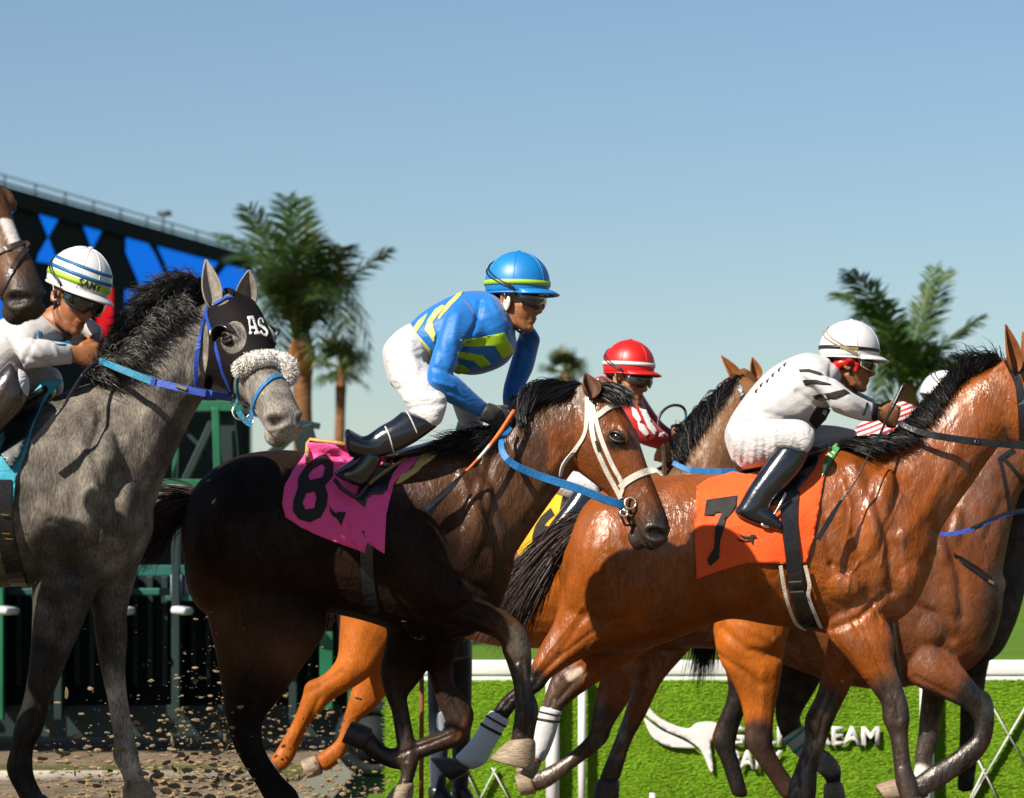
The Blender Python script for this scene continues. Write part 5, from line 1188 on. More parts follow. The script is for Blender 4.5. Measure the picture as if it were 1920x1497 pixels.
lY = lambda h, x, y, d=0.: (lambda q: (q[0].y if q[0] is not None else h['Y'] - .1) - d)(cast(h['bvh'], x, y))
y0 = lY(H8, 1178, 945, .02)
ring(br8, 1182, 944, y0, .021, M['steel']); ring(br8, 1170, 962, y0, .014, M['steel'])
g = G(); g.tube([W(1168, 955, y0), W(1182, 968, y0 + .01), W(1200, 958, y0 + .03)], .004, 7); g.build('bit', M['steel'], br8)
g = G(); g.tube([W(1160, 958, y0), W(1172, 985, y0 + .01), W(1196, 985, y0 + .03)], .005, 7); g.build('chin_strap', M['black_leather'], br8)
strap('rein', k6([(235, 368), (205, 400), (180, 435), (183, 490), (210, 540), (270, 585), (400, 640), (600, 705), (760, 768), (868, 802)]), [7, 9, 13, 15, 16, 16], None, M['blue_strap'], br8, 0, .004, fixed=[11.86, 11.84, 11.79, 11.76, 11.74, 11.75, 11.78, 11.8, 11.83, y0])
strap('far_rein', [(965, 790), (1010, 800), (1060, 830)], 9, None, M['blue_strap'], br8, 0, .004, fixed=[12.06, 12.12, 12.14])
# -- 7
b7 = H7['bvh']
sc7 = T('saddle_cloth', 'orange saddle cloth with a black 7 on the glossy bay', 'saddle cloth', NUM)
o = drape('cloth', [[(1306, 912), (1328, 897), (1375, 884), (1400, 889), (1440, 878), (1500, 866), (1540, 845), (1556, 838), (1548, 880), (1538, 940), (1526, 1010), (1512, 1056), (1490, 1058), (1466, 1058), (1400, 1056), (1352, 1070), (1306, 1086), (1302, 1000)]], b7, .014, M['orange_cloth'], sc7, 8, .004, 4, wob=.002, wf=.06)
bc7 = bvh_of(o)
drape('number', [k6([(1330, 770), (1505, 745), (1500, 812), (1442, 880), (1408, 1000), (1402, 1100), (1352, 1142), (1334, 1108), (1374, 1040), (1380, 930), (1418, 842), (1382, 846), (1374, 862), (1318, 858)])], bc7, .004, M['black_print'], sc7, 6, .0015, 1)
E3 = lambda P: [(1300 + x / 2.994, 560 + y / 2.994) for x, y in P]
for P_ in ([(250, 1318), (290, 1335), (330, 1335), (320, 1348), (280, 1348)], [(246, 1348), (290, 1358), (328, 1352), (320, 1364), (280, 1366), (255, 1362)], [(320, 1325), (345, 1325), (360, 1345), (345, 1345), (338, 1352), (335, 1385), (325, 1372), (318, 1350)]):
    drape('emblem', [E3(P_)], bc7, .004, M['black_print'], sc7, 3, .001, 1)
drape('edge_band', [E3([(760, 850), (800, 812), (838, 815), (800, 870), (770, 930), (735, 985), (718, 1005), (735, 930)])], b7, .018, M['green_band'], sc7, 6, .004, 2)
for k in range(3):
    a = k * 16; drape('edge_mark', [E3([(752 + a, 872 - a * 1.1), (758 + a, 866 - a * 1.1), (782 + a, 884 - a * 1.1), (776 + a, 890 - a * 1.1)])], b7, .024, M['pale_band'], sc7, 4, .002, 1)
drape('edge_mark', [E3([(728, 935), (750, 925), (742, 965), (722, 1000)])], b7, .024, M['pale_band'], sc7, 5, .002, 1)
sd7 = T('saddle', 'black racing saddle under the white jockey on the glossy bay', 'saddle', 'racing saddles')
g = G(); loft(g, [(1380, 866, 1392, 888, .12), (1420, 866, 1430, 886, .17), (1470, 856, 1478, 880, .19), (1510, 838, 1522, 866, .17), (1545, 828, 1552, 848, .1)], 13.2, 0, 16, 4, 0.)
link('seat', melt('seat', g, .007, 4), M['black_leather'], sd7)
drape('flap', [E3([(610, 860), (700, 830), (710, 870), (690, 930), (640, 1010), (570, 1080), (540, 1120), (440, 1160), (470, 1080), (560, 960)])], b7, .026, M['black_leather'], sd7, 8, .006, 3)
EE = lambda P: [(1400 + x / 3.327, 800 + y / 3.327) for x, y in P]
strap('girth', EE([(270, 400), (268, 600), (290, 800), (310, 980), (350, 1130), (400, 1260)]), [36, 30, 30, 28], b7, M['black_leather'], sd7, .020, .008)
strap('girth_edge', EE([(212, 868), (232, 1000), (262, 1120), (310, 1230), (370, 1265)]), 7, b7, M['white_leather'], sd7, .022, .008)
strap('girth_edge', EE([(365, 868), (392, 990), (385, 1060), (430, 1180), (465, 1255)]), 7, b7, M['white_leather'], sd7, .022, .008)
for q in ((300, 968), (312, 1030)): strap('girth_buckle', EE([(q[0] - 38, q[1] + 2), (q[0] + 42, q[1] - 2)]), 3, b7, M['steel'], sd7, .036, .004)
st7 = T('stirrup_iron', 'steel stirrup iron beside the boot on the orange cloth', 'stirrup', 'stirrups')
g = G(); g.tube([W(x, y, 12.89) for x, y in E3([(520, 1090), (480, 1170), (455, 1210), (425, 1280)])], .006, 7); g.build('arch', M['steel'], st7)
g = G(); g.tube([W(x, y, 12.88) for x, y in E3([(425, 1282), (395, 1275), (380, 1266)])], .007, 7); g.build('tread', M['steel'], st7)
g = G(); g.tube([W(x, y, 12.94) for x, y in E3([(545, 1080), (500, 1120), (470, 1165)])], .006, 6); g.build('leather', M['black_leather'], st7)
br7 = T('bridle', 'black leather bridle and long rein on the number 7 horse', 'bridle', 'bridles and reins')
BR(H7, br7, [('headpiece', E3([(1762, 345), (1785, 390), (1825, 480), (1842, 620), (1850, 800)]), 14), ('throat_lash', E3([(1800, 350), (1840, 400), (1880, 500)]), 10)], 'black_leather', .005)
strap('rein', E3([(1150, 695), (1220, 730), (1320, 762), (1450, 785), (1600, 805), (1730, 815), (1900, 830)]), [9, 13, 14, 14], None, M['black_leather'], br7, 0, .004, fixed=[13.08, 13.02, 13., 13., 13.02, 13.06])
ring(br7, 1832, 829, 13., .008, M['black_leather'], 'rein_stop')
# -- grey
bg_ = HG['bvh']
scG = T('saddle_cloth', 'turquoise saddle cloth on the grey horse', 'saddle cloth', NUM)
Z1 = lambda P: [(x / 3.743, 430 + y / 3.743) for x, y in P]
o = drape('cloth', [[(118, 712), (112, 722), (92, 742), (74, 770), (62, 800), (48, 850), (30, 895), (24, 944), (0, 935), (-80, 905), (-150, 800), (-60, 790), (10, 780), (50, 750), (84, 712)]], bg_, .016, M['turquoise_cloth'], scG, 9, .004, 3, wob=.005, wf=.07)
sdG = T('saddle', 'black and red edged saddle under the white jockey on the grey', 'saddle', 'racing saddles')
g = G(); loft(g, [(-80, 790, -70, 812, .14), (-20, 778, -10, 800, .18), (40, 752, 50, 778, .17), (90, 720, 98, 744, .12)], 11.28, 0, 16, 4, 0.)
link('seat', melt('seat', g, .007, 4), M['black_leather'], sdG)
drape('flap', [[(10, 790), (56, 752), (84, 742), (60, 790), (40, 850), (20, 880), (0, 850)]], bg_, .03, M['black_paint'], sdG, 8, .006, 2)
strap('piping', [(84, 730), (62, 745), (45, 758), (38, 768)], 4, bg_, M['red_cap'], sdG, .038, .006)
strap('girth', [(5, 900), (8, 980), (18, 1040), (35, 1098)], 34, bg_, M['black_leather'], sdG, .018, .008)
for q in ((10, 965), (12, 1000), (18, 1010)): strap('girth_buckle', [(q[0] - 8, q[1]), (q[0] + 6, q[1] + 1)], 3, bg_, M['brass'], sdG, .03, .004)
hd = T('blinker_hood', 'black blinker hood with white letters A S on the grey horse', 'hood', None)
M['hood'] = cloth_mat('hood', (.007, .005, .005), .8, .12, .12, 16, sheen=0.)
M['hood_cup'] = pm('hood_cup', (.012, .012, .013), .25, .5, .3, 20, coat=.4)
HH = lambda P: [(360 + x / 4.16, 470 + y / 4.16) for x, y in P]
hood_outline = HH([(128, 420), (170, 430), (215, 432), (262, 412), (312, 362), (318, 338), (262, 322), (242, 300), (270, 288), (320, 300), (375, 340), (430, 350), (480, 385), (520, 440), (556, 505), (590, 580), (618, 650), (640, 720), (655, 790), (600, 770), (545, 765), (480, 790), (420, 830), (370, 870), (335, 925), (315, 1000), (312, 1080), (285, 1130), (235, 1120), (150, 1085), (98, 1070), (105, 950), (125, 830), (130, 700), (120, 560)])
eye_hole = smooth_closed(HH([(305, 545), (360, 545), (400, 580), (422, 640), (420, 710), (390, 770), (340, 800), (285, 800), (235, 760), (215, 700), (225, 640), (262, 590)]), 3)
o = drape('hood_panel', [hood_outline, eye_hole], bg_, .011, M['hood'], hd, 6, .003, 1, jump=.12)
bh = bvh_of(o)
def letter(loops, nm='lettering'): drape(nm, loops, bh, .004, M['white_print'], hd, 3.5, .002, 1)
letter([HH([(432, 512), (482, 508), (520, 628), (535, 632), (538, 652), (488, 654), (486, 634), (500, 630), (494, 610), (460, 610), (458, 628), (470, 632), (470, 652), (446, 652), (445, 632), (450, 628), (440, 535), (432, 532)]), HH([(458, 590), (488, 588), (472, 535), (458, 535)])])
letter([HH([(515, 535), (532, 522), (556, 528), (563, 560), (552, 566), (548, 545), (535, 540), (528, 552), (535, 570), (570, 592), (592, 620), (596, 650), (584, 670), (560, 666), (548, 650), (540, 655), (536, 625), (545, 622), (556, 645), (572, 650), (580, 640), (574, 622), (545, 602), (522, 585), (514, 560)])])
# half cup behind the eye
def cup(side, name='eye_cup'):
    Mh = HG['Mh']; V = []; Fc = []; n = 22; m = 6
    for i in range(n + 1):
        a = math.radians(70 + 190 * i / n)
        for j in range(m + 1):
            t = j / m; r = .060 - .006 * t
            V.append(Mh @ Vector((.195 + r * math.cos(a) * 1.02, side * (.090 + .040 * t * math.sin(math.pi * i / n) ** .6), -.022 + r * math.sin(a) * 1.05)))
    for i in range(n):
        for j in range(m):
            a = i * (m + 1) + j; Fc.append((a, a + 1, a + m + 2, a + m + 1))
    o = link(name, mesh_np(name, V, Fc), M['hood_cup'], hd); s = o.modifiers.new('t', 'SOLIDIFY'); s.thickness = .005; s.offset = 0
    return o
cup(1); cup(-1)
brG = T('bridle', 'blue webbing bridle and reins on the grey horse', 'bridle', 'bridles and reins')
BR(HG, brG, [('headpiece', HH([(170, 420), (215, 395), (262, 370), (315, 360)]), 8), ('throat_lash', HH([(128, 415), (105, 490), (72, 620), (45, 780), (30, 930), (40, 1060)]), 9), ('cheekpiece', HH([(108, 480), (130, 580), (170, 700), (210, 850), (240, 960), (270, 1030), (300, 1100)]), [7, 8, 9, 10])], 'royal_strap', .012)
BR(HG, brG, [('noseband', HH([(715, 1000), (690, 975), (620, 995), (560, 1050), (510, 1120), (480, 1200), (460, 1290), (450, 1350)]), 8)], 'blue_strap', .006)
BR(HG, brG, [('cheekpiece', HH([(350, 890), (365, 940), (345, 1020), (348, 1085), (355, 1150), (330, 1220)]), 5), ('chin_strap', HH([(360, 1250), (390, 1300), (430, 1340), (465, 1360)]), 11)], 'teal_strap', .008)
strap('name_tag', HH([(140, 625), (158, 700)]), 5, bg_, M['white_leather'], brG, .018, .002)
yb = lY(HG, 440, 745, .02)
ring(brG, 443, 742, yb, .018, M['brass']); ring(brG, 452, 772, yb - .01, .030, M['steel'], 'bit_ring', .3, .004)
g = G(); g.tube([W(432, 756, yb - .01), W(448, 752, yb - .012), W(470, 753, yb)], .004, 7); g.build('bit', M['steel'], brG)
for q in ((425, 718), (470, 790)):
    c = W(q[0], q[1], yb - .02); g = G(); g.tube([c + Vector((-.008, 0, -.008)), c + Vector((.008, 0, -.006)), c + Vector((.008, 0, .01)), c + Vector((-.008, 0, .008)), c + Vector((-.008, 0, -.008))], .002, 6); g.build('buckle', M['steel'], brG)
strap('rein', [(186, 676), (215, 688), (250, 702), (287, 716)], [12, 15], None, M['teal_strap'], brG, 0, .004, fixed=[11.12, 11.04, 11.02, 11.01])
strap('rein', [(287, 716), (334, 727), (385, 738), (434, 746)], [14, 14], None, M['royal_strap'], brG, 0, .004, fixed=[11.01, 10.98, 10.98, yb - .01])
for q in ((287, 716), (393, 740)): strap('rein_keeper', [(q[0] - 4, q[1] - 1), (q[0] + 4, q[1] + 1)], 17, None, M['royal_strap'], brG, 0, .007, fixed=[11., 11.])
strap('rein_fastener', [(330, 723), (350, 730)], 6, None, M['brass'], brG, 0, .008, fixed=[10.975, 10.975])
# sheepskin roll across the nose
fl = T('sheepskin_noseband', 'fluffy white sheepskin roll across the nose of the grey', 'noseband', None)
P_ = HH([(375, 930), (420, 890), (480, 860), (560, 845), (640, 850), (710, 870), (755, 905), (765, 960), (740, 1000)]); Ds = []
for x, y in P_:
    q = cast(bg_, x, y)[0]; Ds.append(q.y if q is not None else np.nan)
Ds = np.array(Ds); ok = ~np.isnan(Ds); Ds = np.interp(np.arange(len(Ds)), np.arange(len(Ds))[ok], Ds[ok])
line3 = [W(x, y, d - .012) for (x, y), d in zip(P_, Ds)]
M['fleece'] = pm('fleece', (.74, .70, .65), .9, .2, .12, 40, .5, 120, sheen=.3)
g = G(); g.tube(line3, [.020, .026, .029, .030, .030, .030, .029, .026, .02], 12); g.build('roll', M['fleece'], fl)
q = cr([tuple(p) for p in line3], 12); n_ = 15000
cc = np.array(q)[rng.integers(0, len(q), n_)]; dd = rng.normal(0, 1, (n_, 3)); dd /= np.linalg.norm(dd, axis=1, keepdims=True)
r0 = cc + dd * .024; r1 = cc + dd * (.0295 + .0035 * rng.random((n_, 1))) + rng.normal(0, .0028, (n_, 3)); r2 = r1 + rng.normal(0, .003, (n_, 3))
ss = np.cross(dd, rng.normal(0, 1, (n_, 3))); ss /= np.linalg.norm(ss, axis=1, keepdims=True); ss *= .0013
V = np.stack([r0 - ss, r0 + ss, r1 + ss, r1 - ss, r2], 1).reshape(-1, 3); b_ = np.arange(n_) * 5
link('fluff', mesh_np('fluff', V, [np.stack([b_, b_ + 1, b_ + 2, b_ + 3], 1), np.stack([b_ + 3, b_ + 2, b_ + 4], 1)]), M['fleece'], fl)
# -- dark horse at the edge
brA = T('bridle', 'brown leather noseband on the dark horse at the frame edge', 'bridle', 'bridles and reins')
BR(HA, brA, [('noseband', Z1([(-40, 170), (60, 130), (130, 103), (175, 98), (200, 118)]), 12), ('cross_strap', Z1([(190, 130), (155, 170), (110, 235), (70, 310), (30, 400), (-10, 480)]), 11)], 'brown_leather', .006)
# -- bay beyond 7
bB = HB['bvh']
brB = T('bridle', 'thin dark bridle and blue rein on the sweating bay', 'bridle', 'bridles and reins')
BR(HB, brB, [('cheekpiece', E3([(1715, 895), (1735, 960), (1752, 1050), (1775, 1190)]), 6), ('cheekpiece', E3([(1735, 890), (1800, 960), (1860, 1040)]), 7), ('headpiece', E3([(1800, 845), (1760, 870), (1720, 900)]), 8)], 'black_leather', .006)
strap('rein', E3([(1385, 1325), (1460, 1320), (1550, 1300), (1630, 1265), (1700, 1230), (1780, 1205), (1870, 1192)]), [8, 8, 9, 10], None, M['royal_strap'], brB, 0, .004, fixed=[15.05, 14.99, 14.97, 14.99, 15.03])
strap('rein', E3([(1560, 1290), (1630, 1258), (1700, 1226), (1780, 1200), (1870, 1188)]), [6, 7], None, M['black_leather'], brB, 0, .005, fixed=[14.96, 14.98, 15.02])
strap('breastplate', EE([(1325, 815), (1360, 850), (1430, 900), (1540, 980)]), 8, bB, M['black_leather'], brB, .008, .004)
strap('breastplate_buckle', EE([(1510, 962), (1540, 978)]), 6, bB, M['brass'], brB, .012, .004)
sdB = T('girth', 'black elastic girth round the sweating bay behind its elbow', 'girth', None)
strap('band', [(1655, 1120), (1660, 1180), (1668, 1230), (1680, 1290)], 26, bB, M['black_leather'], sdB, .008, .008)
strap('edge', [(1672, 1130), (1678, 1190), (1684, 1230), (1692, 1280)], 5, bB, M['brown_leather'], sdB, .014, .008)
# -- chestnut
bR = HR['bvh']
scR = T('saddle_cloth', 'yellow saddle cloth with a black 6 glimpsed beneath the red jockey', 'saddle cloth', NUM)
o = drape('cloth', [[(955, 930), (1010, 925), (1080, 925), (1085, 960), (1062, 1010), (1040, 1050), (980, 1060), (955, 1000)]], bR, .014, M['yellow_cloth'], scR, 9, .004, 2)
me = text_mesh('6', .03); co = get_co(me); co[:, :2] -= co[:, :2].min(0); co[:, :2] /= co[:, 1].max()
pos = []; bq = bvh_of(o)
for x, y, z in co:
    px, py = 994 + x * 72 + y * 10, 1036 - y * 84; q, n_, t_, d_ = cast(bq, px, py)
    pos.append(q - d_ * .004 if q is not None else W(px, py, 14.45))
set_co(me, np.array(pos)); link('number', me, M['black_print'], scR)
brR = T('bridle', 'blue rein and black bridle on the chestnut behind the jockeys', 'bridle', 'bridles and reins')
strap('rein', [(1262, 868), (1285, 879), (1320, 884), (1372, 885), (1440, 884)], [10, 13], None, M['blue_strap'], brR, 0, .004, fixed=[14.6, 14.55, 14.55, 14.6])
BR(HR, brR, [('headpiece', [(1378, 715), (1388, 730), (1392, 748)], 9)], 'black_leather', .006)
sdR = T('saddle', 'dark saddle hidden below the red jockey', 'saddle', 'racing saddles')
g = G(); loft(g, [(975, 905, 985, 925, .14), (1030, 905, 1040, 925, .18), (1100, 898, 1110, 918, .17), (1150, 892, 1155, 906, .1)], 14.8, 0, 16, 4, 0.); link('seat', melt('seat', g, .009, 3), M['black_leather'], sdR)
drape('flap', [[(1060, 905), (1130, 900), (1120, 960), (1080, 1010), (1040, 1000)]], bR, .022, M['black_leather'], sdR, 10, .006, 2)
# leg wraps of 7 and of the far dark horse
M['bandage'] = cloth_mat('bandage', (.46, .475, .49), .8, .2, .12, 30)
M['teal_stripe'] = pm('teal_stripe', (.02, .28, .24), .7, .3, .1, 20)
def wrap(h, st, dy, mat, label, bands):
    r = T('leg_bandage', label, 'bandage', 'bandages on horse legs')
    g = G(); loft(g, st, h['Y'], dy, 18, 5, .010); o = link('wrap', melt('wrap', g, .006, 3), mat, r)
    for a, b, m2 in bands:
        rows = cr(norm_rows(st, dy), 20); n = len(rows); i0, i1 = int(a * n), max(int(b * n), int(a * n) + 2)
        g = G(); R = []
        for q in rows[i0:i1]:
            yy = h['Y'] + q[5]; A = W(q[0], q[1], yy); B = W(q[2], q[3], yy); c = (A + B) / 2; d = (A - B) / 2; d = d * ((d.length + .013) / d.length)
            R.append([c + d * math.cos(t) + Vector((0, (q[4] + .013) * math.sin(t), 0)) for t in np.linspace(0, 2 * math.pi, 21)[:-1]])
        g.rings(R); g.build('band', m2, r)
BD = [(.12, .17, M['black_print']), (.26, .31, M['black_print'])]
wrap(H7, [(922, 1336, 950, 1352, .035), (908, 1356, 938, 1372, .034), (888, 1388, 921, 1404, .035), (866, 1412, 906, 1430, .040), (858, 1420, 886, 1440, .038)], -.13, M['bandage'], 'white bandage with black rings on the trailing near hind leg of the bay', BD)
wrap(H7, [(1017, 1328, 1050, 1336, .036), (1012, 1345, 1045, 1350, .035), (1001, 1376, 1037, 1379, .036), (999, 1400, 1026, 1408, .04), (995, 1415, 1018, 1424, .036)], .13, M['white_silk'], 'white bandage with black rings on the far hind leg of the bay', BD)
wrap(HF, [(1470, 1385, 1505, 1362, .042), (1484, 1402, 1514, 1376, .038), (1504, 1422, 1530, 1396, .036)], -.1, M['white_silk'], 'white and teal bandage on the leg of the furthest dark horse', [(.15, .3, M['teal_stripe']), (.6, .72, M['teal_stripe'])])
# bandage ends
# ------------------------------------------------------------------ whips
def whip(label, pts, radii, mats, Y):
    r = T('riding_whip', label, 'whip', 'riding whips')
    for (a, b), nm, mt in mats:
        g = G(); q = cr([tuple(W(x, y, Y + d)) for x, y, d in pts], 8); n = len(q); i0, i1 = int(a * (n - 1)), int(b * (n - 1)); rr = np.interp(np.linspace(0, 1, n), np.linspace(0, 1, len(radii)), radii)
        g.tube([Vector(p) for p in q[i0:i1 + 1]], list(rr[i0:i1 + 1]), 8); g.build(nm, mt, r)
    return r
M['orange_grip'] = pm('orange_grip', (.5, .10, .015), .45, .4, .2, 30, .2, 100)
w8 = whip('orange and black riding whip in the gloved hand of the blue jockey', [(964, 770, -.17), (934, 816, -.21), (906, 850, -.24), (884, 874, -.26), (871, 886, -.27)], [.008, .0085, .006, .005, .005], [((0, .42), 'grip', M['orange_grip']), ((.40, .64), 'shaft', M['white_leather']), ((.62, 1.), 'shaft', M['orange_grip'])], 12.0)
g = G(); R = [(872, 885, 4), (866, 893, 6), (850, 908, 10), (830, 926, 13), (806, 947, 15), (790, 958, 12)]
for i, (x, y, w) in enumerate(R): pass
strap('flap', [(873, 884), (852, 906), (828, 928), (797, 956)], [4, 9, 11, 13], None, M['black_leather'], w8, 0, .008, fixed=[11.73, 11.7, 11.69, 11.68])
strap('flap', [(862, 898), (840, 922), (815, 948), (806, 966)], [4, 8, 10, 9], None, M['black_leather'], w8, 0, .006, fixed=[11.735, 11.715, 11.705, 11.70])
w7 = whip('long black riding whip held by the white jockey against the bay shoulder', [(1694, 722, -.12), (1678, 755, -.13), (1664, 782, -.16), (1650, 815, -.22), (1628, 855, -.29), (1602, 905, -.33), (1576, 940, -.345)], [.010, .009, .006, .005, .004, .0035, .004], [((0, .3), 'grip', M['black_leather']), ((.28, 1.), 'shaft', M['black_leather'])], 13.2)
strap('flap', [(1577, 939), (1556, 974), (1533, 1012)], [5, 11, 10], None, M['black_leather'], w7, 0, .008, fixed=[12.855, 12.84, 12.83])
wG = whip('thin black whip lying along the shoulder of the grey', [(192, 676, -.15), (165, 692, -.2), (140, 726, -.27), (120, 760, -.32), (100, 785, -.335)], [.008, .007, .006, .005, .006], [((0, .4), 'grip', M['black_leather']), ((.38, 1.), 'shaft', M['black_leather'])], 11.28)
strap('flap', [(104, 778), (82, 806), (60, 832)], [7, 11, 10], None, M['black_leather'], wG, 0, .008, fixed=[10.945, 10.935, 10.93])
wR = whip('brown looped whip raised in the hand of the red jockey', [(1246, 890, -.12), (1244, 850, -.14), (1238, 815, -.16), (1234, 792, -.16), (1240, 775, -.15), (1252, 764, -.13), (1266, 760, -.11), (1280, 764, -.09), (1286, 778, -.07), (1283, 812, -.05)], [.011, .011, .008, .007, .007, .007, .007, .007, .006, .006], [((0, .28), 'grip', M['steel']), ((.26, .88), 'shaft', M['brown_leather']), ((.86, 1.), 'tip', M['teal_strap'])], 14.8)
# ------------------------------------------------------------------ ground, infield, rail
def sheet(name, x0, x1, y0, y1, z, mat, kind='structure', nx=1, ny=1):
    V = []; Fc = []
    for j in range(ny + 1):
        for i in range(nx + 1): V.append((x0 + (x1 - x0) * i / nx, y0 + (y1 - y0) * j / ny, z))
    for j in range(ny):
        for i in range(nx):
            a = j * (nx + 1) + i; Fc.append((a, a + 1, a + nx + 2, a + nx + 1))
    o = link(name, mesh_np(name, V, Fc), mat); o['kind'] = kind; return o
M['dirt'] = pm('dirt', (.15, .115, .075), .95, .1, .35, 3, .8, 25, var2=(.08, .06, .038))
M['turf'] = pm('turf', (.10, .20, .009), .85, .05, .2, 4, .4, 40, var2=(.085, .17, .008))
gr = sheet('ground', -60, -1.2, -30, 60, -.02, M['dirt'])
sheet('infield_ground', -1.2, 60, -30, 60, -.33, M['dirt'])
# the dirt track itself, churned
V = []; Fc = []; nx, ny = 130, 90; x0, x1, ya, yb_ = -4.2, 4.2, 8.8, 16.1
for j in range(ny + 1):
    for i in range(nx + 1):
        x = x0 + (x1 - x0) * i / nx; y = ya + (yb_ - ya) * j / ny
        e = min(1, i / 6, (nx - i) / 6, j / 6, (ny - j) / 6)
        V.append((x, y, -.012 - (.32 if (j == ny or (i == nx)) and x > -1.3 else 0) + e * (.03 * random.random() + .02 * math.sin(x * 7 + y * 3) * math.sin(y * 5))))
for j in range(ny):
    for i in range(nx): a = j * (nx + 1) + i; Fc.append((a, a + 1, a + nx + 2, a + nx + 1))
o = link('dirt_track', mesh_np('dirt_track', V, Fc), M['dirt']); o['kind'] = 'structure'
M['infield'] = pm('infield', (.065, .125, .010), .9, .05, .3, .5, .6, 10, var2=(.09, .15, .016), stretch=(.15, 1, 1))
inf = sheet('infield_grass', -1.15, 300, 17.9, 900, -.315, M['infield'])
M['dull_turf'] = pm('dull_turf', (.06, .075, .018), .9, .1, .4, 6, .8, 40, var2=(.10, .08, .04))
lft = sheet('grass_strip', -40, -1.2, 17.75, 19.2, -.012, M['dull_turf'])
M['hedge'] = pm('hedge', (.03, .06, .015), .9, .2, .5, .3, 1., 2)
hg = G()
for k in range(60): hg.ell((30 + k * 2.2 + random.random(), 150, .4 + random.random() * .3), (1.8, 1.5, 1.0 + random.random() * .5), None, 10, 6)
hgo = link('far_hedge', melt('far_hedge', hg, .35, 1), M['hedge']); tag(hgo, 'low dark hedge line far across the green infield', 'hedge')
# white kerbs at the left
M['white_paint'] = pm('white_paint', (.56, .55, .54), .4, .3, .08, 6, .05, 60)
M['dusty_white'] = pm('dusty_white', (.30, .27, .22), .8, .2, .4, 6, .2, 30)
kb = empty('white_kerb', 'low white plastic kerb at the foot of the starting gate', 'kerb')
for z, h in ((.005, .035),):
    g = G(); g.bar((-5, 17.65, z + .0), (-1.3, 17.65, z), h, .08); g.build('kerb_bar', M['dusty_white'], kb)
for k in range(7):
    g = G(); g.bar((-4.8 + k * .55, 17.69, -.02), (-4.8 + k * .55, 17.69, .02), .04, .04); g.build('post', M['white_paint'], kb)
# rail
YR = 17.8; q = F / YR
xr = lambda px, Y=YR: (px - 960) / F * Y
zr = lambda py, Y=YR: HC + (H0 - py) / F * Y
rail = empty('running_rail', 'white running rail along the turf course behind the horses', 'rail')
x0, x1 = xr(700), xr(2150)
n = 4
for k in range(n):
    a = x0 + (x1 - x0) * k / n; b = x0 + (x1 - x0) * (k + 1) / n
    g = G(); zc = (zr(1239) + zr(1268)) / 2; hh = (zr(1239) - zr(1268))
    g.box(((a + b) / 2, YR + .16, zc), (b - a - .004, .09, hh)); g.build('rail_bar', M['white_paint'], rail, True, .012)
    g = G(); g.box(((a + b) / 2, YR + .15, zr(1275)), (b - a - .004, .06, zr(1270) - zr(1280))); g.build('rail_lip', M['white_paint'], rail, True, .004)
for px, w, top in ((1036, 26, 1262), (1091, 15, 1262), (1737, 27, 1262), (2090, 27, 1262)):
    g = G(); a = xr(px); wd = w / q
    g.tube([(a, YR - .02, zr(top)), (a, YR - .02, -.32)], wd / 2, 14); g.build('post', M['white_paint'], rail)
g = G(); g.bar((xr(1223), YR, zr(1487)), (xr(1223), YR, -.32), .03); 
mk = g.build('marker_stake', M['white_paint']); tag(mk, 'short white stake standing in the turf below the rail', 'stake')
# turf panel with the printed emblem, the name and the white lattice
YP = 17.85; qp = F / YP
pan = empty('turf_panel', 'green turf banner with white bird emblem and lettering below the rail', 'banner')
px0, px1 = xr(722, YP), xr(2150, YP); zt, zb = zr(1276, YP), -.32
g = G(); g.box(((px0 + px1) / 2, YP + .03, (zt + zb) / 2), (px1 - px0, .05, zt - zb)); g.build('board', M['turf'], pan)
M['blade'] = pm('blade', (.13, .26, .011), .7, .1, .15, 5, var2=(.155, .265, .014))
N_ = 80000
bx = rng.uniform(px0, px1, N_); bz = rng.uniform(zb + .02, zt, N_); ang = rng.normal(0, .18, N_); ln = rng.uniform(.014, .03, N_); wd = rng.uniform(.0025, .0045, N_)
P0 = np.stack([bx, np.full(N_, YP + .004), bz], 1)
dv = np.stack([np.cos(ang) * rng.choice([-1, 1], N_), -rng.uniform(.15, .6, N_), np.sin(ang) * .8 + .15], 1); dv /= np.linalg.norm(dv, axis=1, keepdims=True)
sd = np.cross(dv, np.array([0, 1., 0])); sd /= np.linalg.norm(sd, axis=1, keepdims=True)
V = np.stack([P0 - sd * wd[:, None], P0 + sd * wd[:, None], P0 + dv * ln[:, None] + sd * wd[:, None] * .3, P0 + dv * ln[:, None] - sd * wd[:, None] * .3], 1)
Fq = np.arange(N_ * 4).reshape(-1, 4)
bl = link('turf_pile', mesh_np('turf_pile', V.reshape(-1, 3), [Fq]), M['blade'], pan); bl['kind'] = 'stuff'
def flat(name, loops, Y, mat, parent, step=8, th=.004, cv=None):
    return drape(name, loops, None, 0, mat, parent, step, th, 0, Y=Y)
YF = YP - .032
k9 = lambda P: [(900 + x / 3.31, 1050 + y / 3.31) for x, y in P]
flat('emblem', [smooth_closed(k9([(1015, 885), (1040, 905), (1100, 970), (1180, 1015), (1290, 1048), (1340, 1015), (1410, 1005), (1465, 1012), (1488, 1040), (1485, 1090), (1430, 1135), (1436, 1200), (1447, 1310), (1425, 1306), (1395, 1230), (1355, 1165), (1270, 1105), (1180, 1070), (1100, 1020), (1030, 960)]), 3)], YF, M['white_print'], pan)
flat('emblem', [smooth_closed(k9([(1020, 985), (1060, 1010), (1130, 1060), (1230, 1105), (1300, 1140), (1335, 1170), (1280, 1170), (1180, 1160), (1110, 1130), (1055, 1080)]), 3)], YF, M['white_print'], pan)
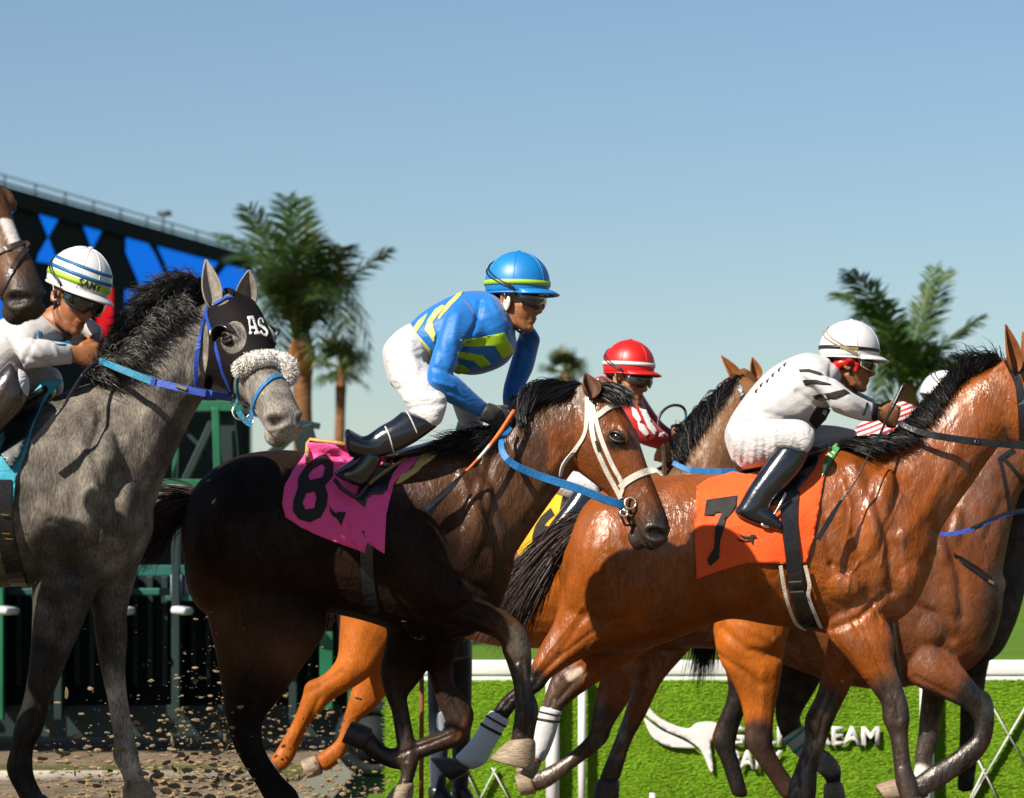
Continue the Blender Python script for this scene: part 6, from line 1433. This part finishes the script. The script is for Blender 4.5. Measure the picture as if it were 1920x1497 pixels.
def panel_text(s, px, py, hpx, wpx, nm='lettering'):
    me = text_mesh(s, .035); co = get_co(me); mn = co.min(0); mx_ = co.max(0); V = []
    for x, y, z in co:
        u = (x - mn[0]) / (mx_[0] - mn[0]); v = (y - mn[1]) / (mx_[1] - mn[1]); V.append(W(px + u * wpx, py - v * hpx, YF))
    set_co(me, np.array(V)); o = link(nm, me, M['white_print'], pan); m = o.modifiers.new('t', 'SOLIDIFY'); m.thickness = .004; m.offset = 0
panel_text('GULFSTREAM', 1363, 1398, 36, 286); panel_text('PARK', 1367, 1443, 36, 105)
for a, b in (((1836, 1282), (1926, 1440)), ((1938, 1300), (1838, 1470)), ((1826, 1410), (1876, 1510)), ((1838, 1470), (1816, 1510)), ((1926, 1440), (1968, 1510)), ((1846, 1442), (1812, 1512)), ((930, 1440), (893, 1512)), ((922, 1440), (962, 1512)), ((900, 1500), (860, 1420)), ((2040, 1290), (1940, 1460)), ((1990, 1282), (2080, 1440)), ((806, 1512), (846, 1440))):
    A = W(*a, YF); B = W(*b, YF)
    A.z = max(A.z, -.31); B.z = max(B.z, -.31)
    if (A - B).length > .05:
        g = G(); g.bar(A, B, .030, .006); g.build('lattice_strip', M['white_print'], pan)

# ------------------------------------------------------------------ starting gate
M['gate_green'] = pm('gate_green', (.005, .085, .036), .4, .45, .3, 3, .1, 40)
M['gate_dark'] = pm('gate_dark', (.003, .014, .013), .55, .35, .4, 3, .1, 40)
M['gate_pad'] = pm('gate_pad', (.002, .006, .0055), .7, .25, .4, 4, .2, 30)
M['gate_teal'] = pm('gate_teal', (.005, .065, .055), .5, .4, .3, 3)
M['pale_panel'] = pm('pale_panel', (.28, .33, .38), .6, .3, .1, 3)
gate = empty('starting_gate', 'green steel starting gate with padded stalls standing behind the grey horse', 'starting gate')
YG = 21.0
def gp(x, y, d=0.): return W(x, y, YG + d)
def beam(name, a, b, w, mat, dep=None, d=0.):
    g = G(); g.bar(gp(a[0], a[1], d), gp(b[0], b[1], d), w / F * YG, (dep or w) / F * YG); return g.build(name, M[mat], gate, False, .006)
# stalls: posts, doors, pads, white heads
for k, x in enumerate(range(-330, 661, 110)):
    beam('stall_post', (x, 925), (x, 1350), 15, 'gate_green' if k % 2 else 'gate_dark', 22, -.4 + .05 * (k % 3))
    g = G(); c = gp(x + 55, 1195); g.box((c.x, c.y + .25, c.z - .05), (100 / F * YG, .06, 300 / F * YG)); g.build('stall_door', M['gate_pad'], gate, False, .015)
    g = G(); c = gp(x + 10, 1200); g.box((c.x, c.y + .9, c.z), (.03, 2.4, 260 / F * YG)); g.build('partition', M['gate_dark'], gate, False, .01)
    g = G(); c = gp(x + 12, 1145, -.5); R_ = []
    g.box((c.x, c.y, c.z), (.10, .5, .05), Matrix.Rotation(.15, 3, 'Y')); g.build('padded_nose', M['white_paint'], gate, True, .018)
    g = G(); c = gp(x + 55, 1110); g.box((c.x, c.y + .05, c.z), (106 / F * YG, .05, .05)); g.build('door_bar', M['gate_teal'], gate, False, .01)
    for j in range(3):
        g = G(); c = gp(x + 28 + 28 * j, 1185); g.box((c.x, c.y + .18, c.z), (.045, .05, 210 / F * YG)); g.build('door_slat', M['gate_dark'], gate, False, .008)
beam('header_beam', (-340, 912), (700, 912), 16, 'gate_green', 26)
beam('header_plate', (-340, 930), (660, 930), 26, 'gate_dark', 30, .1)
beam('header_rail', (-340, 1070), (700, 1070), 12, 'gate_teal', 20, -.2)
for x0_, x1_ in ((200, 330), (335, 430)):
    pass
# roof truss and legs seen against the sky
beam('truss_leg', (404, 765), (409, 925), 15, 'gate_green', 14, -.1); beam('truss_leg', (421, 730), (438, 930), 26, 'gate_dark', 30, .1)
beam('truss_brace', (398, 792), (338, 920), 15, 'gate_dark', 14, .05); beam('truss_brace', (346, 808), (410, 872), 8, 'gate_dark', 8, .12); beam('truss_brace', (330, 840), (326, 920), 12, 'gate_green', 10, .2)
beam('truss_top', (300, 762), (455, 762), 16, 'gate_green', 20); beam('truss_top', (300, 740), (600, 800), 10, 'gate_dark', 12, .4)
beam('truss_brace', (552, 812), (478, 880), 18, 'gate_dark', 18); beam('truss_leg', (566, 800), (600, 930), 34, 'gate_dark', 40, .2); beam('truss_brace', (300, 800), (250, 920), 15, 'gate_dark', 14)
beam('truss_leg', (180, 740), (180, 930), 26, 'gate_dark', 30, .1); beam('truss_leg', (60, 740), (60, 930), 26, 'gate_green', 30, .1)
g = G(); c = gp(352, 1098, -.3); g.box((c.x, c.y, c.z), (62 / F * YG, .02, 40 / F * YG)); g.build('notice_panel', M['pale_panel'], gate)
for k in range(4): beam('panel_bar', (330 + k * 14, 1079), (330 + k * 14, 1118), 5, 'gate_dark', 4, -.34)
beam('panel_sill', (310, 1122), (380, 1122), 8, 'gate_teal', 10, -.36)
beam('ground_beam', (-340, 1352), (640, 1352), 22, 'gate_dark', 60)
for wx, wy, r in ((700, 1385, 72),):
    whl = empty('gate_wheel', 'large black rubber wheel at the turf end of the starting gate', 'wheel', None)
    c = W(wx, wy, 20.3); R0 = r / F * 20.3
    g = G(); g.tube([c + Vector((R0 * .8 * math.cos(a), 0, R0 * .8 * math.sin(a))) for a in np.linspace(0, 2 * math.pi, 41)], R0 * .22, 12, cap=False); g.build('tyre', M['gate_pad'], whl)
    g = G(); g.tube([c + Vector((0, -.06, 0)), c + Vector((0, .06, 0))], [R0 * .6, R0 * .6], 24); g.build('rim', M['gate_pad'], whl)
beam('tow_post', (712, 1180), (712, 1330), 18, 'gate_green', 18, -.5); beam('tow_post', (612, 1185), (612, 1330), 24, 'gate_green', 18, -.5)
# gate hand in dark clothes behind the dark bay, leaning on a pole
M['navy_cloth'] = cloth_mat('navy_cloth', (.012, .018, .035), .7, .3, .15)
JW = make_person(dict(Y=15.5, voxel=.010, jockey=False, group='gate crew', label='gate worker in dark navy clothes standing at the rail behind the dark bay', skin=(.3, .13, .06),
  head=(842, 905, 15.5, 20, 15, 0, 1.0),
  groups={
    'jacket': ([([(800, 1180, 885, 1180, .13), (798, 1100, 888, 1100, .15), (800, 1020, 890, 1020, .17), (815, 965, 880, 965, .14)], 0.), ([(800, 985, 830, 985, .05, -.15), (790, 1060, 820, 1060, .045, -.18), (790, 1130, 815, 1125, .04, -.2)], 0.), ([(860, 985, 890, 985, .05, .15), (870, 1060, 900, 1060, .045, .18), (875, 1130, 895, 1125, .04, .15)], 0.)], M['navy_cloth'], dict(voxel=.012)),
    'trousers': ([([(802, 1170, 884, 1170, .13), (800, 1230, 884, 1230, .13)], 0.), ([(800, 1210, 845, 1210, .09, -.06), (803, 1350, 843, 1350, .07, -.07), (806, 1480, 836, 1480, .05, -.07)], 0.), ([(842, 1210, 886, 1210, .09, .06), (846, 1350, 884, 1350, .07, .07), (848, 1480, 878, 1480, .05, .07)], 0.)], M['navy_cloth'], dict(voxel=.012)),
    'neck': ([([(825, 965, 868, 965, .06), (828, 935, 866, 935, .055)], 0.)], None, {}),
    'shoe': ([([(802, 1478, 838, 1478, .05, -.07), (804, 1500, 850, 1495, .05, -.08), (815, 1508, 862, 1508, .045, -.08)], 0.), ([(846, 1478, 880, 1478, .05, .07), (848, 1500, 890, 1495, .05, .07), (855, 1508, 900, 1508, .045, .07)], 0.)], M['black_leather'], dict(one=False, voxel=.011))},
  hands=[((802, 1135, -.2), (796, 1165, -.2), (1, 0, 0), OUT), ((885, 1135, .15), (886, 1165, .15), (1, 0, 0), (0, 1, 0))]))
M['wood'] = pm('wood', (.16, .06, .02), .6, .3, .3, 20, .3, 80)
g = G(); g.tube([W(791, 1150, 15.2), W(790, 1500, 15.2)], .012, 10); po = g.build('rake_pole', M['wood']); tag(po, 'upright brown wooden pole beside the gate worker', 'pole')
drape('patch', [smooth_closed([(820, 1340), (832, 1335), (836, 1355), (828, 1372), (819, 1362)], 3)], JW['trousers_bvh'], .004, M['pale_panel'], JW['trousers'], 5, .002, 1)

# ------------------------------------------------------------------ big screen
M['screen_black'] = pm('screen_black', (.002, .0025, .004), .7, .08, .2, 2)
M['screen_blue'] = pm('screen_blue', (.0, .02, .1), .6, .1, 0, 2, emit=((.0, .155, .78), .47))
M['screen_red'] = pm('screen_red', (.1, .0, .005), .6, .1, 0, 2, emit=((.75, .006, .012), .5))
M['frame_metal'] = pm('frame_metal', (.05, .06, .07), .5, .4, .2, 4)
M['rail_metal'] = pm('rail_metal', (.30, .36, .40), .5, .4, .2, 4)
scr = empty('video_screen', 'huge video board showing blue diamonds on black beside the palm trees', 'video screen')
A0 = W(465, 480, 80.0); xL = -22.0                                 # right upper corner; the board runs towards the camera on the left
dirv = (W(0, 350, 66.3) - A0); dirv.z = 0; Ltot = dirv.length; dirv.normalize()
ztop = A0.z; nrm = Vector((dirv.y, -dirv.x, 0)); 
if nrm.y > 0: nrm = -nrm
def onscreen(px, py, off=0.):
    """the point of the board's face that the photograph shows at this pixel"""
    d = W(px, py, 1.0) - CAM; p0 = A0 + nrm * off
    t = (p0 - CAM).dot(nrm) / d.dot(nrm); return CAM + d * t
Lx = Ltot * 1.7
def slab(name, u0, u1, z0, z1, d0, d1, mat):
    V = []
    for u in (u0, u1):
        for z in (z0, z1):
            for d in (d0, d1): p = Vector((A0.x, A0.y, 0)) + dirv * u - nrm * d; V.append((p.x, p.y, z))
    g = G(); g.add(V, [(0, 1, 3, 2), (4, 6, 7, 5), (0, 4, 5, 1), (2, 3, 7, 6), (0, 2, 6, 4), (1, 5, 7, 3)])
    return g.build(name, mat, scr, False)
slab('face_panel', 0, Lx, 1.2, ztop - .38, 0, 1.2, M['screen_black'])
slab('top_frame', -.05, Lx, ztop - .38, ztop, -.12, 1.3, M['screen_black'])
slab('side_frame', -.12, -.002, 1.2, ztop - .38, -.05, 1.3, M['frame_metal'])
for k in range(4): slab('support_leg', 1 + 6 * k, 1.6 + 6 * k, -.02, 1.2, .3, .9, M['frame_metal'])
z3 = lambda P: [(x / 2.994, 330 + y / 2.994) for x, y in P]
def on_face(name, loop, mat, off=.03):
    P = [onscreen(x, y, off) for x, y in loop]; v, f = tri2d([loop], 400)
    P = [onscreen(x, y, off) for x, y in v]
    me = mesh_np(name, P, [tuple(t) for t in f], False); return link(name, me, mat, scr)
for nm, P_ in (('blue_diamond', [(-60, 105), (0, 122), (95, 148), (50, 235), (0, 130)]), ('blue_diamond', [(203, 180), (345, 212), (270, 345)]), ('blue_diamond', [(270, 345), (330, 500), (205, 480), (215, 440)]),
               ('blue_diamond', [(452, 240), (592, 270), (516, 415)]), ('blue_shape', [(706, 308), (800, 328), (870, 440), (960, 640), (790, 625), (706, 430)]), ('blue_shape', [(860, 345), (1035, 388), (1060, 432), (1090, 402), (1258, 440), (1150, 590), (1000, 640), (930, 500)]),
               ('blue_shape', [(1305, 462), (1394, 478), (1394, 720), (1150, 720), (1210, 580)]), ('blue_shape', [(0, 600), (60, 740), (0, 860), (-60, 740)]), ('blue_shape', [(700, 640), (900, 660), (800, 900), (700, 800)])):
    on_face(nm, z3(P_), M['screen_blue'])
for kx in range(1, 5):
    x_ = -60 - 230 * kx; y_ = 105 - 62 * kx
    on_face('blue_diamond', z3([(x_, y_), (x_ + 150, y_ + 38), (x_ + 80, y_ + 170)]), M['screen_blue'])
    on_face('blue_diamond', z3([(x_ + 80, y_ + 172), (x_ + 140, y_ + 330), (x_ + 10, y_ + 320)]), M['screen_blue'])
on_face('red_block', z3([(600, 628), (632, 628), (632, 900), (540, 900), (545, 760), (600, 690)]), M['screen_red'])
# catwalk rails along the top
for dz in (.10, .26):
    g = G(); p = Vector((A0.x, A0.y, ztop + dz)); g.tube([p, p + dirv * Lx], .035 if dz < .2 else .022, 6); g.build('catwalk_rail', M['rail_metal'], scr)
for k in range(16):
    p = Vector((A0.x, A0.y, ztop)) + dirv * (.4 + k * Lx / 16); g = G(); g.bar(p, p + Vector((0, 0, .28)), .035); g.build('catwalk_post', M['screen_black'], scr)
p = onscreen(306, 435); p.z = ztop; an = empty('antenna', 'small antenna mast on top of the video board', 'antenna')
g = G(); zt_ = HC + (H0 - 402) / F * p.y; g.bar(p, (p.x, p.y, zt_), .05); g.build('mast', M['frame_metal'], an)
g = G(); g.box((p.x + .03, p.y, zt_ + .02), (.32, .12, .12)); g.build('head', M['frame_metal'], an)

# ------------------------------------------------------------------ palms
M['frond'] = pm('frond', (.020, .046, .008), .45, .3, .5, .6, var2=(.055, .076, .012))
M['frond_old'] = pm('frond_old', (.085, .08, .02), .6, .3, .4, .8)
M['palm_trunk'] = pm('palm_trunk', (.15, .07, .03), .9, .2, .35, 6, .8, 18, stretch=(1, 1, 4))
M['boss'] = pm('boss', (.24, .105, .03), .8, .2, .3, 3)
def feather_frond(tree, base, tip, droop, Lf, mat, nl=58, lw=.03):
    base = Vector(base); tip = Vector(tip); P = []
    for t in np.linspace(0, 1, 15):
        p = base.lerp(tip, t); p.z += droop * .55 * math.sin(math.pi * t ** .8) ; P.append(p)
    g = G(); Ld = (tip - base).length
    g.tube(P, list(np.linspace(.035, .008, 15) * Ld / 3), 6)
    q = cr([tuple(p) for p in P], 6); q = [Vector(a) for a in q]
    for i in range(nl):
        t = .12 + .88 * i / nl; k = min(int(t * (len(q) - 1)), len(q) - 2); p = q[k]; tan = (q[k + 1] - q[k]).normalized()
        up = Vector((0, 0, 1)); sd = tan.cross(up); sd = sd.normalized() if sd.length > .05 else Vector((1, 0, 0)); nn = sd.cross(tan).normalized()
        L_ = Lf * (math.sin(math.pi * (.12 + .80 * t)) ** .7) * random.uniform(.85, 1.1)
        for s in (1, -1):
            d = (sd * s * random.uniform(.8, 1.0) + tan * random.uniform(.7, 1.0) + nn * random.uniform(-.25, .35) - up * .18).normalized()
            w = tan * lw * .5
            m = p + d * L_ * .5; e = p + d * L_ - up * L_ * random.uniform(.05, .2)
            g.add([p - w * .5, p + w * .5, m + w, m - w, e], [(0, 1, 2, 3), (3, 2, 4)])
    o = g.build('frond', mat, tree, False); return o
def trunk(tree, pts, radii, name='trunk'):
    P = cr([tuple(p) for p in pts], 10); r = np.interp(np.linspace(0, 1, len(P)), np.linspace(0, 1, len(radii)), radii)
    r = r * (1 + .05 * np.sin(np.arange(len(r)) * 2.2)); g = G(); g.tube([Vector(p) for p in P], list(r), 16); return g.build(name, M['palm_trunk'], tree)
def feather_palm(label, Y, crown, fronds, trunk_px, tw, Lf):
    t = empty('palm_tree', label, 'palm tree', 'palm trees behind the track'); k = Y / F
    c = W(crown[0], crown[1], Y)
    foot = W(trunk_px, H0, Y); foot.z = -.02
    trunk(t, [foot, foot.lerp(c, .5), c], [tw * k * .62, tw * k * .5, tw * k * .5])
    g = G(); g.tube([c + Vector((0, 0, -.35 * tw * k * 3)), c, c + Vector((0, 0, tw * k * 1.6))], [tw * k * .55, tw * k * .75, tw * k * .3], 14); g.build('crownshaft', M['boss'], t)
    for x, y, dp, drp in fronds:
        feather_frond(t, c + Vector((random.uniform(-.08, .08), 0, .1)), W(x, y, Y + dp), drp, Lf, M['frond_old'] if random.random() < .12 else M['frond'])
    return t
fr1 = [(466, 388, -.5, .45), (560, 374, .3, .1), (538, 370, -.8, .1), (418, 440, .4, .7), (640, 462, -.6, .55), (727, 467, -.2, .3), (696, 655, .3, 1.9), (440, 480, 1.2, .8), (500, 420, 1.5, .4), (590, 440, -1.4, .3), (470, 560, -1.2, 1.0), (600, 680, -1, 1.5), (650, 610, -1.5, 1.2), (530, 500, -1.9, .4), (505, 520, -1.6, .8), (600, 560, -1.8, .7), (520, 690, 1.2, 1.4), (655, 690, .9, 1.7), (640, 540, .5, .7), (500, 610, -.8, 1.1)]
feather_palm('tall feathery palm with dense dark fronds beside the video board', 36., (566, 668), fr1, 572, 36, .46)
fr2 = [(1594, 508, -.5, .6), (1568, 550, .4, .7), (1752, 500, .2, .05), (1773, 508, .5, .08), (1840, 592, -.3, .2), (1874, 676, .4, .45), (1818, 670, -.8, .2), (1640, 640, -1, .4), (1604, 600, 1., .8), (1655, 720, -.6, .8), (1770, 700, .9, .5), (1680, 600, 1.4, .3), (1630, 560, -.9, .6), (1735, 640, -.8, .2), (1640, 790, .6, 1.0), (1790, 770, .2, .9)]
feather_palm('feathery palm with upright fronds behind the jockey in white', 32., (1702, 762), fr2, 1702, 32, .34)
def fan_palm(label, Y, c, R, trunk_px, tw, n=26):
    t = empty('palm_tree', label, 'palm tree', 'palm trees behind the track'); k = Y / F; cc = W(c[0], c[1], Y); foot = W(trunk_px, H0, Y); foot.z = -.02
    trunk(t, [foot, foot.lerp(cc, .5), cc], [tw * k * .6, tw * k * .45, tw * k * .5])
    for i in range(n):
        th = math.pi * 2 * i / n * 1.618 * 2; el = math.radians(-35 + 120 * ((i * .618) % 1))
        d = Vector((math.cos(th) * math.cos(el), math.sin(th) * math.cos(el), math.sin(el))); r = R * k
        hub = cc + d * r * .5; g = G(); g.tube([cc, hub], [.018, .012], 5)
        sd = d.cross(Vector((0, 0, 1))); sd = sd.normalized() if sd.length > .1 else Vector((1, 0, 0)); up = sd.cross(d)
        for j in range(17):
            a = math.radians(-115 + 230 * j / 16) + random.uniform(-.05, .05); ld = (d * math.cos(a) + sd * math.sin(a)).normalized()
            L_ = r * .52 * random.uniform(.85, 1.1); w = ld.cross(up).normalized() * .028 * r; fold = up * .05 * r * (1 if j % 2 else -1)
            m = hub + ld * L_ * .6 + fold * .5; e = hub + ld * L_ - Vector((0, 0, L_ * random.uniform(.1, .35)))
            g.add([hub - w * .3, hub + w * .3, m + w, m - w, e], [(0, 1, 2, 3), (3, 2, 4)])
        g.build('frond', M['frond_old'] if i % 3 == 0 else M['frond'], t, False)
    return t
fan_palm('short fan palm with orange brown trunk between the feathery palm and jockey in blue', 48., (640, 690), 78, 627, 20)
fan_palm('small fan palm rising behind the red jockey', 55., (1060, 700), 60, 1062, 18)

# ------------------------------------------------------------------ flying dirt
M['clod'] = pm('clod', (.21, .15, .085), .95, .1, .35, 30, .8, 60)
base = []
for k in range(6):
    g = G(); g.ell((0, 0, 0), (1, .7 + .3 * random.random(), .55 + .3 * random.random()), None, 7, 5)
    V = [Vector(v) * random.uniform(.75, 1.25) for v in g.V]; base.append(mesh_np('clod', V, g.F, False)); base[-1].materials.append(M['clod'])
def clod_spot():
    while True:
        u = random.random()
        if u < .45: x, y = random.gauss(300, 150), 1505 - abs(random.gauss(0, 60))
        elif u < .6: x, y = random.gauss(330, 110), 1480 - abs(random.gauss(60, 110))
        elif u < .8: x, y = random.gauss(430, 60), 1480 - abs(random.gauss(80, 120))
        else: x, y = random.gauss(590, 70), 1500 - abs(random.gauss(20, 110))
        if -10 < x < 760 and 1120 < y < 1515: return x, y
for i in range(150):
    x, y = clod_spot(); Y = random.uniform(12.2, 15.5) if x > 480 else random.uniform(11., 15.5); p = W(x, y, Y)
    if p.z < .02: p.z = .02
    o = bpy.data.objects.new('dirt_clod', base[i % 6]); C.objects.link(o); o.location = p
    s = .0035 + .0115 * random.random() ** 3; o.scale = (s * random.uniform(1.2, 2.4), s, s * random.uniform(.6, 1)); o.rotation_euler = [random.uniform(0, 6) for _ in range(3)]
    o['label'] = 'pale clod of dirt flung up from the track by the hooves'; o['category'] = 'dirt clod'; o['group'] = 'dirt clods flying behind the hooves'
g = G(); VV = []; FF = []
for i in range(2200):
    x, y = clod_spot(); Y = random.uniform(15.0, 17.) if x > 480 else random.uniform(11.2, 16.5); p = W(x, y, Y); p.z = max(p.z, .01); me = base[i % 6]; s = (.0010 + .006 * random.random() ** 3) * (1 + (y - 1200) / 400)
    q = Matrix.Rotation(random.uniform(0, 6), 3, 'Y') @ Matrix.Rotation(random.uniform(0, 6), 3, 'X'); n = len(VV)
    for v in me.vertices: w = q @ v.co; VV.append((p.x + w.x * s * 2.2, p.y + w.y * s, p.z + w.z * s))
    FF += [tuple(a + n for a in f.vertices) for f in me.polygons]
o = link('flying_dirt', mesh_np('flying_dirt', VV, FF, False), M['clod']); o['kind'] = 'stuff'

# ------------------------------------------------------------------ things sit at their bases
bpy.context.view_layer.update()
for r in ROOTS:
    ch = [r] if r.type == 'MESH' else []
    st = list(r.children); ch += st
    lo = Vector((1e9, 1e9, 1e9)); hi = -lo
    def acc(o):
        if o.type == 'MESH' and len(o.data.vertices):
            co = get_co(o.data); a, b = co.min(0), co.max(0)
            for i in range(3): lo[i] = min(lo[i], a[i]); hi[i] = max(hi[i], b[i])
        for c in o.children: acc(c)
    acc(r)
    if lo.x > 1e8: continue
    base_ = Vector(((lo.x + hi.x) / 2, (lo.y + hi.y) / 2, lo.z))
    if r.type == 'MESH': r.data.transform(Matrix.Translation(-base_))
    for c in st: c.location = c.location - base_
    r.location = base_
bpy.context.view_layer.update()
